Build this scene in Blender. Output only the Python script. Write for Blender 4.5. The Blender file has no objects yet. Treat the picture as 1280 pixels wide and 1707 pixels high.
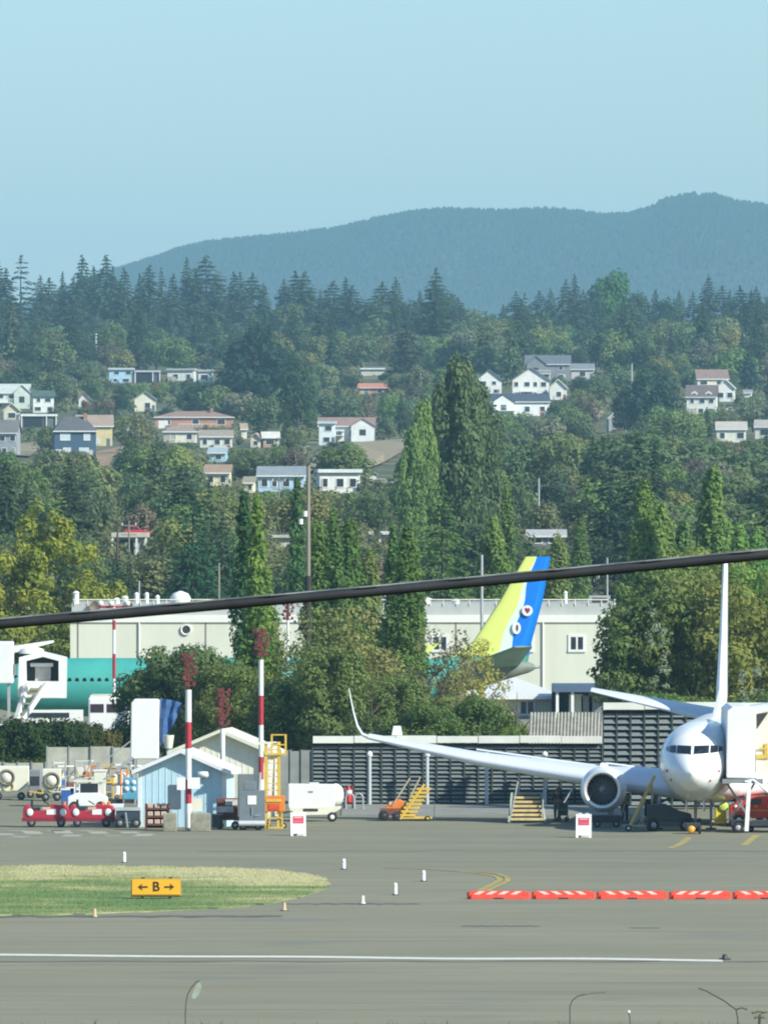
import bpy, bmesh, math, random
import numpy as np
from mathutils import Vector, Matrix, noise as mnoise

# ------------------------------------------------------------------ camera, light, exposure
F = 18760.0          # focal length in photo pixels (1280 wide)
HZ = 780.0           # photo row of the horizon
H = 18.2             # eye height in metres
scene = bpy.context.scene
cam_d = bpy.data.cameras.new('camera'); cam = bpy.data.objects.new('camera', cam_d)
scene.collection.objects.link(cam); scene.camera = cam
cam_d.sensor_fit = 'HORIZONTAL'; cam_d.sensor_width = 36.0
cam_d.lens = 36.0 * F / 1280.0
cam_d.clip_start = 1.0; cam_d.clip_end = 60000.0
cam.location = (0, 0, H)
cam.rotation_euler = (math.radians(90) - math.atan((853.5 - HZ) / F), 0, 0)

SUN = Vector((0.66, -0.50, 0.56)).normalized()      # direction towards the sun
w = bpy.data.worlds.new('World'); scene.world = w; w.use_nodes = True
nt = w.node_tree; nt.nodes.clear()
sky = nt.nodes.new('ShaderNodeTexSky'); sky.sky_type = 'NISHITA'; sky.sun_disc = False
sky.sun_elevation = math.asin(SUN.z); sky.sun_rotation = math.atan2(SUN.x, SUN.y)
sky.altitude = 0; sky.air_density = 1.0; sky.dust_density = 0.6; sky.ozone_density = 3.0
mul = nt.nodes.new('ShaderNodeMix'); mul.data_type = 'RGBA'; mul.blend_type = 'MULTIPLY'; mul.inputs[0].default_value = 1
mul.inputs[7].default_value = (0.70, 0.87, 0.98, 1)
bg = nt.nodes.new('ShaderNodeBackground'); bg.inputs[1].default_value = 0.10
out = nt.nodes.new('ShaderNodeOutputWorld')
nt.links.new(sky.outputs[0], mul.inputs[6]); nt.links.new(mul.outputs[2], bg.inputs[0]); nt.links.new(bg.outputs[0], out.inputs[0])
sun_d = bpy.data.lights.new('sun', 'SUN'); sun_d.energy = 3.85; sun_d.angle = math.radians(0.5); sun_d.color = (1.0, 0.975, 0.865)
sun = bpy.data.objects.new('sun', sun_d); scene.collection.objects.link(sun)
sun.rotation_euler = (-SUN).to_track_quat('-Z', 'Y').to_euler()
scene.view_settings.view_transform = 'Standard'; scene.view_settings.look = 'None'
scene.view_settings.exposure = 0.74; scene.view_settings.gamma = 1.0; scene.view_settings.use_curve_mapping = False
scene.cycles.max_bounces = 5; scene.cycles.volume_bounces = 0; scene.cycles.diffuse_bounces = 3
scene.cycles.glossy_bounces = 2; scene.cycles.transparent_max_bounces = 8
scene.cycles.caustics_reflective = False; scene.cycles.caustics_refractive = False
try:
    scene.cycles.pixel_filter_type = 'BLACKMAN_HARRIS'; scene.cycles.filter_width = 2.0
except Exception: pass

# ------------------------------------------------------------------ helpers
C = scene.collection
RN = random.Random(11)
NP = np.random.RandomState(5)

def lin(r, g, b):
    f = lambda c: ((c / 255 + 0.055) / 1.055) ** 2.4 if c > 10 else c / 255 / 12.92
    return (f(r), f(g), f(b))

MATS = {}
def mat(name, col, rough=0.6, var=0.12, scale=1.5, metal=0.0, col2=None, bump=0.0, stretch=(1, 1, 1), spec=0.5, coat=0.0, bscale=None):
    """a painted / cast / woven surface: base colour broken up by two octaves of noise"""
    if name in MATS: return MATS[name]
    m = bpy.data.materials.new(name); m.use_nodes = True; n = m.node_tree; n.nodes.clear()
    o = n.nodes.new('ShaderNodeOutputMaterial'); p = n.nodes.new('ShaderNodeBsdfPrincipled'); n.links.new(p.outputs[0], o.inputs[0])
    tc = n.nodes.new('ShaderNodeTexCoord'); mp = n.nodes.new('ShaderNodeMapping'); mp.inputs['Scale'].default_value = stretch
    n.links.new(tc.outputs['Object'], mp.inputs[0])
    nz = n.nodes.new('ShaderNodeTexNoise'); nz.inputs['Scale'].default_value = scale; nz.inputs['Detail'].default_value = 6; nz.inputs['Roughness'].default_value = 0.65
    n.links.new(mp.outputs[0], nz.inputs[0])
    r = n.nodes.new('ShaderNodeMapRange'); r.inputs[1].default_value = 0.3; r.inputs[2].default_value = 0.7
    n.links.new(nz.outputs[0], r.inputs[0])
    mx = n.nodes.new('ShaderNodeMix'); mx.data_type = 'RGBA'
    c2 = col2 if col2 else tuple(c * (1 - 2 * var) for c in col)
    mx.inputs[6].default_value = (*c2, 1); mx.inputs[7].default_value = (*[min(1, c * (1 + (0 if col2 else var * .5))) for c in col], 1)
    n.links.new(r.outputs[0], mx.inputs[0]); n.links.new(mx.outputs[2], p.inputs['Base Color'])
    p.inputs['Roughness'].default_value = rough; p.inputs['Metallic'].default_value = metal
    p.inputs['Specular IOR Level'].default_value = spec; p.inputs['Coat Weight'].default_value = coat
    if bump:
        b = n.nodes.new('ShaderNodeBump'); b.inputs['Strength'].default_value = bump; b.inputs['Distance'].default_value = 0.05
        nb = n.nodes.new('ShaderNodeTexNoise'); nb.inputs['Scale'].default_value = bscale or scale * 6; nb.inputs['Detail'].default_value = 4
        n.links.new(mp.outputs[0], nb.inputs[0]); n.links.new(nb.outputs[0], b.inputs['Height']); n.links.new(b.outputs[0], p.inputs['Normal'])
    MATS[name] = m; return m

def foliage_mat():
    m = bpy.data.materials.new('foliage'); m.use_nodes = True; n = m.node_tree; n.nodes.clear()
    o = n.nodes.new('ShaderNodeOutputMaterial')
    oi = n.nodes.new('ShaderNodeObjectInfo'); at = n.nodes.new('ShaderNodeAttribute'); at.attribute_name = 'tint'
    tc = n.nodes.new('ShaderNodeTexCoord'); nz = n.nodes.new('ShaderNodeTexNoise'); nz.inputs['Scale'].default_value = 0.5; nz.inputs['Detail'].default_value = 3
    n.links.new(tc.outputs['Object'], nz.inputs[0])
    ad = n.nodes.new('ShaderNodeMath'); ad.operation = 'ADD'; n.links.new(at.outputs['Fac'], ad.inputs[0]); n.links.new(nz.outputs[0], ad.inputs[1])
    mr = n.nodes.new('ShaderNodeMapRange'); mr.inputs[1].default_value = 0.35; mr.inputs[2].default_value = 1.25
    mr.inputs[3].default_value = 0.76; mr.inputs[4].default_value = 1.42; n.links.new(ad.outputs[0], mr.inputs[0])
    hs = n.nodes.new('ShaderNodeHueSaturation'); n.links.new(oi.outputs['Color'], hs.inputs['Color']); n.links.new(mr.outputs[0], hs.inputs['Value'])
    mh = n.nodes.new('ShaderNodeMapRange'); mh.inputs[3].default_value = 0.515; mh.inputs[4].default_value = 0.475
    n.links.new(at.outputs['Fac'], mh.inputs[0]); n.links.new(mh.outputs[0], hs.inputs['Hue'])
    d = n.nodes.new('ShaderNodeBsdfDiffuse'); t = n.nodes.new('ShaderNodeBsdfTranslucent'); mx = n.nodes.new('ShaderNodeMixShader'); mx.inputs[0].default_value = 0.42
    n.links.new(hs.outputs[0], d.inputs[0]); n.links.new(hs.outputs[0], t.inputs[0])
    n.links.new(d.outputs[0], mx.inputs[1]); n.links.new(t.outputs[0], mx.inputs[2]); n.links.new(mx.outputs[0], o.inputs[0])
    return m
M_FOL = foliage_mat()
M_BARK = mat('bark', (0.10, 0.075, 0.055), 0.9, 0.25, 3, bump=0.4)

class MB:
    """collects faces of ONE mesh"""
    def __init__(s): s.v = []; s.f = []; s.mi = []; s.cur = 0; s.sm = []
    def add(s, vs, fs, smooth=False):
        b = len(s.v); s.v += [tuple(v) for v in vs]
        for f in fs: s.f.append(tuple(b + i for i in f)); s.mi.append(s.cur); s.sm.append(smooth)
        return s
    def box(s, x0, x1, y0, y1, z0, z1, rz=0.0):
        vs = [(x, y, z) for z in (z0, z1) for y in (y0, y1) for x in (x0, x1)]
        if rz:
            cx, cy = (x0 + x1) / 2, (y0 + y1) / 2; c, q = math.cos(rz), math.sin(rz)
            vs = [(cx + (x - cx) * c - (y - cy) * q, cy + (x - cx) * q + (y - cy) * c, z) for x, y, z in vs]
        return s.add(vs, [(0, 2, 3, 1), (4, 5, 7, 6), (0, 1, 5, 4), (1, 3, 7, 5), (3, 2, 6, 7), (2, 0, 4, 6)])
    def cbox(s, c, d, rz=0.0):
        return s.box(c[0] - d[0] / 2, c[0] + d[0] / 2, c[1] - d[1] / 2, c[1] + d[1] / 2, c[2] - d[2] / 2, c[2] + d[2] / 2, rz)
    def bar(s, a, b, w, t=None):
        """square bar from a to b"""
        return s.cyl(a, b, w * 0.7, (t or w) * 0.7, n=4, smooth=False, phase=math.pi / 4)
    def cyl(s, a, b, r0, r1=None, n=12, smooth=True, caps=True, phase=0.0):
        a = Vector(a); b = Vector(b); r1 = r0 if r1 is None else r1
        z = (b - a).normalized(); x = z.orthogonal().normalized() if abs(z.z) < 0.999 else Vector((1, 0, 0))
        if abs(z.z) < 0.999: x = Vector((0, 0, 1)).cross(z).normalized()
        y = z.cross(x)
        vs = []
        for p, r in ((a, r0), (b, r1)):
            for i in range(n):
                t = 2 * math.pi * i / n + phase; vs.append(p + x * (r * math.cos(t)) + y * (r * math.sin(t)))
        s.add(vs, [(i, (i + 1) % n, n + (i + 1) % n, n + i) for i in range(n)], smooth)
        if caps: s.add(vs, [tuple(range(n))[::-1], tuple(range(n, 2 * n))])
        return s
    def loft(s, rings, smooth=True, cap=True):
        n = len(rings[0]); vs = [p for r in rings for p in r]; fs = []
        for k in range(len(rings) - 1):
            for i in range(n): fs.append((k * n + i, k * n + (i + 1) % n, (k + 1) * n + (i + 1) % n, (k + 1) * n + i))
        s.add(vs, fs, smooth)
        if cap: s.add(rings[0], [tuple(range(n))[::-1]]); s.add(rings[-1], [tuple(range(n))])
        return s
    def lathe(s, c, ax, prof, n=20, smooth=True):
        """profile (t along axis, radius) turned about ax through c"""
        c = Vector(c); z = Vector(ax).normalized(); x = z.orthogonal().normalized(); y = z.cross(x)
        rings = [[c + z * t + x * (r * math.cos(2 * math.pi * i / n)) + y * (r * math.sin(2 * math.pi * i / n)) for i in range(n)] for t, r in prof]
        return s.loft(rings, smooth, cap=False)
    def prism(s, poly, axis, a, b):
        """polygon in the plane across axis ('x','y','z') pushed from a to b"""
        def P(p, t): return (t, p[0], p[1]) if axis == 'x' else ((p[0], t, p[1]) if axis == 'y' else (p[0], p[1], t))
        n = len(poly); vs = [P(p, a) for p in poly] + [P(p, b) for p in poly]
        return s.add(vs, [tuple(range(n)), tuple(range(n, 2 * n))[::-1]] + [(i, (i + 1) % n, n + (i + 1) % n, n + i) for i in range(n)])
    def tube(s, pts, r, n=8):
        for a, b in zip(pts[:-1], pts[1:]): s.cyl(a, b, r, n=n)
        return s
    def mesh(s, name, mats):
        me = bpy.data.meshes.new(name); me.from_pydata(s.v, [], s.f)
        for m in (mats if isinstance(mats, (list, tuple)) else [mats]): me.materials.append(m)
        me.polygons.foreach_set('material_index', s.mi); me.polygons.foreach_set('use_smooth', s.sm)
        bm = bmesh.new(); bm.from_mesh(me); bmesh.ops.recalc_face_normals(bm, faces=bm.faces); bm.to_mesh(me); bm.free()
        return me

def link(name, me, parent=None, loc=(0, 0, 0), rz=0):
    o = bpy.data.objects.new(name, me); C.objects.link(o); o.location = loc; o.rotation_euler = (0, 0, rz)
    if parent: o.parent = parent
    return o
def tag(o, label=None, cat=None, group=None, kind=None):
    if label: o['label'] = label
    if cat: o['category'] = cat
    if group: o['group'] = group
    if kind: o['kind'] = kind
    return o
def thing(name, label, cat, loc=(0, 0, 0), rz=0, group=None):
    return tag(link(name, None, None, loc, rz), label, cat, group)
def part(name, mb, mats, parent, label=None, bev=0.0):
    o = link(name, mb.mesh(name, mats) if isinstance(mb, MB) else mb, parent)
    if label: o['label'] = label
    if bev:
        b = o.modifiers.new('bevel', 'BEVEL'); b.width = bev; b.segments = 2; b.limit_method = 'ANGLE'; b.angle_limit = 0.7
    return o
def struct(name, mb, mats):
    return tag(link(name, mb.mesh(name, mats)), kind='structure')
def kids(o): return [c for c in bpy.data.objects if c.parent == o]
def copy_tree(o, parent=None, loc=None, rz=None, label=None):
    c = o.copy(); C.objects.link(c); c.parent = parent
    if loc is not None: c.location = loc
    if rz is not None: c.rotation_euler = (0, 0, rz)
    if label: c['label'] = label
    for ch in kids(o): copy_tree(ch, c)
    return c

# where a photo pixel meets the flat airfield, or a given distance
def gd(py): return H * F / (py - HZ)
def gx(px, d): return (px - 640.0) * d / F
def gat(px, py):
    d = gd(py); return (gx(px, d), d, 0.0)
def gz(py, d): return H - (py - HZ) * d / F

# ------------------------------------------------------------------ terrain
PROF = [(-400, 15.6), (30, 16.1), (41, 16.16), (60, 14), (120, 4), (200, 0), (900, 0), (1100, 3), (1400, 8.5), (1800, 13.5), (2300, 20.5), (2800, 28.5),
        (3300, 46), (3700, 58), (4200, 66), (4700, 60), (5600, 35), (7500, 25), (9500, 60), (10500, 110)]
PX_ = np.array([p[0] for p in PROF], float); PZ_ = np.array([p[1] for p in PROF], float)
def ter(x, y):
    z = float(np.interp(y, PX_, PZ_))
    a = min(1.0, max(0.0, (y - 950) / 600.0))
    if a > 0:
        z += a * 2.2 * mnoise.noise(Vector((x / 130.0, y / 260.0, 0.3))) * min(2.2, y / 1800)
    return z
def hit(px, py, lo=905.0, hi=4300.0):
    """distance at which the sight line through a photo pixel meets the hillside"""
    k = (py - HZ) / F; d = lo
    while d < hi:
        if H - k * d <= ter(gx(px, d), d): return d
        d += 8
    return hi

def smooth_grid(name, xs, ys, zf, m):
    nx, ny = len(xs[0]), len(ys)
    vs = [(x, y, zf(x, y)) for j, y in enumerate(ys) for x in xs[j]]
    fs = [(j * nx + i, j * nx + i + 1, (j + 1) * nx + i + 1, (j + 1) * nx + i) for j in range(ny - 1) for i in range(nx - 1)]
    me = bpy.data.meshes.new(name); me.from_pydata(vs, [], fs); me.materials.append(m)
    me.polygons.foreach_set('use_smooth', [True] * len(me.polygons))
    return tag(link(name, me), kind='structure')

def asphalt(name, c, c2, patch):
    m = bpy.data.materials.new(name); m.use_nodes = True; n = m.node_tree; p = n.nodes['Principled BSDF']
    tc = n.nodes.new('ShaderNodeTexCoord')
    def nz(scale, st, det=5, ro=0.6):
        mp = n.nodes.new('ShaderNodeMapping'); mp.inputs['Scale'].default_value = st; n.links.new(tc.outputs['Object'], mp.inputs[0])
        t = n.nodes.new('ShaderNodeTexNoise'); t.inputs['Scale'].default_value = scale; t.inputs['Detail'].default_value = det; t.inputs['Roughness'].default_value = ro
        n.links.new(mp.outputs[0], t.inputs[0]); return t
    a = nz(0.06, (0.5, 1, 1)); b = nz(1.0, (0.06, 0.6, 1)); g = nz(9, (1, 1, 1), 8, 0.8); s2 = nz(0.35, (0.3, 0.5, 1), 4)
    def mix(f, A, B, lo, hi):
        r = n.nodes.new('ShaderNodeMapRange'); r.inputs[1].default_value = lo; r.inputs[2].default_value = hi; n.links.new(f.outputs[0], r.inputs[0])
        x = n.nodes.new('ShaderNodeMix'); x.data_type = 'RGBA'; n.links.new(r.outputs[0], x.inputs[0])
        for k, v in ((6, A), (7, B)):
            if isinstance(v, tuple): x.inputs[k].default_value = (*v, 1)
            else: n.links.new(v.outputs[2], x.inputs[k])
        return x
    x1 = mix(a, c, c2, 0.35, 0.65); x2 = mix(b, x1, tuple(v * 0.80 for v in c), 0.47, 0.70)
    x3 = mix(s2, x2, patch, 0.54, 0.70); x4 = mix(g, x3, tuple(min(1, v * 1.35) for v in c), 0.55, 0.95)
    n.links.new(x4.outputs[2], p.inputs['Base Color']); p.inputs['Roughness'].default_value = 0.9; p.inputs['Specular IOR Level'].default_value = 0.25
    bp = n.nodes.new('ShaderNodeBump'); bp.inputs['Strength'].default_value = 0.3; bp.inputs['Distance'].default_value = 0.02
    n.links.new(g.outputs[0], bp.inputs['Height']); n.links.new(bp.outputs[0], p.inputs['Normal'])
    return m

def hill_mat():
    m = bpy.data.materials.new('hill ground'); m.use_nodes = True; n = m.node_tree; p = n.nodes['Principled BSDF']
    tc = n.nodes.new('ShaderNodeTexCoord'); t = n.nodes.new('ShaderNodeTexNoise'); t.inputs['Scale'].default_value = 0.03; t.inputs['Detail'].default_value = 8
    n.links.new(tc.outputs['Object'], t.inputs[0]); r = n.nodes.new('ShaderNodeValToRGB'); n.links.new(t.outputs[0], r.inputs[0])
    e = r.color_ramp.elements; e[0].position = 0.3; e[0].color = (0.035, 0.06, 0.02, 1); e[1].position = 0.75; e[1].color = (0.22, 0.17, 0.08, 1)
    k = e.new(0.52); k.color = (0.09, 0.10, 0.04, 1)
    n.links.new(r.outputs[0], p.inputs['Base Color']); p.inputs['Roughness'].default_value = 1.0; return m

# sheet of ground from behind the camera to the foot of the mountains
ys = list(np.concatenate([np.arange(-400, 20, 60), np.arange(20, 60, 2), np.arange(60, 230, 14), np.arange(230, 900, 60), np.arange(900, 4800, 28), np.arange(4800, 10600, 250)]))
NX = 61
xs = [np.linspace(-1, 1, NX) * (160 + 0.13 * max(0, y)) + 0.0 for y in ys]
def ter_off(x, y):
    z = ter(x, y)
    return z - 0.03 if 225 < y < 905 else z
smooth_grid('ground', xs, ys, ter_off, hill_mat())
# wide skirt so that the land goes on to the sides and the horizon
mb = MB(); mb.add([(-5950, -1450, -1.0), (5950, -1450, -1.0), (5950, 17450, -1.0), (-5950, 17450, -1.0)], [(0, 1, 2, 3)])
struct('terrain', mb, MATS.get('x') or mat('far land', (0.07, 0.085, 0.04), 1.0, 0.3, 0.01))

M_ASP = asphalt('runway asphalt', (0.228, 0.217, 0.146), (0.266, 0.252, 0.170), (0.197, 0.198, 0.150))
M_ASP2 = asphalt('apron asphalt', (0.215, 0.206, 0.138), (0.248, 0.238, 0.158), (0.190, 0.190, 0.142))
mb = MB(); mb.add([(-110, 240, 0.0), (110, 240, 0.0), (110, 900, 0.0), (-110, 900, 0.0)], [(0, 1, 2, 3)]); struct('runway', mb, M_ASP)
mb = MB(); mb.add([(-110, gd(1446), 0.004), (110, gd(1446), 0.004), (110, 760, 0.004), (-110, 760, 0.004)], [(0, 1, 2, 3)]); struct('apron', mb, M_ASP2)
# darker sealed seams on the taxiway
M_SEAL = mat('sealed joint', (0.13, 0.135, 0.11), 0.95, 0.3, 0.5)
for i, (y, x0, x1, wd) in enumerate(((1529, -60, 470, .9), (1508, 470, 700, .7), (1604, -60, 1500, .35), (1420, 330, 1300, .35), (1545, 770, 900, .4), (1548, 1050, 1100, .4))):
    d = gd(y); mb = MB(); n = 24
    pts = [(gx(x0 + (x1 - x0) * k / n, d), d + 0.35 * math.sin(k * 1.7 + i)) for k in range(n + 1)]
    vs = [(p[0], p[1] - wd * (.6 + .4 * math.sin(k * 2.3)), 0.009) for k, p in enumerate(pts)] + [(p[0], p[1] + wd, 0.009) for p in pts]
    mb.add(vs, [(k, k + 1, n + 2 + k, n + 1 + k) for k in range(n)]); tag(link('tar_seam', mb.mesh('tar_seam', M_SEAL)), kind='structure')
# painted lines
M_WPAINT = mat('worn white paint', (0.72, 0.72, 0.64), 0.8, 0.12, 2.0)
M_YPAINT = mat('worn yellow paint', (0.45, 0.36, 0.10), 0.8, 0.25, 1.2)
mb = MB(); n = 40
a = gat(-90, 1592.5); b = gat(1204, 1602.0)
vs = []
for k in range(n + 1):
    t = k / n; X = a[0] + (b[0] - a[0]) * t; Y = a[1] + (b[1] - a[1]) * t + 0.35 * math.sin(t * 17) * (0.4 + t)
    vs += [(X, Y - .8, 0.012), (X, Y + .8, 0.012)]
mb.add(vs, [(2 * k, 2 * k + 2, 2 * k + 3, 2 * k + 1) for k in range(n)]); struct('runway_edge_line', mb, M_WPAINT)
def ground_strip(name, pts, wd, m, z=0.016):
    P = [Vector(gat(*p)) for p in pts]; vs = []
    for i, p in enumerate(P):
        t = (P[min(i + 1, len(P) - 1)] - P[max(i - 1, 0)]).normalized(); nrm = Vector((-t.y, t.x, 0))
        vs += [tuple((p - nrm * wd / 2)[:2]) + (z,), tuple((p + nrm * wd / 2)[:2]) + (z,)]
    mb = MB(); mb.add(vs, [(2 * k, 2 * k + 2, 2 * k + 3, 2 * k + 1) for k in range(len(P) - 1)]); return struct(name, mb, m)
ground_strip('yellow_taxi_line', [(640, 1448), (700, 1449.5), (760, 1453), (800, 1457), (828, 1462), (834, 1468), (822, 1475), (806, 1482), (792, 1492)], 0.28, M_YPAINT)
ground_strip('yellow_taxi_line', [(800, 1455), (830, 1458), (846, 1464), (846, 1470), (832, 1477), (818, 1483), (808, 1491)], 0.28, M_YPAINT, 0.020)
ground_strip('yellow_stand_mark', [(1148, 1397), (1138, 1406), (1118, 1415)], 0.35, M_YPAINT)
ground_strip('yellow_stand_mark', [(1262, 1393), (1250, 1402), (1240, 1410)], 0.35, M_YPAINT)
for x, y, l, dy in ((8, 1392, 10, 3), (32, 1396, 14, -2), (54, 1389, 9, 5), (92, 1386, 12, 1), (104, 1388, 8, 5), (120, 1394, 9, -3), (164, 1389, 9, 4), (188, 1394, 6, 1), (216, 1389, 8, 3), (240, 1393, 14, -4), (28, 1386, 6, 1), (142, 1386, 8, 1)):
    ground_strip('chalk_mark', [(x - l / 2, y - dy / 2), (x + l / 2, y + dy / 2)], 0.9, mat('faded stand paint', (0.42, 0.43, 0.34), 0.9, 0.2, 2), 0.013)

# grass island
isl = [(-120, 1446), (0, 1445.5), (60, 1444.5), (160, 1444), (250, 1446), (330, 1447), (400, 1449), (470, 1453), (520, 1459), (543, 1466), (549, 1473), (545, 1480), (530, 1487), (505, 1496), (480, 1502),
       (440, 1509), (380, 1514), (300, 1518), (200, 1522.5), (100, 1526), (0, 1527.5), (-120, 1529)]
isl2 = []
for (xa, ya), (xb, yb_) in zip(isl, isl[1:] + isl[:1]):
    for k in range(5):
        u = k / 5; isl2.append((xa + (xb - xa) * u + RN.uniform(-3, 3) * (k > 0), ya + (yb_ - ya) * u + RN.uniform(-1.3, 1.3) * (0 < xa < 560)))
ip = [gat(*p) for p in isl2]
def grass_mat():
    m = bpy.data.materials.new('island turf'); m.use_nodes = True; n = m.node_tree; p = n.nodes['Principled BSDF']
    tc = n.nodes.new('ShaderNodeTexCoord'); sp = n.nodes.new('ShaderNodeSeparateXYZ'); n.links.new(tc.outputs['Object'], sp.inputs[0])
    def nz(sc, st):
        mp = n.nodes.new('ShaderNodeMapping'); mp.inputs['Scale'].default_value = st; n.links.new(tc.outputs['Object'], mp.inputs[0])
        t = n.nodes.new('ShaderNodeTexNoise'); t.inputs['Scale'].default_value = sc; t.inputs['Detail'].default_value = 7; t.inputs['Roughness'].default_value = .7; n.links.new(mp.outputs[0], t.inputs[0]); return t
    A = nz(0.35, (0.35, 0.6, 1)); B = nz(2.2, (0.4, 1, 1))
    # dry on the far and the near edge and towards the tip (where the pavement heats the soil), green between
    def mr(src, a, b, c, d):
        r = n.nodes.new('ShaderNodeMapRange'); r.inputs[1].default_value = a; r.inputs[2].default_value = b; r.inputs[3].default_value = c; r.inputs[4].default_value = d; n.links.new(src, r.inputs[0]); return r.outputs[0]
    def mth(op, a, b):
        r = n.nodes.new('ShaderNodeMath'); r.operation = op
        for k, v in ((0, a), (1, b)):
            if isinstance(v, float): r.inputs[k].default_value = v
            else: n.links.new(v, r.inputs[k])
        return r.outputs[0]
    far = mr(sp.outputs[1], 480, 504, 0.0, 0.80); near = mr(sp.outputs[1], 463.5, 458.5, 0.0, 0.6); tip = mr(sp.outputs[0], -10, -4, 0.0, 0.32)
    dry = mth('ADD', mth('ADD', mth('MAXIMUM', far, near), tip), mth('MULTIPLY', mth('SUBTRACT', A.outputs[0], 0.5), 3.6))
    dry = mth('ADD', dry, mth('MULTIPLY', mth('SUBTRACT', B.outputs[0], 0.5), 1.5))
    r = n.nodes.new('ShaderNodeValToRGB'); n.links.new(dry, r.inputs[0]); e = r.color_ramp.elements
    e[0].position = 0.0; e[0].color = (0.135, 0.215, 0.075, 1); e[1].position = 0.85; e[1].color = (0.47, 0.44, 0.23, 1); k = e.new(0.4); k.color = (0.25, 0.285, 0.11, 1)
    n.links.new(r.outputs[0], p.inputs['Base Color']); p.inputs['Roughness'].default_value = 1; p.inputs['Specular IOR Level'].default_value = 0.1
    return m
M_TURF = grass_mat()
mb = MB(); mb.add([(x, y, 0.03) for x, y, z in ip] + [(x, y, -0.05) for x, y, z in ip], [tuple(range(len(ip)))] + [(i, (i + 1) % len(ip), len(ip) + (i + 1) % len(ip), len(ip) + i) for i in range(len(ip))])
struct('grass_island', mb, M_TURF)
poly = [(p[0], p[1]) for p in ip]
def inside(x, y):
    c = False; j = len(poly) - 1
    for i in range(len(poly)):
        if (poly[i][1] > y) != (poly[j][1] > y) and x < (poly[j][0] - poly[i][0]) * (y - poly[i][1]) / (poly[j][1] - poly[i][1]) + poly[i][0]: c = not c
        j = i
    return c
vs = []; fs = []
while len(fs) < 26000:
    x = RN.uniform(-20, -2); y = RN.uniform(457, 514)
    if not inside(x, y): continue
    a = RN.uniform(0, 6.28); hh = RN.uniform(.03, .10) * (1.6 if RN.random() < .05 else 1); ww = .012; b = len(vs)
    vs += [(x - ww * math.cos(a), y - ww * math.sin(a), .028), (x + ww * math.cos(a), y + ww * math.sin(a), .028), (x + RN.uniform(-.04, .04), y + RN.uniform(-.04, .04), .03 + hh)]
    fs.append((b, b + 1, b + 2))
me = bpy.data.meshes.new('grass'); me.from_pydata(vs, [], fs); me.materials.append(M_TURF)
tag(link('grass', me), 'short patchy green and straw coloured grass on the taxiway island', 'grass', kind='stuff')
# ------------------------------------------------------------------ vegetation
def leaf_cloud(cen, nrm, size, tint, elong=None):
    """numpy arrays -> vertex, face, tint arrays of diamond leaves"""
    n = len(cen); r = NP.normal(size=(n, 3)); nrm = nrm / (np.linalg.norm(nrm, axis=1, keepdims=True) + 1e-9)
    u = np.cross(nrm, r) if elong is None else elong
    u = u / (np.linalg.norm(u, axis=1, keepdims=True) + 1e-9); v = np.cross(nrm, u); v = v / (np.linalg.norm(v, axis=1, keepdims=True) + 1e-9)
    s = size[:, None]; k = 0.62 if elong is None else 0.34
    P = np.stack([cen + u * s, cen + v * s * k, cen - u * s, cen - v * s * k], 1).reshape(-1, 3)
    return P, tint
def cloud_mesh(name, parts, trunk=None):
    P = np.concatenate([p[0] for p in parts]); T = np.concatenate([p[1] for p in parts]); n = len(T)
    tv = trunk.v if trunk else []; tf = trunk.f if trunk else []
    V = np.concatenate([P, np.array(tv, float).reshape(-1, 3)]) if tv else P
    me = bpy.data.meshes.new(name); me.vertices.add(len(V)); me.vertices.foreach_set('co', V.astype(np.float32).ravel())
    loops = list(range(4 * n)); starts = list(range(0, 4 * n, 4)); k = 4 * n
    for f in tf: starts.append(k); k += len(f); loops += [4 * n + i for i in f]
    me.loops.add(len(loops)); me.loops.foreach_set('vertex_index', loops)
    me.polygons.add(len(starts)); me.polygons.foreach_set('loop_start', starts)
    me.materials.append(M_FOL); me.materials.append(M_BARK)
    me.polygons.foreach_set('material_index', [0] * n + [1] * len(tf))
    a = me.attributes.new('tint', 'FLOAT', 'FACE'); a.data.foreach_set('value', list(T) + [0.5] * len(tf))
    me.update(calc_edges=True); return me
def blobs_to_leaves(blobs, dens, ls):
    out = []
    for (c, r, t) in blobs:
        rr = np.array(r if hasattr(r, '__len__') else (r, r, r), float); n = max(6, int(dens * (rr[0] * rr[2]) / ls ** 2))
        d = NP.normal(size=(n, 3)); d /= np.linalg.norm(d, axis=1, keepdims=True)
        rad = NP.uniform(0.62, 1.08, (n, 1)); p = np.array(c) + d * rr * rad
        nn = d + NP.normal(size=(n, 3)) * 0.30 + np.array([0, 0, .25])
        out.append(leaf_cloud(p, nn, NP.uniform(.6, 1.3, n) * ls, np.clip(t + NP.normal(size=n) * .10, 0, 1)))
    return out
def trunk_mb(h, r, limbs=0, spread=2.0, lean=0.0):
    t = MB(); pts = [(0, 0, -0.5), (lean * .3, 0, h * .35), (lean, .1, h * .7), (lean * 1.2, 0, h)]
    for i in range(3): t.cyl(pts[i], pts[i + 1], r * (1 - i * .3), r * (1 - (i + 1) * .3), n=6, caps=False)
    for k in range(limbs):
        a = k * 2.4 + .5; z = h * (.35 + .5 * k / max(1, limbs)); t.cyl((lean * z / h, 0, z), (math.cos(a) * spread, math.sin(a) * spread, z + spread * .9), r * .4, r * .08, n=5, caps=False)
    return t
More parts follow.
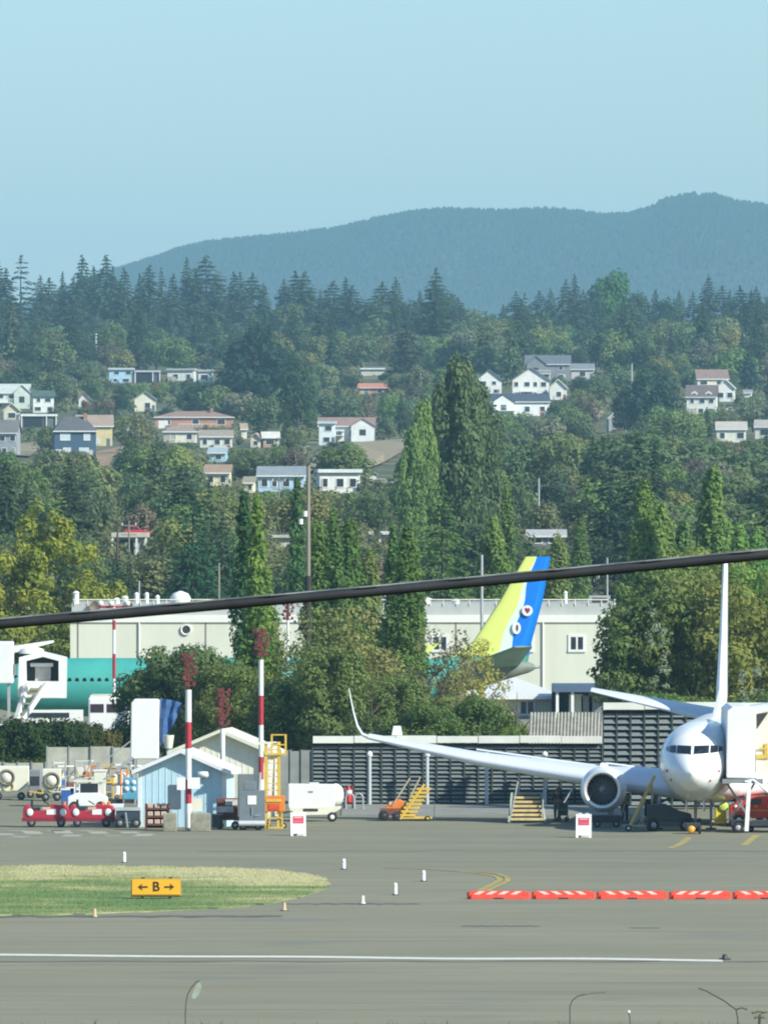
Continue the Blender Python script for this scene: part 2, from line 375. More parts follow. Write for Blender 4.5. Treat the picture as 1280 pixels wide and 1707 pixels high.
def broad_blobs(h, w, n, rs, base=.22, flat=1.0):
    B = []
    for i in range(n):
        v = NP.normal(size=3); v /= np.linalg.norm(v); k = NP.uniform(.45, .95)
        cz = h * (base + (1 - base) * .5); r = w * NP.uniform(*rs)
        x, y = v[0] * k * (w / 2 - r * .6), v[1] * k * (w / 2 - r * .6); z = cz + v[2] * k * (h * (1 - base) / 2 - r * .6)
        B.append(((x, y, z), (r, r, r * .8 * flat), NP.uniform(.25, .75)))
    return B
def broad(name, h, w, n=26, rs=(.16, .3), dens=4.5, ls=.5, base=.2, trunk=True):
    return cloud_mesh(name, blobs_to_leaves(broad_blobs(h, w, n, rs, base), dens, ls), trunk_mb(h * .8, h * .022, 5, w * .3) if trunk else None)
def poplar_blobs(h, w, n, lean=0):
    B = []
    for i in range(n):
        t = (i + NP.uniform(0, 1)) / n; prof = min(1, t * 4 + .35) * (1 - t ** 2.6) ** .8
        a = NP.uniform(0, 6.28); r = w * .24 * (0.55 + .6 * prof) * NP.uniform(.7, 1.3); q = (w / 2 * prof) * NP.uniform(.2, .9)
        B.append(((math.cos(a) * q + lean * t, math.sin(a) * q, h * (.05 + .93 * t)), (r * .85, r * .85, r * 1.7), NP.uniform(.25, .8)))
    return B
def poplar(name, h, w, n=60, dens=5, ls=.3, trunk=True, lean=0):
    return cloud_mesh(name, blobs_to_leaves(poplar_blobs(h, w, n, lean), dens, ls), trunk_mb(h * .85, h * .018) if trunk else None)
def fir(name, h, w, tiers=16, boughs=7, nl=14, ls=.5, droop=.28, sparse=0.0, trunk=True, top=1.15):
    parts = []
    for k in range(tiers):
        t = (k + .3) / tiers; z0 = h * (.08 + .9 * t); R = w / 2 * (1 - t) ** top * NP.uniform(.75, 1.15) + .12 * w * (1 - t) * .5 + .1
        for b in range(boughs):
            if NP.rand() < sparse: continue
            a = NP.uniform(0, 6.28); L = R * NP.uniform(.65, 1.15); n = max(3, int(nl * (.35 + .65 * (1 - t))))
            s = NP.uniform(.15, 1, n) ** .8; side = NP.normal(size=n) * .18 * L * (1.15 - s)
            dx, dy = math.cos(a), math.sin(a)
            p = np.stack([dx * L * s - dy * side, dy * L * s + dx * side, z0 - droop * L * s + .12 * L * np.sin(s * 3) + NP.normal(size=n) * .05 * L], 1)
            nn = np.tile(np.array([dx * .45, dy * .45, .9]), (n, 1)) + NP.normal(size=(n, 3)) * .4
            el = np.tile(np.array([dx, dy, -droop]), (n, 1)) + NP.normal(size=(n, 3)) * .35
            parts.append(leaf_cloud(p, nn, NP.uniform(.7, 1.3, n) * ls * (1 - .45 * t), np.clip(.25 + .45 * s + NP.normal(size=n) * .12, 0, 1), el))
    tp = np.stack([NP.normal(size=14) * .015 * w, NP.normal(size=14) * .015 * w, h * NP.uniform(.93, 1.02, 14)], 1)
    parts.append(leaf_cloud(tp, NP.normal(size=(14, 3)), np.full(14, ls * .4), np.full(14, .4)))
    return cloud_mesh(name, parts, trunk_mb(h * .96, h * .014) if trunk else None)

# far prototypes, 10 m tall
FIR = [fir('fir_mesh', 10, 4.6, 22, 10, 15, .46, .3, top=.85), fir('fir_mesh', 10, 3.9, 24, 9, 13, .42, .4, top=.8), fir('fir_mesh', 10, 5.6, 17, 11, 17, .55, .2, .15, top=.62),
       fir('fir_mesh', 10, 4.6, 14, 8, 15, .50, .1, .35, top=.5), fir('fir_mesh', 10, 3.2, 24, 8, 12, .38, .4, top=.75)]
BRD = [broad('broadleaf_mesh', 10, 10, 30, (.13, .24), 4.2, .36, .08), broad('broadleaf_mesh', 10, 8.5, 26, (.15, .26), 4.2, .34, .06), broad('broadleaf_mesh', 10, 12, 36, (.11, .2), 4.2, .36, .05),
       broad('broadleaf_mesh', 10, 7, 22, (.18, .3), 4.4, .32, .05), broad('broadleaf_mesh', 10, 9, 40, (.09, .18), 4.2, .3, .1)]
POP = [poplar('poplar_mesh', 10, 2.6, 46, 4.5, .22), poplar('poplar_mesh', 10, 2.1, 40, 4.5, .2), poplar('poplar_mesh', 10, 3.4, 54, 4.5, .25)]

HOUSES = [
 # x0, x1, ytop, ybase, wall, roof, type, windows, label, opts
 (-14, 51, 640, 684, (.62,.70,.60), (.50,.55,.50), 'side', 3, 'large pale house with light roof at the left edge of the hillside'),
 (53, 92, 651, 690, (.78,.80,.76), (.07,.12,.10), 'flatish', 2, 'white house with two dark windows and a dark green roof'),
 (129, 152, 654, 686, (.72,.74,.70), (.25,.16,.11), 'front', 1, 'narrow white gabled house beside the red-brown roofed shed'),
 (4, 34, 672, 704, (.70,.66,.48), (.55,.52,.40), 'front', 1, 'small cream gabled house below the large pale house'),
 (-20, 31, 700, 764, (.33,.36,.38), (.17,.16,.16), 'side', 3, 'grey two storey house cut by the left edge of the photo'),
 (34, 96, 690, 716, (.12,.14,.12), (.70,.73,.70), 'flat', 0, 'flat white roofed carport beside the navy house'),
 (126, 190, 692, 746, (.62,.52,.28), (.33,.26,.20), 'side', 1, 'tan yellow house with brown roof behind the navy house'),
 (88, 163, 694, 766, (.045,.095,.15), (.10,.105,.11), 'hip', 2, 'navy blue two storey house with two white-framed windows'),
 (180, 224, 613, 641, (.38,.62,.78), (.50,.55,.58), 'flat', 2, 'light blue house with a thin pale flat roof'),
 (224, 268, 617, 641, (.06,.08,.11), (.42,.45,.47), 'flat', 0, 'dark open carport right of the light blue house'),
 (277, 325, 614, 640, (.66,.72,.66), (.40,.42,.40), 'flat', 2, 'long low pale house between two dark trees'),
 (329, 357, 616, 640, (.74,.76,.74), (.42,.42,.42), 'flat', 1, 'short white low house at the edge of the big dark tree'),
 (222, 262, 652, 688, (.72,.70,.55), (.36,.33,.30), 'front', 1, 'cream gabled house beside the orange-brown tree'),
 (256, 391, 685, 715, (.42,.22,.15), (.30,.20,.15), 'hip', 3, 'red brick house under a wide low brown roof'),
 (270, 331, 709, 740, (.72,.68,.55), (.30,.24,.20), 'hip', 2, 'cream house with brown hip roof below the brick house'),
 (331, 390, 717, 749, (.66,.66,.58), (.32,.27,.22), 'side', 3, 'pale two storey house front below the red brick wall'),
 (345, 379, 746, 772, (.36,.58,.68), (.35,.42,.45), 'side', 1, 'small light blue house under the cream houses'),
 (339, 386, 775, 814, (.74,.68,.38), (.34,.24,.17), 'side', 2, 'yellow house with a brown roof low on the slope'),
 (400, 414, 706, 734, (.74,.70,.58), (.40,.30,.22), 'side', 0, 'narrow cream house left of the reddish tree'),
 (415, 437, 722, 748, (.72,.66,.46), (.45,.34,.25), 'front', 1, 'small yellowish gabled house on the terrace'),
 (436, 468, 720, 748, (.50,.25,.15), (.65,.62,.55), 'side', 1, 'orange brick house with pale roof on the terrace'),
 (529, 626, 696, 738, (.76,.78,.76), (.30,.20,.17), 'side', 4, 'long white house with a red-brown roof'),
 (529, 560, 702, 744, (.70,.78,.80), (.50,.60,.66), 'flat', 1, 'pale blue front wing of the long white house'),
 (427, 511, 778, 822, (.40,.60,.76), (.24,.28,.30), 'side', 4, 'light blue house with dark grey roof behind the tall pole'),
 (404, 426, 795, 824, (.72,.70,.48), (.30,.28,.2), 'side', 1, 'tiny cream outbuilding left of the light blue house'),
 (529, 604, 782, 826, (.70,.70,.66), (.66,.70,.68), 'flat', 3, 'white house with flat pale roof right of the tall pole'),
 (595, 650, 639, 660, (.55,.24,.15), (.55,.22,.14), 'side', 2, 'orange-red house half hidden in the trees'),
 (600, 642, 613, 628, (.5,.5,.42), (.62,.66,.62), 'flat', 0, 'pale flat roof above the orange-red house'),
 (793, 838, 616, 660, (.76,.78,.74), (.16,.17,.19), 'front', 2, 'narrow white gabled house with a balcony'),
 (874, 952, 592, 636, (.22,.24,.25), (.13,.15,.17), 'side', 2, 'large dark grey roofed house high on the slope'),
 (950, 992, 606, 634, (.55,.52,.50), (.20,.22,.24), 'side', 1, 'grey roofed house right of the big dark grey one'),
 (852, 917, 612, 668, (.80,.80,.74), (.22,.22,.22), 'front', 4, 'tall white gabled house with large windows'),
 (914, 946, 632, 670, (.76,.76,.68), (.62,.62,.56), 'front', 1, 'small white gabled wing right of the tall white house'),
 (812, 918, 656, 696, (.78,.80,.76), (.06,.08,.11), 'side', 4, 'long white house under a dark slate roof'),
 (1012, 1050, 681, 724, (.30,.32,.31), (.62,.55,.44), 'front', 1, 'small grey house with a cream gable in the trees'),
 (1160, 1216, 616, 662, (.66,.60,.42), (.24,.17,.14), 'side', 2, 'cream house with brown roof behind the dormered house'),
 (1192, 1226, 632, 672, (.78,.78,.74), (.60,.62,.60), 'front', 2, 'white gabled house right of the dormered house'),
 (1142, 1196, 642, 694, (.72,.72,.66), (.15,.12,.11), 'dormer', 3, 'white house with two dormers in a dark roof'),
 (1238, 1254, 650, 664, (.78,.78,.76), (.3,.3,.3), 'side', 0, 'tiny white house at the right end of the slope'),
 (1192, 1246, 703, 740, (.70,.70,.60), (.45,.42,.36), 'side', 2, 'cream house with pale roof low at the right'),
 (1256, 1300, 700, 734, (.66,.62,.55), (.4,.36,.33), 'side', 1, 'cream house cut by the right edge of the photo'),
 (186, 246, 888, 930, (.42,.43,.38), (.50,.50,.42), 'flat', 0, 'pale concrete building with a dark doorway among trees'),
 (447, 500, 892, 916, (.50,.50,.38), (.46,.46,.38), 'flat', 0, 'low cream building behind the poplars'),
 (614, 657, 886, 914, (.76,.76,.72), (.66,.68,.66), 'flat', 2, 'low white building below the spreading cedar'),
 (876, 945, 884, 912, (.30,.31,.32), (.42,.43,.42), 'side', 2, 'grey roofed building at the foot of the tall mast'),
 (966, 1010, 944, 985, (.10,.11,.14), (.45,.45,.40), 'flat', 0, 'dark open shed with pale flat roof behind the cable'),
]
HD = []
for h in HOUSES:
    d = hit((h[0] + h[1]) / 2, h[3] - 2); HD.append(d)
def clear_of_houses(px, w, ytop, ybase, d):
    """how tall a tree may be so that it does not stand in front of a house; None = not at all"""
    for h, hd in zip(HOUSES, HD):
        if d < hd + 12 and px + w * .42 > h[0] and px - w * .42 < h[1]:
            lim = h[3] - (4 if h[2] < 860 else 1)
            if ybase < lim + 4 and ybase > h[2] - 5: return None
            if ybase >= lim + 4 and ytop < lim - (h[3] - h[2]) * .22: ytop = lim - (h[3] - h[2]) * .22
        elif abs(d - hd) <= 14 and px + w * .3 > h[0] and px - w * .3 < h[1]: return None
    return ytop
PATCH = [(510, 548, 748, 792), (150, 212, 744, 790), (16, 72, 738, 764), (600, 690, 735, 790), (985, 1012, 690, 720)]
def in_patch(px, y, ytop):
    return any(a < px < b and ytop < d_ and y > c_ + 4 for a, b, c_, d_ in PATCH)

NAMED = []    # (px, label words) landmark houses for the labels
LMK = [((h[0] + h[1]) / 2, (h[2] + h[3]) / 2, n) for h, n in zip(HOUSES, [
 'the large pale house', 'the green-roofed white house', 'the narrow white gable', None, 'the grey left-edge house', 'the flat white carport', None, 'the navy house', 'the upper light blue house', None,
 'the long low pale house', None, 'the cream gabled house', 'the red brick house', 'the cream hip-roofed house', None, None, 'the yellow house', None, None, 'the orange brick house', 'the long white house', None,
 'the lower light blue house', None, 'the flat-roofed white house', 'the orange-red house', None, 'the balconied white gable', 'the dark grey house', None, 'the tall white gabled house', None,
 'the slate-roofed white house', 'the small grey house', None, None, 'the dormered house', None, 'the low cream right-hand house', None, 'the concrete building', 'the low cream building', 'the low white building', 'the grey roofed building', 'the dark shed']) if n]
def where(px, py):
    best = min(LMK, key=lambda l: (l[0] - px) ** 2 + 2.2 * (l[1] - py) ** 2)
    dx, dy = px - best[0], py - best[1]
    if abs(dx) > abs(dy) * 1.3: rel = ('left of ' if dx < 0 else 'right of ')
    else: rel = ('uphill of ' if dy < 0 else 'downhill of ')
    if math.hypot(dx, dy) > 90: rel = 'far ' + rel
    return rel + best[2]

NTREE = {'fir': 0, 'brd': 0, 'pop': 0, 'brd_low': 0}
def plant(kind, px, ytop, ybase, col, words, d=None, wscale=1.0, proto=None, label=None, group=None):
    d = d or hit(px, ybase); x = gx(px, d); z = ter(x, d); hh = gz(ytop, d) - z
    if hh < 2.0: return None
    P = {'fir': FIR, 'brd': BRD, 'pop': POP, 'brd_low': BRD}[kind]; me = P[proto if proto is not None else RN.randrange(len(P))]
    nm = {'fir': 'fir_tree', 'brd': 'broadleaf_tree', 'pop': 'poplar_tree', 'brd_low': 'lower_broadleaf_tree'}[kind]  # lower-slope trees are plain broadleaf crowns, kept under a key of their own
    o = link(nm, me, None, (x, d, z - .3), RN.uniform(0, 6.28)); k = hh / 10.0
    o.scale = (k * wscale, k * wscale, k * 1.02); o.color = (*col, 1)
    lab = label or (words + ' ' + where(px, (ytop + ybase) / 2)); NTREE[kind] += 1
    tag(o, lab, 'tree', group or ({'fir': 'conifers on the wooded hillside', 'brd': 'broadleaf trees on the wooded hillside', 'brd_low': 'low trees on the foot of the hillside'}.get(kind))); return o

DARK = (.056, .094, .046); BLUEG = (.068, .112, .066); MID = (.118, .172, .078); GREEN = (.145, .210, .068); YEL = (.215, .235, .08); OLV = (.175, .205, .09); BRN = (.17, .15, .10); GRY = (.19, .215, .125)
def jit(c, k=.18):
    f = RN.uniform(1 - k, 1 + k); return tuple(v * f * RN.uniform(.93, 1.07) for v in c)
# skyline firs, each at its own height
SKY = [(-8,438,0),(12,448,0),(36,430,3),(66,458,1),(84,462,0),(104,452,1),(118,462,2),(133,428,0),(153,446,1),(177,428,0),(190,446,4),(212,448,0),(232,452,1),(252,444,0),(272,452,4),(290,454,0),(310,432,1),(328,448,0),(346,430,2),(362,455,1),
       (386,452,0),(402,458,4),(420,456,1),(436,470,0),(474,466,1),(492,449,2),(512,458,0),(530,474,1),(556,470,0),(572,461,0),(588,478,1),(618,492,0),(640,474,1),(656,463,0),(676,484,1),(702,486,0),(722,448,2),(742,480,1),
       (764,498,0),(788,506,2),(816,512,2),(838,500,0),(858,480,1),(872,492,0),(896,480,1),(918,484,0),(940,470,1),(962,462,0),(982,472,1),(1054,474,0),(1074,488,1),(1096,482,0),(1116,490,4),(1132,486,1),(1152,490,0),(1180,460,1),(1200,478,0),(1216,484,1),
       (1232,470,0),(1248,482,1),(1264,472,0),(1284,476,1)]
for i, (px, yt, pr) in enumerate(SKY):
    d = RN.uniform(3900, 4180)
    rnd_ = yt > 472 and i % 3 == 1
    plant('brd' if rnd_ else 'fir', px + RN.uniform(-5, 5), yt + RN.uniform(-3, 9) * (yt > 440), 575, jit(DARK if i % 3 else BLUEG, .15), 'dark fir on the ridge skyline', d=d, proto=(3 if rnd_ else pr if yt < 455 or i % 2 else 2 + i % 4 // 3), wscale=.8 if rnd_ else RN.uniform(1.0, 1.75), label=('rounded dark skyline tree ' if rnd_ else 'dark skyline fir ') + where(px, 520), group='firs along the ridge skyline')
plant('brd', 1018, 438, 560, (.06, .15, .035), '', d=3850, wscale=.75, proto=3, label='bright green rounded tree rising above the ridge firs', group=None)
# big special trees of the hillside
SPEC = [('brd', 425, 528, 700, (.036,.075,.046), 1.0, 1, 'huge dark round tree in the middle of the slope'),
        ('fir', 383, 590, 700, DARK, 1.3, 2, 'dark fir at the left foot of the huge dark tree'),
        ('brd', 350, 625, 700, (.036,.075,.046), 1.0, 2, 'dark low tree above the red brick house'),
        ('brd', 497, 580, 730, (.05,.095,.05), .6, 4, 'dark green tree right of the huge round tree'),
        ('brd', 697, 601, 668, (.15,.17,.09), 1.15, 1, 'pale grey-green domed willow tree'),
        ('fir', 668, 655, 725, DARK, 1.2, 0, 'small dark conifer left of the tall cottonwoods'),
        ('brd', 480, 496, 575, (.10,.14,.05), 1.1, 3, 'light green tree on the ridge between the firs'),
        ('brd', 524, 558, 625, (.095,.080,.05), 1.0, 1, 'brownish broad tree beside the huge dark one'),
        ('brd', 205, 652, 715, (.035,.085,.045), .8, 3, 'green cone shaped tree between the cream houses'),
        ('brd', 257, 632, 668, (.24,.12,.05), 1.1, 1, 'orange-brown tree behind the cream gabled house'),
        ('brd', 142, 662, 690, (.24,.12,.05), .8, 3, 'small orange-brown tree at the narrow white gable'),
        ('brd', 437, 708, 738, (.12,.06,.045), 1.2, 1, 'reddish brown tree between the terrace houses'),
        ('fir', 724, 470, 600, DARK, 1.3, 2, 'broad dark fir below the skyline right of centre'),
        ('brd', 770, 505, 565, (.12,.16,.05), 1.0, 0, 'yellow-green tree in a gap of the ridge firs'),
        ('brd', 822, 520, 580, (.10,.14,.05), 1.2, 2, 'pale green broad tree under the ridge gap'),
        ('brd', 1085, 605, 745, (.04,.08,.055), .9, 4, 'large dark tree mass left of the dormered house'),
        ('brd', 1040, 640, 735, (.035,.06,.038), .7, 1, 'dark tree over the small grey house'),
        ('fir', 1248, 575, 650, (.045,.095,.07), 1.4, 0, 'blue-green conifer near the right edge'),
        ('brd', 1075, 605, 660, (.06,.13,.045), 1.0, 3, 'bright green tree above the large dark mass'),
        ('brd', 1118, 612, 660, (.11,.15,.05), 1.0, 1, 'yellow-green tree uphill of the large dark mass'),
        ('brd', 925, 668, 720, (.045,.085,.04), 1.1, 3, 'dark green bush tree right of the slate roof'),
        ('brd', 975, 650, 740, (.14,.13,.09), .7, 4, 'tan grey leafless looking tree on the bare slope'),
        ('brd', 760, 575, 640, (.035,.07,.04), 1.1, 0, 'dark green tree behind the cottonwood top'),
        ('fir', 232, 500, 610, DARK, 1.2, 0, 'tall dark fir in the left wood above the light blue house'),
        ('fir', 200, 470, 590, DARK, 1.1, 1, 'tall dark fir beside the light pole wood'),
        ('fir', 1170, 505, 620, BLUEG, 1.3, 0, 'tall bluish fir in the right wood'),
        ('brd', 1225, 550, 610, (.07,.10,.06), 1.2, 0, 'broad grey-green tree near the right edge wood'),
        ]
for k, px, yt, yb, c, ws, pr, lab in SPEC: plant(k, px, yt, yb, c, '', wscale=ws, proto=pr, label=lab)
# general wood, row by row up the slope
row = 0; yb = 580.0
while yb < 1030:
    step = 20 if yb < 760 else 24; cell = 33 if yb < 640 else 38
    px = -20 + RN.uniform(0, cell)
    while px < 1305:
        y = yb + RN.uniform(-9, 9); x_ = px; px += cell * RN.uniform(.75, 1.25)
        if yb < 640: fp = .36 if (x_ < 480 or x_ > 830) else .25
        elif yb < 850: fp = .09
        else: fp = .10
        d = hit(x_, y); s = F / d
        if RN.random() < fp:
            kind = 'fir'; hm = RN.uniform(13, 21) if yb < 660 else RN.uniform(8, 14)
        else:
            kind = 'brd' if yb < 770 else 'brd_low'; hm = RN.uniform(7, 14) if yb < 850 else RN.uniform(5.5, 9)
        if 640 < yb < 830: hm *= .78
        yt = y - hm * s; w_ = hm * s * (.4 if kind == 'fir' else .95)
        yt2 = clear_of_houses(x_, w_, yt, y, d)
        if yt2 is None or in_patch(x_, y, yt2): continue
        if y - yt2 < 9: continue
        if y - yt2 < .5 * (y - yt): kind = 'brd'
        q = RN.random()
        if kind == 'fir': col = DARK if q < .5 else (BLUEG if q < .8 else MID); wd = 'dark conifer' if q < .5 else ('bluish conifer' if q < .8 else 'green conifer')
        else:
            tab = ((.34, MID, 'mid green leafy tree'), (.52, DARK, 'dark leafy tree'), (.68, GREEN, 'fresh green leafy tree'), (.8, OLV, 'olive green tree'), (.88, GRY, 'grey-green tree'), (.95, YEL, 'yellowish tree'), (1.1, BRN, 'brownish tree'))
            if yb > 830: tab = ((.3, MID, 'mid green leafy tree'), (.42, DARK, 'dark leafy tree'), (.66, GREEN, 'fresh green leafy tree'), (.85, OLV, 'olive green tree'), (.92, YEL, 'yellowish tree'), (.96, BRN, 'brownish tree'), (1.1, GRY, 'grey-green tree'))
            for lim, col, wd in tab:
                if q < lim: break
        if NTREE[kind] > 295:
            continue
        plant(kind, x_, yt2, y, jit(col), wd, d=d, wscale=RN.uniform(.9, 1.3))
    yb += step; row += 1
ORD = ['leftmost', 'second from left', 'third from left', 'fourth from left', 'fifth from left', 'sixth from left', 'seventh from left', 'eighth from left', 'ninth from left', 'tenth from left']
by = {}
for o in C.objects:
    if o.get('category') == 'tree': by.setdefault(o['label'], []).append(o)
for lab, os_ in by.items():
    if len(os_) > 1:
        os_.sort(key=lambda o: o.location.x / o.location.y)
        n_ = len(os_)
        for i, o in enumerate(os_):
            lab_ = lab
            o['label'] = lab_ + ', ' + (('left one', 'right one')[i] if n_ == 2 else ('left one', 'middle one', 'right one')[i] if n_ == 3 else 'rightmost' if i == n_ - 1 else ORD[min(i, 9)])

# scrub and gardens between the trees: nobody could count it
parts_ = []
n = 0
while n < 7500:
    py = RN.uniform(575, 1010); px = RN.uniform(-25, 1305); d = hit(px, py); s = F / d
    hm = RN.uniform(1.4, 3.4)
    if any(h[0] - 2 < px < h[1] + 2 and h[2] - 4 < py < h[3] + hm * s * .75 for h in HOUSES): 
        n += 1; continue
    if in_patch(px, py, py - hm * s): n += 1; continue
    x = gx(px, d); z = ter(x, d)
    parts_ += blobs_to_leaves([((x, d, z + hm * .4), (hm * .8, hm * .8, hm * .6), RN.uniform(.1, .8))], 2.6, .16 + .55 * d / 3500); n += 1
me = cloud_mesh('scrub', parts_); o = tag(link('scrub', me), 'low garden shrubs and undergrowth between the hillside houses', 'shrubs', kind='stuff'); o.color = (.16, .175, .08, 1)

# ridge wood behind the skyline firs
parts_ = []
for n in range(1500):
    px = RN.uniform(-120, 1400); d = RN.uniform(3650, 4500); x = gx(px, d); z = ter(x, d); hm = RN.uniform(4, 8)
    parts_ += blobs_to_leaves([((x, d, z + hm * .55), (3.2, 3.2, hm * .5), RN.uniform(.1, .6))], 2.2, 1.0)
o = tag(link('ridge_wood', cloud_mesh('ridge_wood', parts_)), 'dense dark wood filling the ridge below the skyline firs', 'wood', kind='stuff'); o.color = (*DARK, 1)

# ------------------------------------------------------------------ mountain
MT = [(-400, 500), (0, 520), (150, 456), (200, 440), (250, 424), (300, 407), (350, 397), (400, 391), (480, 383), (560, 374), (620, 358), (690, 346), (740, 341), (830, 344), (900, 341), (950, 343), (1000, 350), (1050, 349), (1080, 338), (1110, 324), (1150, 315), (1190, 317), (1230, 329), (1280, 335), (1400, 360), (1700, 420)]
DM = 13000.0
def mtz(x, y):
    """ridge height at 13 km, falling to the front and the back"""
    px = x / DM * F + 640; top = gz(np.interp(px, [p[0] for p in MT], [p[1] for p in MT]), DM) - 9
    t = (y - DM) / (2300.0 if y < DM else 3000.0); u = min(1, abs(t))
    spur = 26 * mnoise.noise(Vector((x / 170.0, y / 900.0, 3.1))) + 14 * mnoise.noise(Vector((x / 60.0, y / 300.0, 7.1)))
    return max(20.0, top * (1 - u ** 1.25) + spur * min(1, u * 5) * (1 - u) + 20 * u)
ys = list(np.linspace(10500, 13000, 40)) + list(np.linspace(13100, 16000, 16)); xs = [np.linspace(-1400, 1400, 110) for _ in ys]
smooth_grid('mountain', xs, ys, mtz, mat('mountain woods floor', (.03, .055, .03), 1.0, .2, .02))
parts_ = []; N = 30000
X = NP.uniform(-620, 620, N); Y = 13060 - 1500 * NP.uniform(0, 1, N) ** 1.4
Z = np.array([mtz(a, b) for a, b in zip(X, Y)]); HH = NP.uniform(3.5, 8.5, N)
# each far tree: a crooked four sided cone
base = np.stack([X, Y, Z], 1); R = HH * .5
V = np.stack([base + np.stack([R * math.cos(a), R * math.sin(a), 0 * R], 1) for a in (0.3, 1.87, 3.44, 5.0)] + [base + np.stack([NP.normal(size=N) * .5, NP.normal(size=N) * .5, HH], 1)], 1).reshape(-1, 3)
me = bpy.data.meshes.new('mountain_forest'); fs = []
me.vertices.add(len(V)); me.vertices.foreach_set('co', V.astype(np.float32).ravel())
idx = (np.arange(N)[:, None, None] * 5 + np.array([[0, 1, 4], [1, 2, 4], [2, 3, 4], [3, 0, 4]])[None]).reshape(-1)
me.loops.add(len(idx)); me.loops.foreach_set('vertex_index', idx); me.polygons.add(len(idx) // 3); me.polygons.foreach_set('loop_start', np.arange(0, len(idx), 3)); me.update(calc_edges=True)
me.materials.append(mat('mountain forest', (.030, .060, .034), 1.0, .10, .006, spec=.1))
tag(link('mountain_forest', me), 'forest covering the long blue mountain', 'forest', kind='stuff')

# ------------------------------------------------------------------ haze
HAZE = 6.4e-5
mb = MB(); mb.box(-6000, 6000, -1500, 17500, -2.5, 380)
hz_m = bpy.data.materials.new('haze air'); hz_m.use_nodes = True; n = hz_m.node_tree; n.nodes.clear()
o_ = n.nodes.new('ShaderNodeOutputMaterial'); v_ = n.nodes.new('ShaderNodeVolumePrincipled'); n.links.new(v_.outputs[0], o_.inputs['Volume'])
v_.inputs['Color'].default_value = (.45, .80, 1.0, 1); v_.inputs['Density'].default_value = HAZE; v_.inputs['Anisotropy'].default_value = 0.0
tag(link('haze', mb.mesh('haze', hz_m)), 'thin pale blue summer haze over the whole valley', 'haze', kind='stuff')

# ------------------------------------------------------------------ hillside houses
M_GLASS = mat('dark window glass', (.03, .04, .05), .15, .2, .5, spec=.8)
M_TRIM = mat('white trim', (.74, .75, .71), .5, .06, 2)
def hcol(kind, c, r=.8):
    key = kind + '_%02d_%02d_%02d' % tuple(int(v * 99) for v in c); return mat(key, c, r, .10, .8, bump=.1)
def add_window(parent, x0, x1, z0, z1, y, name='window', m=M_GLASS, fw=.12, dep=.06, mull=0):
    """pane in a proud frame, on a wall facing -y at y"""
    p = MB().box(x0, x1, y - .03, y + .05, z0, z1); wn = part(name, p, m, parent)
    f = MB(); f.box(x0 - fw, x1 + fw, y - dep, y + .04, z1, z1 + fw); f.box(x0 - fw, x1 + fw, y - dep - .03, y + .04, z0 - fw, z0)
    f.box(x0 - fw, x0, y - dep, y + .04, z0, z1); f.box(x1, x1 + fw, y - dep, y + .04, z0, z1)
    for k in range(mull):
        xm = x0 + (x1 - x0) * (k + 1) / (mull + 1); f.box(xm - fw * .35, xm + fw * .35, y - dep, y + .03, z0 + .002, z1 - .002)
    part('frame', f, M_TRIM, wn); return wn
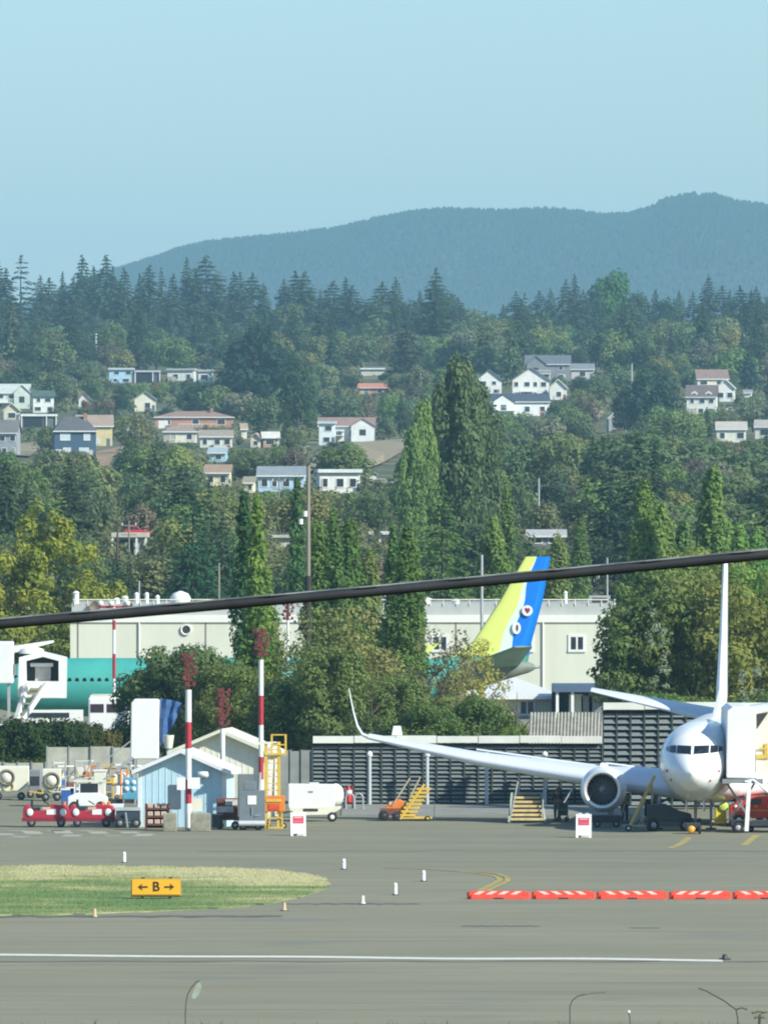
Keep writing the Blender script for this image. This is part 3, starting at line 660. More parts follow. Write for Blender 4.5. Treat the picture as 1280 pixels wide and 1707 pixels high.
for (x0, x1, yt, yb, wc, rc, typ, nw, lab), d in zip(HOUSES, HD):
    s = F / d; W = (x1 - x0) / s; HT = (yb - yt) / s; px = (x0 + x1) / 2; X = gx(px, d); zb = gz(yb, d)
    rz = RN.uniform(-.12, .12); dep = max(5, min(11, W * .7)); h = thing('house', lab, 'house', (X, d, zb), rz)
    mw = hcol('painted siding', wc); mr = hcol('roof covering', rc, .85); ov = .35; yf = 0
    if typ == 'flat': rh = min(.55, HT * .18)
    elif typ == 'flatish': rh = HT * .25
    else: rh = HT * (.38 if typ in ('front', 'dormer') else .34)
    wh = HT - rh; wb = MB(); wb.box(-W / 2 + ov, W / 2 - ov, 0, dep, -2.0, wh)
    r = MB()
    if typ == 'front':
        wb.prism([(-W / 2 + ov, wh - .01), (W / 2 - ov, wh - .01), (0, HT - .2)], 'y', 0.0, dep)
        for q in (-1, 1): r.prism([(q * W / 2, wh - .25), (0, HT - .15), (0, HT + .12), (q * W / 2, wh + .05)], 'y', -.5, dep + .4)
    elif typ in ('side', 'flatish', 'dormer'):
        r.prism([(-.5, wh - .1), (dep / 2, HT - .12), (dep + .5, wh - .1), (dep + .5, wh + .08), (dep / 2, HT + .1), (-.5, wh + .08)], 'x', -W / 2, W / 2)
        wb.prism([(0.05, wh - .02), (dep - .05, wh - .02), (dep / 2, HT - .15)], 'x', -W / 2 + ov, W / 2 - ov)
    elif typ == 'hip':
        a = W * .28; vs = [(-W / 2, -.5, wh), (W / 2, -.5, wh), (W / 2, dep + .5, wh), (-W / 2, dep + .5, wh), (-W / 2 + a, dep / 2, HT), (W / 2 - a, dep / 2, HT)]
        r.add(vs, [(0, 1, 5, 4), (1, 2, 5), (2, 3, 4, 5), (3, 0, 4), (3, 2, 1, 0)]); r.box(-W / 2 - .02, W / 2 + .02, -.52, dep + .52, wh - .22, wh - .002)
    else: r.box(-W / 2, W / 2, -.6, dep + .4, wh, HT)
    part('wall', wb, mw, h); ro = part('roof', r, mr, h)
    if RN.random() < .45 and typ in ('side', 'hip') and W > 8:
        c = MB().box(W * .2, W * .2 + .8, dep * .35, dep * .35 + .8, HT - .9, HT + .7); part('chimney', c, hcol('brick', (.32, .18, .13)), ro)
    if typ in ('side', 'hip', 'dormer', 'front'):
        e = MB().box(-W / 2 + .02, W / 2 - .02, -.56, -.502, wh - .16, wh + .06) if typ != 'front' else None
        if e: part('gutter', e, M_TRIM, h)
    if typ == 'dormer':
        for q in (-1, 1):
            dm = MB(); cx = q * W * .22; dm.prism([(cx - .9, wh), (cx + .9, wh), (cx + .9, wh + 1.0), (cx, wh + 1.6), (cx - .9, wh + 1.0)], 'y', .2, 2.6); do = part('dormer', dm, mw, h)
            part('pane', MB().box(cx - .4, cx + .4, .12, .22, wh + .25, wh + .95), M_GLASS, do)
    if nw:
        st = 2 if wh > 4.2 else 1
        for lv in range(st):
            for k in range(nw):
                cw = (W - 2 * ov) / nw; cx = -W / 2 + ov + cw * (k + .5 + RN.uniform(-.12, .12)); ww = min(1.5, cw * .45) * RN.uniform(.7, 1.3); z0 = wh * (lv + .38) / st; hw = min(1.3, wh / st * .42)
                add_window(h, cx - ww / 2, cx + ww / 2, z0, z0 + hw, -.02, m=(mat('bright blind', (.55, .62, .66), .4, .1) if 'navy' in lab else M_GLASS))
        if wh > 2.4:
            dr = MB().box(W * .36 - .45, W * .36 + .3, -.05, .04, 0, 2.0); part('door', dr, hcol('door paint', RN.choice([(.3, .1, .08), (.1, .15, .2), (.5, .5, .45)])), h)
        if W > 9 and typ in ('side', 'hip', 'front', 'dormer') and 'navy' not in lab:
            zd = wh * .46 if wh > 3.6 else .35; x0d = RN.uniform(-.45, -.1) * W; x1d = x0d + W * RN.uniform(.35, .5); dk = part('deck', MB().box(x0d, x1d, -2.2, -.06, zd - .18, zd), M_TRIM, h)
            rl = MB(); rl.box(x0d, x1d, -2.2, -2.12, zd + .85, zd + .95)
            for k in range(9): xx = x0d + (x1d - x0d - .08) * k / 8; rl.box(xx, xx + .06, -2.18, -2.13, zd + .001, zd + .849)
            part('railing', rl, M_TRIM, dk)
            for xx in (x0d + .1, x1d - .3): part('post', MB().box(xx, xx + .18, -2.15, -1.97, -1, zd - .181), M_TRIM, h)
        if W > 10 and typ == 'side' and RN.random() < .7:
            gxx = RN.choice((-.25, .28)) * W; gw = min(2.6, W * .2); gb = part('gable_wing', MB().prism([(gxx - gw, -1), (gxx + gw, -1), (gxx + gw, wh + .1), (gxx, wh + rh * .85), (gxx - gw, wh + .1)], 'y', -1.2, dep * .45), mw, h)
            for q in (-1, 1): part('gable_roof', MB().prism([(gxx + q * (gw + .35), wh - .12), (gxx, wh + rh * .85 + .03), (gxx, wh + rh * .85 + .25), (gxx + q * (gw + .35), wh + .1)], 'y', -1.5, dep * .45), mr, gb)
            part('pane', MB().box(gxx - .7, gxx + .7, -1.26, -1.205, wh * .45, wh * .8), M_GLASS, gb)
        if W > 8 and RN.random() < .6: part('garage_door', MB().box(-W * .44, -W * .44 + 2.4, -.06, .03, 0, min(2.1, wh - .3)), M_TRIM if wc[0] < .6 else hcol('door paint', (.4, .36, .3)), h)
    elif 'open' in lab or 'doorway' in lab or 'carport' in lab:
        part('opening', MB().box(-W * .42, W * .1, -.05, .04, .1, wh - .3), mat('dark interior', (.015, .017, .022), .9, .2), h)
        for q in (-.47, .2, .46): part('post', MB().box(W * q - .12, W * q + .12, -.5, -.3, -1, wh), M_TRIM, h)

# bare earth
M_DIRT = mat('bare tan earth', (.30, .25, .15), 1, .2, .2, col2=(.24, .20, .11)); M_DIRT2 = mat('bare orange earth', (.38, .22, .11), 1, .2, .2, col2=(.22, .18, .10))
for nm, m, pts in (('path', M_DIRT, [(512, 790), (520, 770), (528, 758), (545, 750), (549, 756), (536, 772), (527, 790)]), ('path', M_DIRT2, [(150, 760), (168, 756), (206, 748), (212, 754), (190, 765), (178, 786), (168, 790), (160, 772)]),
                   ('dry_lawn', M_DIRT, [(14, 762), (18, 745), (72, 740), (66, 752), (50, 764)]), ('bare_slope', M_DIRT, [(588, 742), (676, 735), (690, 745), (640, 775), (600, 790)]), ('bare_slope', M_DIRT, [(955, 740), (965, 700), (990, 672), (1012, 640), (1018, 660), (1002, 700), (985, 740)]),
                   ('dry_bank', M_DIRT, [(455, 757), (510, 752), (516, 760), (470, 765)])):
    vs = []
    for p in pts:
        d = hit(*p); x = gx(p[0], d); vs.append((x, d, ter(x, d) + .5))
    cx = sum(v[0] for v in vs) / len(vs); cy = sum(v[1] for v in vs) / len(vs)
    mb = MB(); k = len(vs); mb.add(vs + [(cx, cy, ter(cx, cy) + .6)], [(i, (i + 1) % k, k) for i in range(k)]); struct(nm, mb, m)
# ------------------------------------------------------------------ near and middle trees
def near_tree(name, label, px, d, mesh, col, rz=0.0, tr=None, sc=1.0, z=0.0, cat='tree', group=None):
    t = thing(name, label, cat, (gx(px, d), d, z), rz, group)
    col = (col[0] * 2.15, col[1] * 2.1, col[2] * 1.85); c = link('crown', mesh, t); c.color = (*col, 1); c.scale = (sc, sc, sc)
    if tr: part('trunk', tr, M_BARK, t)
    return t
# maple at the left edge
B = []
for cx, cz, r, n_ in ((-3.5, 8.6, 3.6, 22), (2.2, 9.6, 3.2, 22), (4.8, 6.2, 2.6, 14), (-1, 5.0, 4.2, 26), (-6, 6, 3, 12), (5.6, 3.4, 2.8, 14), (1, 12.3, 2.2, 14)):
    for i in range(n_):
        v = NP.normal(size=3); v /= np.linalg.norm(v); q = NP.uniform(.5, 1.0); rr = NP.uniform(.5, 1.05); B.append(((cx + v[0] * r * q, v[1] * r * q * .9, cz + v[2] * r * q), rr, NP.uniform(.2, .9)))
m_maple = cloud_mesh('crown', blobs_to_leaves(B, 7.0, .20))
near_tree('maple_tree', 'big yellow-green maple filling the left edge', 52, 890, m_maple, (.108, .128, .026), tr=trunk_mb(8, .35, 5, 3), sc=1.06)
m_side = broad('crown', 8, 7, 44, (.10, .2), 4.6, .18, .06, False)
near_tree('maple_tree', 'lower yellow-green maple beside the beige building', 128, 872, m_side, (.094, .118, .028), tr=trunk_mb(6, .2, 4, 2), sc=.95)
near_tree('maple_tree', 'yellow maple branches low behind the boarding platform', 18, 868, m_side, (.10, .12, .028), 1.5, trunk_mb(6, .2, 4, 2), sc=.95)
# conifers in the middle distance
m_cedar = fir('crown', 17, 9.5, 26, 12, 26, .42, .16, .1, False, top=.75)
m_cedar2 = fir('crown', 15, 8.0, 24, 12, 24, .40, .25, .1, False, top=.8)
near_tree('cedar_tree', 'spreading green cedar with drooping boughs under the cottonwoods', 738, 1010, m_cedar, (.055, .10, .035), .4, trunk_mb(15, .3), z=1.0, sc=.93)
near_tree('conifer_tree', 'big dark green conifer above the beige building', 322, 1040, m_cedar2, (.022, .058, .034), 1.0, trunk_mb(13, .3), z=1.5, sc=.98)
near_tree('conifer_tree', 'second dark conifer right of the big one above the beige building', 372, 1060, m_cedar2, (.028, .06, .034), 2.2, trunk_mb(13, .3), z=2, sc=.80)
near_tree('conifer_tree', 'tall dark conifer on the right behind the poplars', 1062, 1150, m_cedar2, (.030, .055, .038), 3, trunk_mb(13, .3), z=4, sc=1.18)
near_tree('conifer_tree', 'dark narrow conifer right of the maple', 196, 1000, m_cedar2, (.024, .055, .034), 3, trunk_mb(13, .3), z=1.5, sc=.62)
# cottonwoods
def cotton(h, w, n):
    B = []
    for i in range(n):
        t = NP.uniform(.08, 1); prof = (math.sin(min(1, t * 1.6 + .35) * math.pi / 2)) * (1 - max(0, t - .74) ** 1.5 / .26 ** 1.5 * .70) * (.8 + .2 * math.sin(t * 19))
        a = NP.uniform(0, 6.28); q = w / 2 * prof * NP.uniform(.35, .95); r = NP.uniform(.07, .15) * w
        B.append(((math.cos(a) * q, math.sin(a) * q, h * t), (r, r, r * 1.25), NP.uniform(.2, .8)))
    return B
m_cw = cloud_mesh('crown', blobs_to_leaves(cotton(19, 9.6, 190), 4.4, .30))
for px, d, sc, col, lab, wz in ((765, 1230, 1.31, (.052, .080, .042), 'tallest dark green cottonwood in the middle of the picture', 0), (797, 1250, 1.16, (.046, .072, .040), 'dark cottonwood on the right side of the tall group', 1), (742, 1245, 1.16, (.056, .086, .042), 'cottonwood just left of the tallest one', 2),
                            (706, 1215, 1.08, (.085, .135, .05), 'light green slender cottonwood left of the tall group', 3), (688, 1205, .95, (.08, .13, .05), 'short light green cottonwood at the left of the group', 4)):
    t = near_tree('cottonwood_tree', lab, px, d, m_cw, col, wz * 1.3, trunk_mb(15, .35), sc=sc, z=ter(gx(px, d), d) - .5)
    for c in kids(t):
        if c.name.startswith('crown'): c.scale = (sc * (.42 if px < 720 else .56), sc * (.42 if px < 720 else .56), sc * 1.0)
# lombardy poplars
m_p = [poplar('crown', 16, 2.0, 95, 4.6, .16, False), poplar('crown', 15, 2.8, 120, 4.6, .17, False, .3), poplar('crown', 13, 3.4, 110, 4.6, .18, False)]
POPL = [(407, 712, 1.06, 0, (.026, .060, .026), 'slim poplar coloured as the shaded left side of a pair'), (428, 705, 1.04, 0, (.070, .115, .03), 'tall slim poplar coloured as the sunlit right side, before the beige building'), (448, 735, .78, 1, (.06, .10, .03), 'short poplar right of the tall slim light green one'),  # first two crowns: shaded and sunlit side put into their greens
        (495, 905, 1.1, 0, (.035, .075, .03), 'dark poplar directly left of the tall utility pole'), (536, 745, .98, 1, (.060, .10, .032), 'full green poplar right of the tall utility pole'), (556, 740, .99, 0, (.045, .085, .03), 'narrow poplar between two full ones'), (577, 755, .98, 1, (.05, .09, .03), 'green poplar third right of the tall utility pole'),
        (612, 760, .84, 1, (.085, .11, .04), 'olive poplar left of the pair before the teal jetliner'), (655, 735, .92, 0, (.04, .08, .028), 'dark poplar left in the pair before the teal jetliner'), (676, 720, .96, 1, (.055, .095, .03), 'green poplar right in the pair before the teal jetliner'), (692, 745, .86, 0, (.05, .085, .03), 'thin poplar close right of the pair'),
        (822, 960, 1.0, 2, (.075, .115, .035), 'poplar behind the yellow and blue tail fin'), (845, 990, 1.0, 0, (.06, .1, .035), 'thin poplar right behind the yellow and blue tail fin'), (930, 1000, .82, 2, (.08, .11, .04), 'light green poplar above the cable right of the tail fin'), (965, 1010, .8, 1, (.06, .1, .04), 'second light green poplar right of the tail fin'),
        (1068, 900, 1.15, 1, (.07, .115, .035), 'tall poplar left of the white tail fin'), (1102, 930, 1.12, 2, (.075, .115, .035), 'broad poplar behind the white tail fin'), (1140, 940, 1.0, 2, (.055, .1, .035), 'green poplar left behind the tall white fin'),
        (1176, 905, 1.1, 0, (.022, .05, .028), 'poplar coloured as the shaded side of the pair right of the fin'), (1196, 895, 1.22, 1, (.065, .11, .035), 'tallest poplar near the right edge'), (1232, 920, 1.0, 2, (.07, .13, .035), 'bright poplar right of the tallest one'), (1262, 925, .98, 2, (.06, .12, .035), 'green poplar at the right edge')]  # first crown's dark green holds the shaded side of the pair
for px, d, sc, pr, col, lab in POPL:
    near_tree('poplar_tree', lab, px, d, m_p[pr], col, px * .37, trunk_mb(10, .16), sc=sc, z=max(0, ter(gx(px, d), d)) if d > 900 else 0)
# belt of broad trees behind the fence and on the right
m_sp = broad('crown', 9, 6.5, 60, (.07, .14), 2.1, .12, .05, False)
m_b = [m_sp if False else broad('crown', 7.2, 6.5, 70, (.08, .16), 4.8, .125, .04, False), broad('crown', 6.4, 7.5, 80, (.07, .15), 4.8, .125, .03, False), broad('crown', 9, 6.5, 80, (.08, .16), 4.8, .135, .05, False), broad('crown', 12, 8.5, 110, (.06, .14), 4.6, .16, .04, False)]
BELT = [(262, 688, .92, 0, (.040, .070, .030), 'round dark tree left of the striped mast beside the teal fuselage'), (300, 684, 1.14, 0, (.050, .078, .034), 'round grey-green tree behind the striped mast'), (338, 690, 1.06, 0, (.038, .068, .03), 'dark tree behind the yellow cream shed'),
        (372, 680, .80, 2, (.070, .09, .034), 'olive tree above the cream shed'), (408, 674, .78, 2, (.075, .10, .032), 'green tree behind the second striped mast'), (455, 668, .70, 2, (.06, .092, .034), 'green tree right of the second striped mast'), (495, 672, .72, 2, (.040, .070, .03), 'dark tree over the left end of the slatted fence'),
        (545, 666, .98, 2, (.066, .09, .034), 'olive green tree over the slatted fence'), (575, 672, .70, 1, (.042, .075, .03), 'dark tree behind the raised wing tip'), (618, 664, .60, 1, (.06, .085, .035), 'dull green tree right of the raised wing tip'), (660, 668, .74, 2, (.070, .098, .036), 'green tree in the middle of the belt'),
        (705, 662, .74, 1, (.055, .085, .03), 'broad tree in front of the teal fuselage'), (745, 668, .78, 1, (.070, .09, .034), 'olive tree left below the yellow fin'), (785, 664, .80, 1, (.055, .085, .03), 'dense shrub tree below the yellow fin'), (825, 666, .66, 1, (.062, .095, .03), 'green shrub tree below the stabiliser of the teal jetliner'),
        (862, 662, .50, 1, (.065, .10, .03), 'lowest shrub at the right end of the belt'), (590, 700, 1.16, 2, (.12, .12, .05), 'yellow-brown tree before the middle of the building'), (735, 705, .98, 2, (.10, .10, .055), 'thin brownish tree left of the yellow fin'), (640, 700, .72, 0, (.07, .1, .035), 'green tree before the middle of the building'), (790, 725, .86, 0, (.17, .17, .045), 'yellow leaved tree at the root of the yellow fin'),
        (548, 700, 1.15, 2, (.08, .1, .036), 'tall airy olive tree right of the dark pole sleeve'), (470, 705, .98, 2, (.09, .105, .04), 'airy tree below the small red lamp mast'), (1082, 715, .98, 3, (.07, .10, .034), 'full green tree at the right corner of the beige building'), (1085, 700, 1.0, 3, (.062, .09, .034), 'full green tree left of the white fin'), (1128, 712, 1.1, 3, (.075, .105, .036), 'broad olive tree left of the white fin'), (1168, 700, 1.06, 3, (.080, .10, .034), 'olive green tree directly behind the white fin'),
        (1205, 715, 1.2, 3, (.085, .11, .034), 'tall olive tree behind the top of the white fin'), (1240, 698, 1.02, 3, (.095, .11, .034), 'yellow-olive tree right of the white fin'), (1276, 708, 1.1, 3, (.07, .12, .034), 'green tree cut by the right edge'), (1100, 668, .75, 0, (.06, .10, .034), 'low shrub behind the nose of the parked jetliner'), (1160, 672, .7, 0, (.07, .10, .034), 'low shrub left of the white fin root'), (1265, 670, .72, 0, (.05, .085, .034), 'low shrub behind the white passenger stair')]
for px, d, sc, pr, col, lab in BELT:
    near_tree('broadleaf_tree', lab, px, d, m_sp if px in (590, 735, 640, 790, 612, 548, 470, 692, 758) else m_b[pr], col, px * .71, trunk_mb(5, .14, 4, 1.6), sc=sc)
# hedge on the left
m_h = cloud_mesh('hedge', blobs_to_leaves([((NP.uniform(-2.4, 2.4), NP.uniform(-.7, .7), NP.uniform(.3, 1.9)), NP.uniform(.4, .75), NP.uniform(.2, .8)) for _ in range(46)], 4.5, .12))
for px, d, col, lab, sc in ((8, 695, (.045, .085, .028), 'dark green hedge at the left edge under the boarding platform', 1.0), (66, 697, (.042, .08, .028), 'dark green hedge in front of the white flatbed', 1.0), (104, 700, (.06, .085, .03), 'right end of the dark hedge', .9), (150, 702, (.13, .13, .04), 'yellow-brown bush under the white shuttle bus', .72), (196, 703, (.025, .045, .022), 'very dark bush left of the white covered stair', .85),
                            (20, 655, (.10, .14, .035), 'low light green bush above the first cream cart', .45), (60, 657, (.10, .14, .035), 'low light green bush behind the second cream cart', .45)):
    o = link('hedge', m_h, None, (gx(px, d), d, 0), 0); o.scale = (sc, sc, sc * 1.15); o.color = (*col, 1); tag(o, lab, 'bush')
# white blossom sprays on the right hand shrubs
for px, py, d in ((1100, 1115, 664), (1095, 1045, 668), (1252, 1140, 662)):
    o = link('blossom_shrub', cloud_mesh('blossom_shrub', blobs_to_leaves([((NP.uniform(-.6, .6), NP.uniform(-.2, .2), NP.uniform(-1.1, 1.1)), NP.uniform(.16, .3), .6) for _ in range(14)], 2.2, .07)), None, (gx(px, d), d, gz(py, d))); o.color = (.26, .30, .20, 1)
    tag(o, {1100: 'pale leaf spray on the shrub left of the white fin', 1095: 'pale leaf spray high left of the white fin', 1252: 'pale leaf spray right of the white fin'}[px], 'plant')

# ------------------------------------------------------------------ terminal building
M_BEIGE = mat('beige stucco', (.62, .63, .52), .85, .05, .5, bump=.1, stretch=(1, 1, .15)); M_BEIGE2 = mat('off white cornice', (.76, .76, .69), .7, .05, .5)
M_METAL = mat('grey roof metal', (.45, .46, .46), .5, .12, 1, metal=.3); M_WHITE = mat('white enamel', (.80, .80, .77), .4, .04, 1.2); M_CREAM = mat('cream enamel', (.76, .74, .60), .45, .06, 1)
M_DK = mat('dark steel', (.04, .042, .045), .5, .2, 2); M_GREY = mat('grey steel', (.26, .28, .29), .5, .12, 2, metal=.2); M_RUB = mat('tyre rubber', (.025, .025, .025), .9, .2, 3)
M_RED = mat('signal red paint', (.50, .03, .035), .5, .12, 2); M_ORG = mat('orange paint', (.75, .22, .03), .5, .12, 2); M_YEL = mat('yellow paint', (.72, .48, .07), .5, .12, 2); M_BLUE = mat('blue paint', (.04, .13, .42), .5, .12, 2)
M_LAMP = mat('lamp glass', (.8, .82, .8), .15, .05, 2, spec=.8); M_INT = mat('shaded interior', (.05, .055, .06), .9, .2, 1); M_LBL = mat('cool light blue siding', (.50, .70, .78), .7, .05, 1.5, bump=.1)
def bbox(px0, px1, d, zb=0): return gx(px0, d), gx(px1, d)
d = 850.0; x0, x1 = gx(117, d), gx(1031, d); ZT = gz(1032, d); b = thing('terminal_building', 'long beige two storey building behind the poplars', 'building', ((x0 + x1) / 2, d, 0))
W2 = (x1 - x0) / 2; part('wall', MB().box(-W2, W2, 0, 16, -.5, ZT), M_BEIGE, b)
part('cornice', MB().box(-W2 - .05, W2 + .05, -.14, 16.1, ZT - .25, ZT + .3), M_BEIGE2, b)
pr = part('parapet', MB().box(-W2 + .1, W2 - .1, .5, 15.9, ZT + .302, ZT + 1.15), mat('grey parapet panel', (.42, .44, .42), .8, .08, .6), b)
r = MB(); r.cyl((-W2 + .2, .45, ZT + 1.45), (W2 - .2, .45, ZT + 1.45), .05, n=6)
for k in range(42): xx = -W2 + .3 + k * (2 * W2 - .6) / 41; r.cyl((xx, .45, ZT + 1.0), (xx, .45, ZT + 1.45), .035, n=5)
part('railing', r, M_CREAM, pr)
for px in (130, 343, 560, 760): xx = gx(px, d) - (x0 + x1) / 2; part('wall_joint', MB().box(xx - .05, xx + .05, -.03, .0, 0, ZT - .26), mat('dark wall joint', (.22, .22, .19), .9), b)  # dark strips mark the vertical wall joints
for px, w_, h_ in ((420, 1.8, .7), (640, 2.2, .6), (1000, 1.6, .6)):
    xx = gx(px, d) - (x0 + x1) / 2; ub = part('roof_unit', MB().box(xx - w_ / 2, xx + w_ / 2, 1.0, 2.6, ZT + 1.15, ZT + 1.15 + h_), M_METAL, b); part('grille', MB().box(xx - w_ * .35, xx + w_ * .35, .95, .999, ZT + 1.25, ZT + 1.0 + h_), M_DK, ub)
for px in (232, 430, 905, 1020):
    xx = gx(px, d) - (x0 + x1) / 2; part('downpipe', MB().cyl((xx, -.1, 0), (xx, -.1, ZT - .26), .06, n=8), M_BEIGE2, b)
for px, w_, h_ in ((126, .5, .8), (194, .5, .3), (208, .5, .45), (227, .35, .7), (244, .35, .7), (262, .35, .5), (610, .5, .2), (707, 1.1, .35), (760, .6, .2), (943, .3, .8), (478, .4, .5)):
    xx = gx(px, d) - (x0 + x1) / 2; m_ = MB().cyl((xx, 1.3, ZT + 1.1), (xx, 1.3, ZT + 1.15 + h_), w_ * .45, n=10); m_.cyl((xx, 1.3, ZT + 1.15 + h_), (xx, 1.3, ZT + 1.3 + h_), w_ * .6, w_ * .2, n=10); part('roof_vent', m_, M_WHITE, b)
for px, hh in ((300, 1.0),):
    xx = gx(px, d) - (x0 + x1) / 2; part('roof_fan', MB().lathe((xx, 1.6, ZT + 1.15), (0, 0, 1), [(0, .75), (.4, .8), (.75, .6), (.95, .1)], 14), M_WHITE, b)
for px in (157, 212): xx = gx(px, d) - (x0 + x1) / 2; part('roof_dish', MB().lathe((xx, .3, ZT + .9), (0.2, -1, .15), [(0, .02), (.05, .3), (.16, .42)], 12), mat('brown dish', (.16, .12, .09), .7), b)
xx = gx(310, d) - (x0 + x1) / 2; zz = gz(1050, d); vn = part('wall_vent', MB().lathe((xx, -.02, zz), (0, -1, 0), [(0, .42), (.12, .42), (.12, .34), (.05, .30)], 18), M_BEIGE2, b); part('louvre', MB().lathe((xx, -.03, zz), (0, -1, 0), [(.03, .01), (.03, .34)], 18), M_DK, vn)
for pxa, pxb, n_ in ((948, 975, 1), (869, 889, 1), (1004 - 600, 1004 - 600, 0), (628, 655, 1), (720, 747, 1)):
    if n_: xa, xb = gx(pxa, d) - (x0 + x1) / 2 + .15, gx(pxb, d) - (x0 + x1) / 2 - .15; add_window(b, xa, xb, gz(1083, d), gz(1062, d), -.02, fw=.2, mull=1)
# lower annexe in front
d2 = 820.0; an = thing('annexe_building', 'low cream annexe with a white roof edge below the beige wall', 'building', (gx(865, d2), d2, 0))
xa, xb = gx(798, d2) - gx(865, d2), gx(932, d2) - gx(865, d2); zt = gz(1160, d2)
part('wall', MB().box(xa + .4, xb - .1, 0, 12, -.4, zt), mat('cream annexe wall', (.68, .65, .50), .85, .05, .5), an)
part('roof', MB().add([(xa, -.8, zt), (xb + .4, -.8, zt), (xb - 3, 11, zt + 1.1), (xa + 1, 11, zt + 1.1), (xa, -.8, zt - .25), (xb + .4, -.8, zt - .25), (xb - 3, 11, zt - .24), (xa + 1, 11, zt - .24)], [(0, 1, 2, 3), (7, 6, 5, 4), (0, 4, 5, 1), (1, 5, 6, 2), (2, 6, 7, 3), (3, 7, 4, 0)]), M_WHITE, an)
add_window(an, gx(868, d2) - gx(865, d2), gx(889, d2) - gx(865, d2), gz(1190, d2), gz(1170, d2), -.03, fw=.15, mull=1)
cn = thing('canopy', 'open blue-grey loading canopy right of the cream annexe', 'canopy', (gx(980, 812), 812, 0)); h_ = gz(1146, 812)
xa, xb = gx(922, 812) - gx(980, 812), gx(1032, 812) - gx(980, 812)
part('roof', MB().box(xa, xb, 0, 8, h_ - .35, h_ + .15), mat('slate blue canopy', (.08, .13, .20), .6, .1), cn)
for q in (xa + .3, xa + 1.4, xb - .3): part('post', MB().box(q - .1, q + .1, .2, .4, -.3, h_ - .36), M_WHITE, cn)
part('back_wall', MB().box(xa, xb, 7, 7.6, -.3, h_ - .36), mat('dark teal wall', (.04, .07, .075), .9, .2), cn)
for px, w_ in ((960, 1.0), (978, .8), (1000, 1.6)): tag(link('pallet_crate', MB().box(-w_ / 2, w_ / 2, 0, 1, 0, 1.2 + w_ * .6).mesh('pallet_crate', M_GREY if px != 960 else M_CREAM), None, (gx(px, 815), 815, 0)), {960: 'cream crate standing at the left post of the blue-grey canopy', 978: 'small grey crate in the middle of the blue-grey canopy', 1000: 'large grey crate under the right half of the blue-grey canopy'}[px], 'crate')

# ------------------------------------------------------------------ jetliners
SEC = [(0, 3.02, .04, .04), (.12, 3.02, .30, .28), (.35, 3.03, .55, .53), (.8, 3.06, .86, .83), (1.3, 3.12, 1.10, 1.06), (1.9, 3.22, 1.32, 1.30), (2.5, 3.33, 1.50, 1.55), (3.2, 3.41, 1.65, 1.76), (4.2, 3.45, 1.78, 1.90), (5.4, 3.46, 1.86, 1.98), (7, 3.46, 1.88, 2.005),
       (24.5, 3.46, 1.88, 2.005), (27, 3.56, 1.80, 1.90), (29.5, 3.78, 1.58, 1.67), (32, 4.08, 1.25, 1.34), (34.5, 4.40, .86, .98), (36.6, 4.68, .50, .62), (38, 4.82, .24, .34), (38.4, 4.84, .08, .16)]
SY = [s[0] for s in SEC]
def sec(y): return [float(np.interp(y, SY, [s[k] for s in SEC])) for k in (1, 2, 3)]
def front_y(x, z):
    y = 0.0
    while y < 8:
        zc, a, b = sec(y)
        if (x / a) ** 2 + ((z - zc) / b) ** 2 <= 1: return y
        y += .01
    return y
def airfoil(c, t, n=8):
    """closed outline (chord fraction, z fraction) of a wing section"""
    up = [(k / n) ** 1.5 for k in range(n + 1)]; f = lambda u: t * 5 * (.2969 * math.sqrt(u) - .126 * u - .3516 * u * u + .2843 * u ** 3 - .1015 * u ** 4)
    return [(u * c, f(u) * c * 1.1) for u in up] + [(u * c, -f(u) * c * 1.15) for u in up[::-1][1:-1]]
def surf(mb, stations, vertical=False, tw=0.0):
    """stations: (x, y of leading edge, z, chord, thickness ratio)"""
    rings = []
    for (x, y, z, c, t) in stations:
        rings.append([(x + p[1], y + p[0], z) if vertical else (x, y + p[0], z + p[1] + tw * p[0]) for p in airfoil(c, t)])
    return mb.loft(rings)
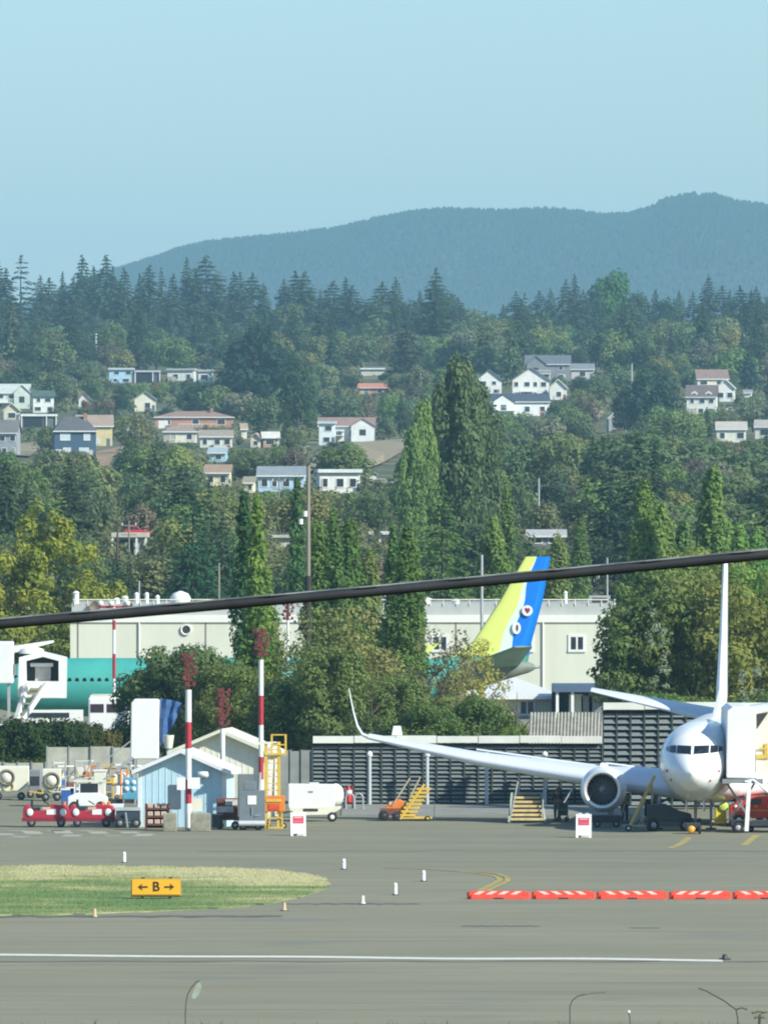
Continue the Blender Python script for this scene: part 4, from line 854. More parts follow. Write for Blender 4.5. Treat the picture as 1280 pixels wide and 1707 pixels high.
def jetliner(label, loc, rz, M, detail=True):
    p = thing('jetliner', label, 'airplane', loc, rz)
    n = 40; fus = MB(); cuts = [s for s in SEC]; rings = []
    ys_ = sorted(set([s[0] for s in SEC] + [k * 1.0 + 8 for k in range(16)]))
    for y in ys_:
        zc, a, b = sec(y); rings.append([(a * math.sin(2 * math.pi * i / n), y, zc + b * math.cos(2 * math.pi * i / n)) for i in range(n)])
    fus.loft(rings); part('fuselage', fus, M['body'], p)
    bf = MB(); rings = []
    for y, hw, zb in ((11.5, .8, 1.55), (13, 1.9, 1.22), (16, 2.15, 1.08), (20, 2.1, 1.10), (23, 1.5, 1.3), (24.5, .7, 1.55)):
        rings.append([(hw * math.sin(2 * math.pi * i / 20), y, zb + .75 + .75 * math.cos(2 * math.pi * i / 20)) for i in range(20)])
    part('belly_fairing', bf.loft(rings), M['body'], p)
    # cockpit glazing laid on the nose surface
    for sgn in (-1, 1):
        for (xa, xb, za0, za1, zb0, zb1) in ((.07, .80, 3.96, 4.36, 4.00, 4.38), (.86, 1.20, 4.00, 4.38, 4.03, 4.34), (1.24, 1.42, 4.05, 4.32, 4.10, 4.28)):
            vs = []
            for i in range(5):
                for j in range(4):
                    u, v = i / 4, j / 3; x = xa + (xb - xa) * u; z = (za0 + (zb0 - za0) * u) * (1 - v) + (za1 + (zb1 - za1) * u) * v; vs.append((x * sgn, front_y(x, z) - .035, z))
            part('cockpit_window', MB().add(vs, [(i * 4 + j, i * 4 + 4 + j, i * 4 + 5 + j, i * 4 + 1 + j) for i in range(4) for j in range(3)], True), M['glass'], p)
    for q, zq in ((-1.08, 2.66), (.88, 2.64), (-1.3, 3.1), (1.28, 3.1)): part('probe_cover', MB().lathe((q, front_y(q, zq) - .04, zq), (0, -1, 0), [(0, .07), (.05, .06), (.06, .004)], 10), M_RED, p)
    for yr in (1.32, 3.0):
        zc, a, b = sec(yr); part('skin_seam', MB().lathe((0, 0, 0), (0, 1, 0), [(0, 1), (.02, 1)], 40), M['seam'], p); sm_ = kids(p)[-1]
        for v in sm_.data.vertices: v.co = (v.co.x * (a + .008), yr + v.co.y, zc + v.co.z * (b + .008))
    for s in (-1, 1): part('wiper', MB().tube([(s * .06, front_y(.06, 3.95) - .07, 3.95), (s * .5, front_y(.5, 4.15) - .08, 4.15)], .018, 5), M_DK, p)
    # cabin windows and doors
    for sgn in (-1, 1):
        mbw = []
        for k in range(46):
            y = 6.6 + k * .508; zc, a, b = sec(y)
            if 46 < 0: pass
            x = a * math.sqrt(max(0, 1 - ((3.95 - zc) / b) ** 2)) + .006
            vs = [(sgn * (x - .004 * 0), y + .14 * math.cos(q), 3.95 + .21 * math.sin(q)) for q in [2 * math.pi * i / 8 for i in range(8)]]
            mbw.append(vs)
        if M.get('cabin', True) and (sgn > 0) == (M.get('side', 1) > 0):
            for vs in mbw[:46]: part('cabin_window', MB().add(vs, [tuple(range(8))]), M['glass'], p)
        for yd in (4.6, 31.2):
            zc, a, b = sec(yd); vs = []
            for j in range(6):
                z = 2.75 + 1.85 * j / 5
                for e in (-.43, .43):
                    zc, a, b = sec(yd + e); vs.append((sgn * (a * math.sqrt(max(0, 1 - ((z - zc) / b) ** 2)) + .012), yd + e, z))
            part('cabin_door', MB().add(vs, [(2 * j, 2 * j + 1, 2 * j + 3, 2 * j + 2) for j in range(5)], True), M['door'], p)
    for s in (-1, 1):
        wv = MB(); surf(wv, [(s * 1.0, 12.9, 1.75, 7.9, .15), (s * 5.7, 15.4, 2.20, 5.6, .15), (s * 11.9, 18.6, 3.08, 3.7, .14), (s * 17.75, 21.5, 4.24, 1.7, .13)], tw=.105); part('wing', wv, M['wing'], p)
        wl = MB(); surf(wl, [(s * 17.75, 21.5, 4.26, 1.68, .12), (s * 18.1, 21.9, 4.40, 1.4, .12), (s * 18.38, 22.2, 4.85, 1.15, .12), (s * 18.62, 22.7, 5.6, .9, .12), (s * 18.9, 23.5, 6.75, .45, .12)]); part('winglet', wl, M['wing'], p)
        for i, (xa, xb, yy, zz) in enumerate(((2.3, 5.4, 20.9, 2.55), (6.0, 12.2, 21.3, 2.80))):
            dx = xb - xa; zz2 = zz + dx * .13; yy2 = yy + (.05 if i == 0 else 1.25)
            fl = MB(); surf(fl, [(s * xa, yy, zz, 1.3, .12), (s * xb, yy2, zz2, 1.0, .12)]); part('flap', fl, M['wing'], p)
        for xx, yy in ((7.4, 20.6), (9.8, 21.2), (12.4, 21.9)):
            zf = 2.36 + (xx - 5.6) * .145 - .2; ft = MB().lathe((s * xx, yy - 1.2, zf), (0, 1, .02), [(0, .02), (.4, .16), (1.2, .2), (2.2, .12), (2.7, .02)], 10); part('flap_fairing', ft, M['wing'], p)
        st = MB(); surf(st, [(s * .4, 33.4, 4.85, 3.9, .10), (s * 7.1, 36.9, 6.35, 1.25, .09)], tw=M.get('trim', .16)); part('stabiliser', st, M['wing'], p)
        # engine
        e = thing('engine', None, None); del_ = e; e.parent = p; e.location = (s * 4.83, 9.6, 1.92)
        me_ = link('engine', None)
        bpy.data.objects.remove(me_)
        na = MB().lathe((0, 0, 0), (0, 1, 0), [(.20, 1.0), (.55, 1.10), (1.3, 1.17), (2.2, 1.14), (3.2, .98), (3.9, .78)], 32)
        bpy.data.objects.remove(e)
        e = part('nacelle', na, M['nacelle'], p); e.location = (s * 4.98, 9.6, 1.92)
        part('inlet_lip', MB().lathe((0, 0, 0), (0, 1, 0), [(.20, 1.0), (.04, .97), (0, .91), (.03, .83), (.18, .775)], 32), M['lip'], e)
        part('inlet_duct', MB().lathe((0, 0, 0), (0, 1, 0), [(.18, .775), (.6, .78), (1.0, .80)], 32), M['duct'], e)
        fb = MB()
        for k in range(24):
            a = 2 * math.pi * k / 24; ca, sa = math.cos(a), math.sin(a); wv_ = .09
            pts = []
            for r_, tw in ((.16, .25), (.78, .85)):
                for sg in (-1, 1):
                    tx, ty, tz = -sa * math.cos(tw) * wv_ * sg, math.sin(tw) * wv_ * sg, ca * math.cos(tw) * wv_ * sg; pts.append((ca * r_ + tx, .8 + ty, sa * r_ + tz))
            fb.add(pts, [(0, 1, 3, 2)])
        fan = part('fan', fb, M['fan'], e); part('spinner', MB().lathe((0, 0, 0), (0, 1, 0), [(.42, .005), (.5, .07), (.62, .14), (.78, .19)], 16), M['spin'], e)
        part('fan_back', MB().lathe((0, 0, 0), (0, 1, 0), [(1.0, .80), (1.0, .01)], 24), M['black'], e)
        part('exhaust_cone', MB().lathe((0, 0, 0), (0, 1, 0), [(3.0, .6), (4.2, .5), (4.9, .12)], 20), M['grey'], e)
        py = MB().prism([(.9, 1.05), (3.4, .75), (7.2, .45), (7.2, .75), (4.6, .62), (2.6, 1.32), (1.3, 1.3)], 'x', -.16, .16); part('pylon', py, M['nacelle'], e)
    fn = MB(); surf(fn, M.get('finst', [(0, 29.6, 5.3, 8.0, .05), (0, 31.6, 6.2, 6.1, .085), (0, 34.4, 9.4, 4.3, .085), (0, 37.05, 13.15, 2.4, .10)]), True); fin = part('fin', fn, M['fin'], p)
    part('dorsal_fairing', MB().prism([(24.6, 5.40), (30.5, 5.2), (31.9, 6.5), (29.2, 6.05)], 'x', -.09, .09), M['fin'], p)
    part('tail_cone', MB().lathe((0, 38.3, 4.84), (0, 1, 0.02), [(0, .14), (.45, .10), (.46, .01)], 12), M['grey'], p)
    # landing gear
    ng = part('nose_gear', MB().cyl((0, 4.3, .35), (0, 4.3, 1.9), .075, n=10).cyl((0, 5.2, 1.7), (0, 4.35, .8), .045, n=8).cyl((-.28, 4.3, .34), (.28, 4.3, .34), .05, n=8), M['grey'], p)
    for s in (-1, 1): w_ = part('wheel', MB().lathe((s * .10, 4.3, .34), (s, 0, 0), [(0, .12), (0, .28), (.03, .335), (.15, .335), (.18, .28), (.18, .12)], 20), M_RUB, ng)
    for s in (-1, 1): part('gear_door', MB().prism([(3.3, 1.0), (5.0, 1.0), (5.0, 1.62), (3.3, 1.62)], 'x', s * .42, s * .45), M['body'], p)
    for s in (-1, 1):
        mg = part('main_gear', MB().cyl((s * 2.86, 18.6, .5), (s * 2.6, 18.6, 2.2), .14, n=10).cyl((s * 2.86, 18.6, .8), (s * 1.2, 18.6, 1.7), .06, n=8).cyl((s * 2.4, 18.6, .56), (s * 3.3, 18.6, .56), .07, n=8), M['grey'], p)
        for q in (-.42, .12): part('wheel', MB().lathe((s * 2.86 + q, 18.6, .565), (1, 0, 0), [(0, .2), (0, .45), (.05, .56), (.27, .56), (.32, .45), (.32, .2)], 22), M_RUB, mg)
    return p
M_PW = mat('white aircraft enamel', (.85, .86, .86), .28, .02, .6, spec=.5, coat=.25); M_PWG = mat('pale grey wing enamel', (.62, .66, .69), .4, .05, .7)
M_CKG = mat('cockpit glass', (.012, .015, .02), .08, .2, 1, spec=.8); M_DUCT = mat('inlet liner', (.10, .10, .10), .6, .15, 2); M_BLK = mat('black void', (.01, .01, .01), .9)
M_LIP = mat('polished inlet lip', (.84, .85, .86), .35, .03, 1, metal=.5); M_FAN = mat('titanium fan blade', (.20, .20, .21), .45, .1, 2, metal=.4); M_SPN = mat('grey spinner', (.5, .5, .5), .5, .1)
MP = dict(body=M_PW, glass=M_CKG, door=mat('door skin', (.76, .77, .78), .35, .03, 1), wing=mat('wing upper enamel', (.74, .77, .79), .35, .04, .6), nacelle=mat('nacelle enamel', (.74, .76, .77), .3, .04, .8), lip=M_LIP, duct=M_DUCT, fan=M_FAN, seam=mat('skin seam grey', (.45, .46, .47), .5), spin=M_SPN, black=M_BLK, grey=M_GREY, fin=M_PW, side=-1, cabin=True)
XN = gx(1151, 560)
jet = jetliner('white twin engine jetliner parked nose-on beside the passenger stair', (XN, 558.5, 0), -math.radians(4.3), MP)
# teal primer jetliner, side-on
M_TEAL = mat('teal green primer', (.055, .38, .32), .55, .14, .5, col2=(.05, .30, .27)); M_TEAL2 = mat('pale green primer wing', (.24, .40, .34), .6, .1, .6)
def fin_mat():
    m = bpy.data.materials.new('livery fin paint'); m.use_nodes = True; n = m.node_tree; p = n.nodes['Principled BSDF']; p.inputs['Roughness'].default_value = .4
    tc = n.nodes.new('ShaderNodeTexCoord'); sp = n.nodes.new('ShaderNodeSeparateXYZ'); n.links.new(tc.outputs['Object'], sp.inputs[0])
    def mth(op, a, b, c=None):
        r = n.nodes.new('ShaderNodeMath'); r.operation = op
        for k, v in ((0, a), (1, b), (2, c)):
            if v is None: continue
            if isinstance(v, (int, float)): r.inputs[k].default_value = v
            else: n.links.new(v, r.inputs[k])
        return r.outputs[0]
    y, z = sp.outputs[1], sp.outputs[2]
    # u = 0 at the line where the blue band begins, measured along the fuselage
    u = mth('SUBTRACT', y, mth('MULTIPLY_ADD', mth('SUBTRACT', z, 5.4), .27, 36.55))
    wv = mth('MULTIPLY', mth('SINE', mth('MULTIPLY', z, 1.9), 0), .10); u = mth('ADD', u, wv)
    blue = mth('GREATER_THAN', u, 0.0)
    wid = mth('MULTIPLY_ADD', mth('SUBTRACT', 12.6, z), .12, .02); yel = mth('LESS_THAN', u, mth('MULTIPLY', wid, -1.0))
    tealm = mth('LESS_THAN', z, mth('MULTIPLY_ADD', mth('SUBTRACT', y, 30), .02, 5.5))
    m1 = n.nodes.new('ShaderNodeMix'); m1.data_type = 'RGBA'; m1.inputs[6].default_value = (.66, .78, .66, 1); m1.inputs[7].default_value = (.70, .76, .19, 1); n.links.new(yel, m1.inputs[0])
    m2 = n.nodes.new('ShaderNodeMix'); m2.data_type = 'RGBA'; m2.inputs[7].default_value = (.0, .18, .68, 1); n.links.new(blue, m2.inputs[0]); n.links.new(m1.outputs[2], m2.inputs[6])
    m3 = n.nodes.new('ShaderNodeMix'); m3.data_type = 'RGBA'; m3.inputs[7].default_value = (.10, .34, .27, 1); n.links.new(tealm, m3.inputs[0]); n.links.new(m2.outputs[2], m3.inputs[6])
    n.links.new(m3.outputs[2], p.inputs['Base Color']); return m
MT_ = dict(MP); MT_.update(body=M_TEAL, door=mat('masked door', (.12, .45, .38), .6), wing=M_TEAL2, nacelle=mat('bare nacelle', (.35, .42, .38), .5), fin=fin_mat(), side=-1)
# nose to the left: local +y runs to +x, its left hand side (-x) faces away, so the +x side faces the camera
MT_['side'] = 1; MT_['trim'] = .02; MT_['finst'] = [(0, 31.6, 5.0, 6.3, .05), (0, 34.2, 6.6, 4.0, .075), (0, 36.0, 9.4, 2.95, .075), (0, 37.75, 12.42, 1.75, .08)]
teal = jetliner('teal primer jetliner with a yellow and blue tail fin, side-on behind the trees', (gx(-45, 769), 771, -.30), -math.pi / 2, MT_)
# emblems on the fin: white rounds with a red and a dark mark
# (disc faces the local +x side of the fin)
def disc(mb, y, z, r, x, ry=None, n=20): return mb.add([(x, y + r * math.cos(2 * math.pi * i / n), z + (ry or r) * math.sin(2 * math.pi * i / n)) for i in range(n)], [tuple(range(n))])
fin_o = [c for c in kids(teal) if c.name.startswith('fin')][0]
def fin_pt(px, py):
    d_ = 771; return gx(px, d_) - gx(-45, d_), gz(py, d_) + .30
rg = []
for y_ in (33.2, 34.5, 36.6, 38.0, 38.35):
    zc_, a_, b__ = sec(y_); rg.append([((a_ + .025) * math.sin(2 * math.pi * i / 30), y_, zc_ + (b__ + .025) * math.cos(2 * math.pi * i / 30)) for i in range(30)])
part('tail_cover', MB().loft(rg), mat('dull grey green tail cover', (.20, .24, .20), .6, .2, 1), teal, 'dull grey-green unpainted tail section')
yy, zz = fin_pt(877, 1018); part('emblem', disc(MB(), yy, zz, .37, .26), M_WHITE, teal); hm = [(0, -.22), (.13, -.08), (.2, .06), (.12, .2), (0, .14), (-.12, .22), (-.2, .08), (-.1, -.08)]
part('emblem_mark', MB().add([(.272, yy + a, zz + b_) for a, b_ in hm], [tuple(range(8))]), mat('dark red decal', (.30, .02, .07), .5), teal)
yy, zz = fin_pt(859, 1047); part('emblem', disc(MB(), yy, zz, .30, .268, .42), M_WHITE, teal); part('emblem_mark', disc(MB(), yy + .04, zz, .09, .275, .24), mat('plum decal', (.13, .06, .12), .5), teal)
# silver tail section cover near the stabiliser
# ------------------------------------------------------------------ masts and poles
M_PWHT = mat('pole white', (.78, .78, .74), .5, .06, 2); M_PRED = mat('pole red', (.42, .025, .04), .5, .1, 2)
def mast(label, px, d, bands, ztop, r=.13, heads=(), zb=0.0):
    t = thing('striped_mast', label, 'mast', (gx(px, d), d, zb))
    for z0, z1, c in bands: part('band', MB().cyl((0, 0, z0), (0, 0, z1 - .004), r if c else r * .97, n=12), M_PRED if c else M_PWHT, t)
    if heads:
        hd = MB(); z0, z1 = heads
        hd.cyl((0, 0, z0), (0, 0, z1), .04, n=6)
        k = 0; z = z0 + .15
        while z < z1:
            for a in (0.3, 1.6, 2.9, 4.4): 
                q = .10 + .26 * abs(math.sin(k * 2.3 + a * 3)); hd.cyl((0, 0, z), (q * math.cos(a), q * math.sin(a), z + .12), .03, n=5); hd.cbox((q * math.cos(a), q * math.sin(a), z + .14), (.16, .16, .2))
            z += .24; k += 1
        part('lamp_cluster', hd, mat('rusty red lamp body', (.17, .03, .03), .6, .3, 3), t)
    return t
d = 564; Z = lambda y: gz(y, 564)
mast('nearest red and white striped mast at the light blue shed', 314, 564, [(0, Z(1340), 0), (Z(1340), Z(1300), 1), (Z(1300), Z(1248), 0), (Z(1248), Z(1204), 1), (Z(1204), Z(1150), 0)], 7, .16, (Z(1150), Z(1096)))
Z = lambda y: gz(y, 577)
mast('tall red and white mast left of the yellow lift tower', 435, 577, [(0, Z(1300), 0), (Z(1300), Z(1262), 1), (Z(1262), Z(1209), 0), (Z(1209), Z(1160), 1), (Z(1160), Z(1100), 0)], 7, .13, (Z(1100), Z(1054)))
Z = lambda y: gz(y, 575)
mast('short white mast with a rusty lamp cluster before the cream shed', 371, 575, [(0, Z(1215), 0)], 5, .13, (Z(1215), Z(1150)))
Z = lambda y: gz(y, 756)
t = mast('distant thin striped mast before the beige wall', 190, 756, [(0, Z(1131), 0), (Z(1131), Z(1090), 1), (Z(1090), Z(1050), 0), (Z(1050), Z(1034), 1), (Z(1034), Z(1012), 0)], 9, .11)
part('cross_arm', MB().box(-1.0, 1.0, -.06, .06, Z(1014), Z(1010)).box(-1.0, 1.0, -.06, .06, Z(1029), Z(1026)), M_PRED, t)
for q in (-.9, -.2, .9): part('lamp', MB().lathe((q, -.1, Z(1010)), (0, 0, 1), [(0, .1), (.1, .2), (.3, .18), (.35, .02)], 10), M_PWHT, t)
Z = lambda y: gz(y, 760)
mast('small mast with a red lamp cluster against the beige wall', 480, 760, [(0, Z(1034), 0)], 9, .09, (Z(1038), Z(1008)))
# wooden and metal utility poles
M_WOOD = mat('weathered pole wood', (.28, .25, .20), .95, .2, 1.2, stretch=(1, 1, .2)); M_WOODD = mat('creosoted pole wood', (.05, .045, .04), .95, .2, 1.2)
def upole(label, px, ytop, d, r=.16, cross=True, m=None, ybot=None, white=0):
    zb = ter(gx(px, d), d) if d > 900 else 0.0; zt = gz(ytop, d); t = thing('utility_pole', label, 'utility pole', (gx(px, d), d, zb))
    part('pole', MB().cyl((0, 0, -.3), (0, 0, zt - zb), r * 1.15, r * .8, n=10), m or M_WOOD, t)
    if cross:
        for q in (0.5, 1.6): part('cross_arm', MB().box(-.9, .9, -.07, .07, zt - zb - q - .12, zt - zb - q), m or M_WOOD, t)
        for q in (-.8, .8): part('insulator', MB().cyl((q, 0, zt - zb - .5), (q, 0, zt - zb - .25), .07, n=6), M_PWHT, t)
    return t
t = upole('tall pale utility pole with transformers in front of the light blue house', 514, 776, 735, .15, False)
zt = gz(776, 735)
for py, q in ((856, -.22), (869, -.5)): part('transformer', MB().cyl((q, -.2, gz(py + 5, 735)), (q, -.2, gz(py - 4, 735)), .15, n=12), M_PWHT, t)
part('lower_pole_sleeve', MB().cyl((0, 0, 0), (0, 0, gz(960, 735)), .2, n=12), M_WOODD, t)
upole('thin light grey mast above the grey roofed building', 898, 797, 1420, .14, False, M_METAL)
upole('short pale pole on the slope left of the large dark mass', 1053, 606, 3000, .24, False, M_METAL)
upole('pale pole in the left wood above the light blue house', 160, 556, 3450, .35, False, M_PWHT)
upole('pale pole right of the tan house', 212, 708, 2450, .5, False, M_METAL)
upole('small pole below the light blue house', 465, 795, 1500, .1, True)
upole('short pole near the flat-roofed white house', 536, 800, 1500, .1, False)
upole('thin pole beside the poplars under the tall cedar', 803, 925, 800, .12, False, M_METAL)
upole('thin pole standing before the concrete building', 215, 868, 1330, .1, True)
upole('thin grey pole among the trees left of the red lamp mast', 365, 938, 905, .09, False)
upole('grey pole near the roof vents left of the dark conifer', 232, 968, 880, .08, False, M_METAL)
upole('thin pole right of the poplars under the cable', 1012, 930, 905, .09, False, M_METAL)

# ------------------------------------------------------------------ slatted blast fences
M_SLAT = mat('dark green steel slat', (.25, .29, .285), .5, .18, 2, metal=.2); M_FRM = mat('fence frame steel', (.06, .075, .075), .6, .15, 2); M_FBK = mat('fence backing', (.065, .08, .085), .8, .2, 1)
def blast_fence(label, px0, px1, d, ytop, cols, rows, slat_px1=None):
    X0, X1 = gx(px0, d), gx(px1, d); zt = gz(ytop, d); t = thing('blast_fence', label, 'fence', (X0, d, 0)); W = X1 - X0; cw = W / cols
    part('backing', MB().box(0, W, .42, .5, 0, zt - .4), M_FBK, t)
    cap = MB()
    nseg = max(2, cols // 3)
    for k in range(nseg): part('top_cap', MB().box(W * k / nseg + .02, W * (k + 1) / nseg - .02, -.25, .75, zt - .36 + .02 * (k % 2), zt + .015 * (k % 3)), mat('cream cap panel', (.74, .74, .66), .6, .08, .7), t)
    fr = [0] + [k * cw for k in range(1, cols)] + [W]
    me_v = MB().box(-.035, .035, -.04, .4, 0, zt - .42).mesh('frame_post', M_FRM)
    for q in fr: o = link('frame_post', me_v, t, (q, 0, 0))
    rh = (zt - .55) / rows; sl = MB(); ww = cw / 2 - .05
    sl.add([(-ww, -.02, 0), (ww, -.02, 0), (ww, .13, rh * .58), (-ww, .13, rh * .58), (-ww, .03, -.02), (ww, .03, -.02), (ww, .16, rh * .56), (-ww, .16, rh * .56)], [(0, 1, 2, 3), (7, 6, 5, 4), (0, 4, 5, 1), (3, 2, 6, 7), (1, 5, 6, 2), (0, 3, 7, 4)])
    me_s = sl.mesh('slat', M_SLAT); n = 0
    for c in range(cols):
        for r_ in range(rows):
            if n >= 298: break
            if slat_px1 and px0 + (px1 - px0) * c / cols > slat_px1: continue
            o = link('slat', me_s, t, ((c + .5) * cw, RN.uniform(-.02, .03), .12 + r_ * rh)); o.rotation_euler = (RN.uniform(-.1, .1), RN.uniform(-.008, .008), 0); n += 1
    return t
bf = blast_fence('dark slatted blast fence running behind the far wing', 521, 1004, 608, 1228, 21, 14)
for i, px in enumerate((616, 712, 811, 908)):
    x = gx(px, 606.5) ; t = thing('fence_post', ['white round topped post at the raised wing tip', 'white round topped post beside the orange stair truck', 'white post in the middle of the dark fence', 'white post behind the yellow steps'][i], 'post', (x, 606.5, 0), group='white posts before the dark fence')
    part('pole', MB().cyl((0, 0, 0), (0, 0, 2.6), .10, .095, n=12), mat('galvanised post', (.48, .52, .52), .5, .08, 1), t); part('cap', MB().lathe((0, 0, 2.6), (0, 0, 1), [(0, .10), (.06, .16), (.22, .16), (.32, .03)], 12), M_PWHT, t)
blast_fence('taller dark slatted fence beside the nose of the jetliner', 1005, 1420, 603, 1172, 18, 15)
# corrugated lean-to behind the fence
d = 628; t = thing('lean_to_shed', 'weathered corrugated lean-to roof above the dark fence', 'shed', (gx(880, d), d, 0)); W = gx(1004, d) - gx(880, d); z0, z1 = gz(1243, d), gz(1191, d)
for k in range(22):
    xa = W * k / 22; part('roof_sheet', MB().add([(xa + .25 * 0, -.5, z0), (xa + W / 22 - .03, -.5, z0), (xa + W / 22 - .03 + .15, 3.5, z1), (xa + .15, 3.5, z1), (xa + W / 44, -.5, z0 + .07), (xa + W / 44 + .15, 3.5, z1 + .07)], [(0, 4, 5, 3), (4, 1, 2, 5), (0, 1, 4), (3, 5, 2)]), mat('weathered corrugated sheet', (.40, .38, .31), .8, .2, 1.5), t)
part('wall', MB().box(.2, W - .1, 3.0, 3.4, 0, z1 - .25), M_GREY, t)
tag(link('vent_box', MB().prism([(-.3, 0), (.3, 0), (.2, .5), (-.2, .5)], 'y', 0, .5).mesh('vent_box', M_WHITE), None, (gx(662, 609), 609, gz(1227, 608))), 'small white vent box on top of the dark fence', 'vent')
# pale panel walls left
M_PANEL = mat('pale concrete panel', (.46, .46, .38), .9, .18, .8); M_PANELG = mat('grey concrete panel', (.30, .32, .30), .9, .15, .8)
def panel_wall(label, px0, px1, d, ytop, n, m, gap=.04):
    X0, X1 = gx(px0, d), gx(px1, d); zt = gz(ytop, d); t = thing('panel_wall', label, 'wall', (X0, d, 0)); w_ = (X1 - X0) / n
    for k in range(n): part('panel', MB().box(k * w_ + gap, (k + 1) * w_ - gap, RN.uniform(-.03, .03), .15, 0, zt + RN.uniform(-.04, .04)), m, t)
    for k in range(n + 1): part('post', MB().box(k * w_ - gap * .9, k * w_ + gap * .9, -.08, .2, 0, zt + .06), M_PANELG, t)
    return t
panel_wall('low pale concrete wall behind the red tractors', 78, 262, 648, 1246, 5, M_PANEL)
panel_wall('grey panel wall between the cream shed and the dark fence', 448, 521, 612, 1252, 4, M_PANELG)
panel_wall('low pale wall under the bushes at the left edge', -40, 76, 650, 1272, 5, M_PANEL)
tag(link('concrete_base_strip', MB().box(gx(570, 600), gx(1100, 600), 588, 607, 0, .05).mesh('concrete_base_strip', mat('pale concrete strip', (.27, .27, .23), .9, .15, .4))), kind='structure')
# ------------------------------------------------------------------ sheds
def shed(label, px0, px1, d, yeave, yapex, m, mr, depth, rz, door=None, eav2=None):
    W = (px1 - px0) * d / F / math.cos(rz); zx = gz(yeave, d); za = gz(yapex, d); t = thing('shed', label, 'shed', (gx((px0 + px1) / 2, d), d, 0), rz)
    w_ = MB().box(-W / 2, W / 2, 0, depth, 0, zx); w_.prism([(-W / 2, zx - .001), (W / 2, zx - .001), (0, za)], 'y', 0, depth); wall = part('wall', w_, m, t)
    for q in (-1, 1):
        rr = MB().prism([(q * (W / 2 + .35), zx - .22), (0, za + .02), (0, za + .20), (q * (W / 2 + .35), zx - .02)], 'y', -.55, depth + .4); part('roof_panel', rr, mr, t)
        part('corner_board', MB().box(q * W / 2 - .1, q * W / 2 + .1, -.025, .12, 0, zx - .05), M_WHITE, t)
    nb = int(W / .32)
    for k in range(1, nb):
        x = -W / 2 + W * k / nb; zt = zx + (za - zx) * (1 - abs(x) / (W / 2)); part('batten', MB().box(x - .02, x + .02, -.018, .01, .05, zt - .12), m, t)
    return t, W, zx
s1, W1, z1 = shed('light blue gabled shed beside the striped mast', 233, 374, 569.5, 1284, 1256, M_LBL, mat('white roof sheet', (.80, .82, .82), .5, .05, 1), 3.6, -.12)
part('door', MB().box(-W1 / 2 + 1.5, -W1 / 2 + 2.1, -.05, .03, .95, 2.15), mat('dark grey door', (.10, .14, .17), .6), s1)
lf = part('wall_lamp', MB().lathe((W1 / 2 - 1.35, -.28, z1 - .22), (1, 0, 0), [(0, .02), (.05, .16), (.55, .18), (.6, .02)], 12), M_WHITE, s1)
s2, W2_, z2 = shed('cream gabled shed behind the light blue one', 292, 446, 584, 1252, 1222, mat('cream shed siding', (.80, .78, .64), .7, .05, 1), mat('cream roof sheet', (.76, .75, .60), .55, .06, 1), 3.8, -.12)
part('door', MB().box(W2_ / 2 - 1.5, W2_ / 2 - .7, -.05, .03, 0, 2.3), M_GREY, s2); part('pipe', MB().cyl((W2_ / 2 - .4, -.12, 0), (W2_ / 2 - .4, -.12, z2 - .3), .07, n=8), M_WHITE, s2)

# ------------------------------------------------------------------ small builders of ground equipment
def wheel(parent, x, y, r=.3, w_=.2, hub=None, ax=(0, 1, 0), name='wheel'):
    o = part(name, MB().lathe((x, y, r), ax, [(0, r * .5), (0, r * .85), (w_ * .15, r), (w_ * .85, r), (w_, r * .85), (w_, r * .5)], 18), M_RUB, parent)
    part('hub', MB().lathe((x, y, r), ax, [(-.005, .004), (-.01, r * .42), (.02, r * .52), (w_, r * .5), (w_ + .005, .01)], 14), hub or M_WHITE, o); return o
# red baggage tractors
def tractor(label, px, py, L, extra):
    t = thing('baggage_tractor', label, 'tractor', gat(px, py), RN.uniform(-.05, .05)); t.scale = (1, 1, 1.16); L2 = L / 2
    part('body', MB().prism([(-L2, .28), (L2, .28), (L2, .78), (L2 - .15, .95), (.2, 1.0), (0, .72), (-.7, .72), (-.85, .98), (-L2 + .1, .98), (-L2, .8)], 'y', -.02, 1.25), mat('dark red tractor paint', (.46, .025, .05), .4, .15, 2), t, bev=.04)
    part('bumper', MB().box(-L2 - .06, L2 + .06, -.08, .0, .26, .42), mat('dull red bumper', (.24, .02, .04), .6), t)
    for q in (-L2 + .42, L2 - .42): wheel(t, q, -.06, .22, .2, M_GREY)
    for q in (-L2 + .35, L2 - .32): part('headlamp', MB().lathe((q, -.03, .66), (0, -1, 0), [(0, .16), (.05, .17), (.07, .12), (.08, .005)], 12), M_LAMP, t)
    part('label_plate', MB().box(.02, .5, -.045, -.022, .56, .80), M_WHITE, t); part('label_plate', MB().box(-.2, .22, -.05, -.048, .78, .90), mat('pale orange plate', (.75, .45, .3), .5), t)
    part('steering_wheel', MB().lathe((-.05, .6, 1.05), (.5, 0, 1), [(0, .17), (.02, .19), (.04, .17)], 14), M_DK, t); part('seat', MB().box(-.75, -.35, .35, .85, .73, .86).box(-.8, -.7, .35, .85, .87, 1.2), M_DK, t)
    for q in extra: part('beacon', MB().cyl((q, .2, .96), (q, .2, 1.12), .09, n=10), M_ORG, t)
    return t
tractor('red baggage tractor at the far left with two round lamps', 77, 1380, 2.35, (.9,)); tractor('red baggage tractor between the first one and the dark trailer', 153, 1380, 2.3, (.55, .85))
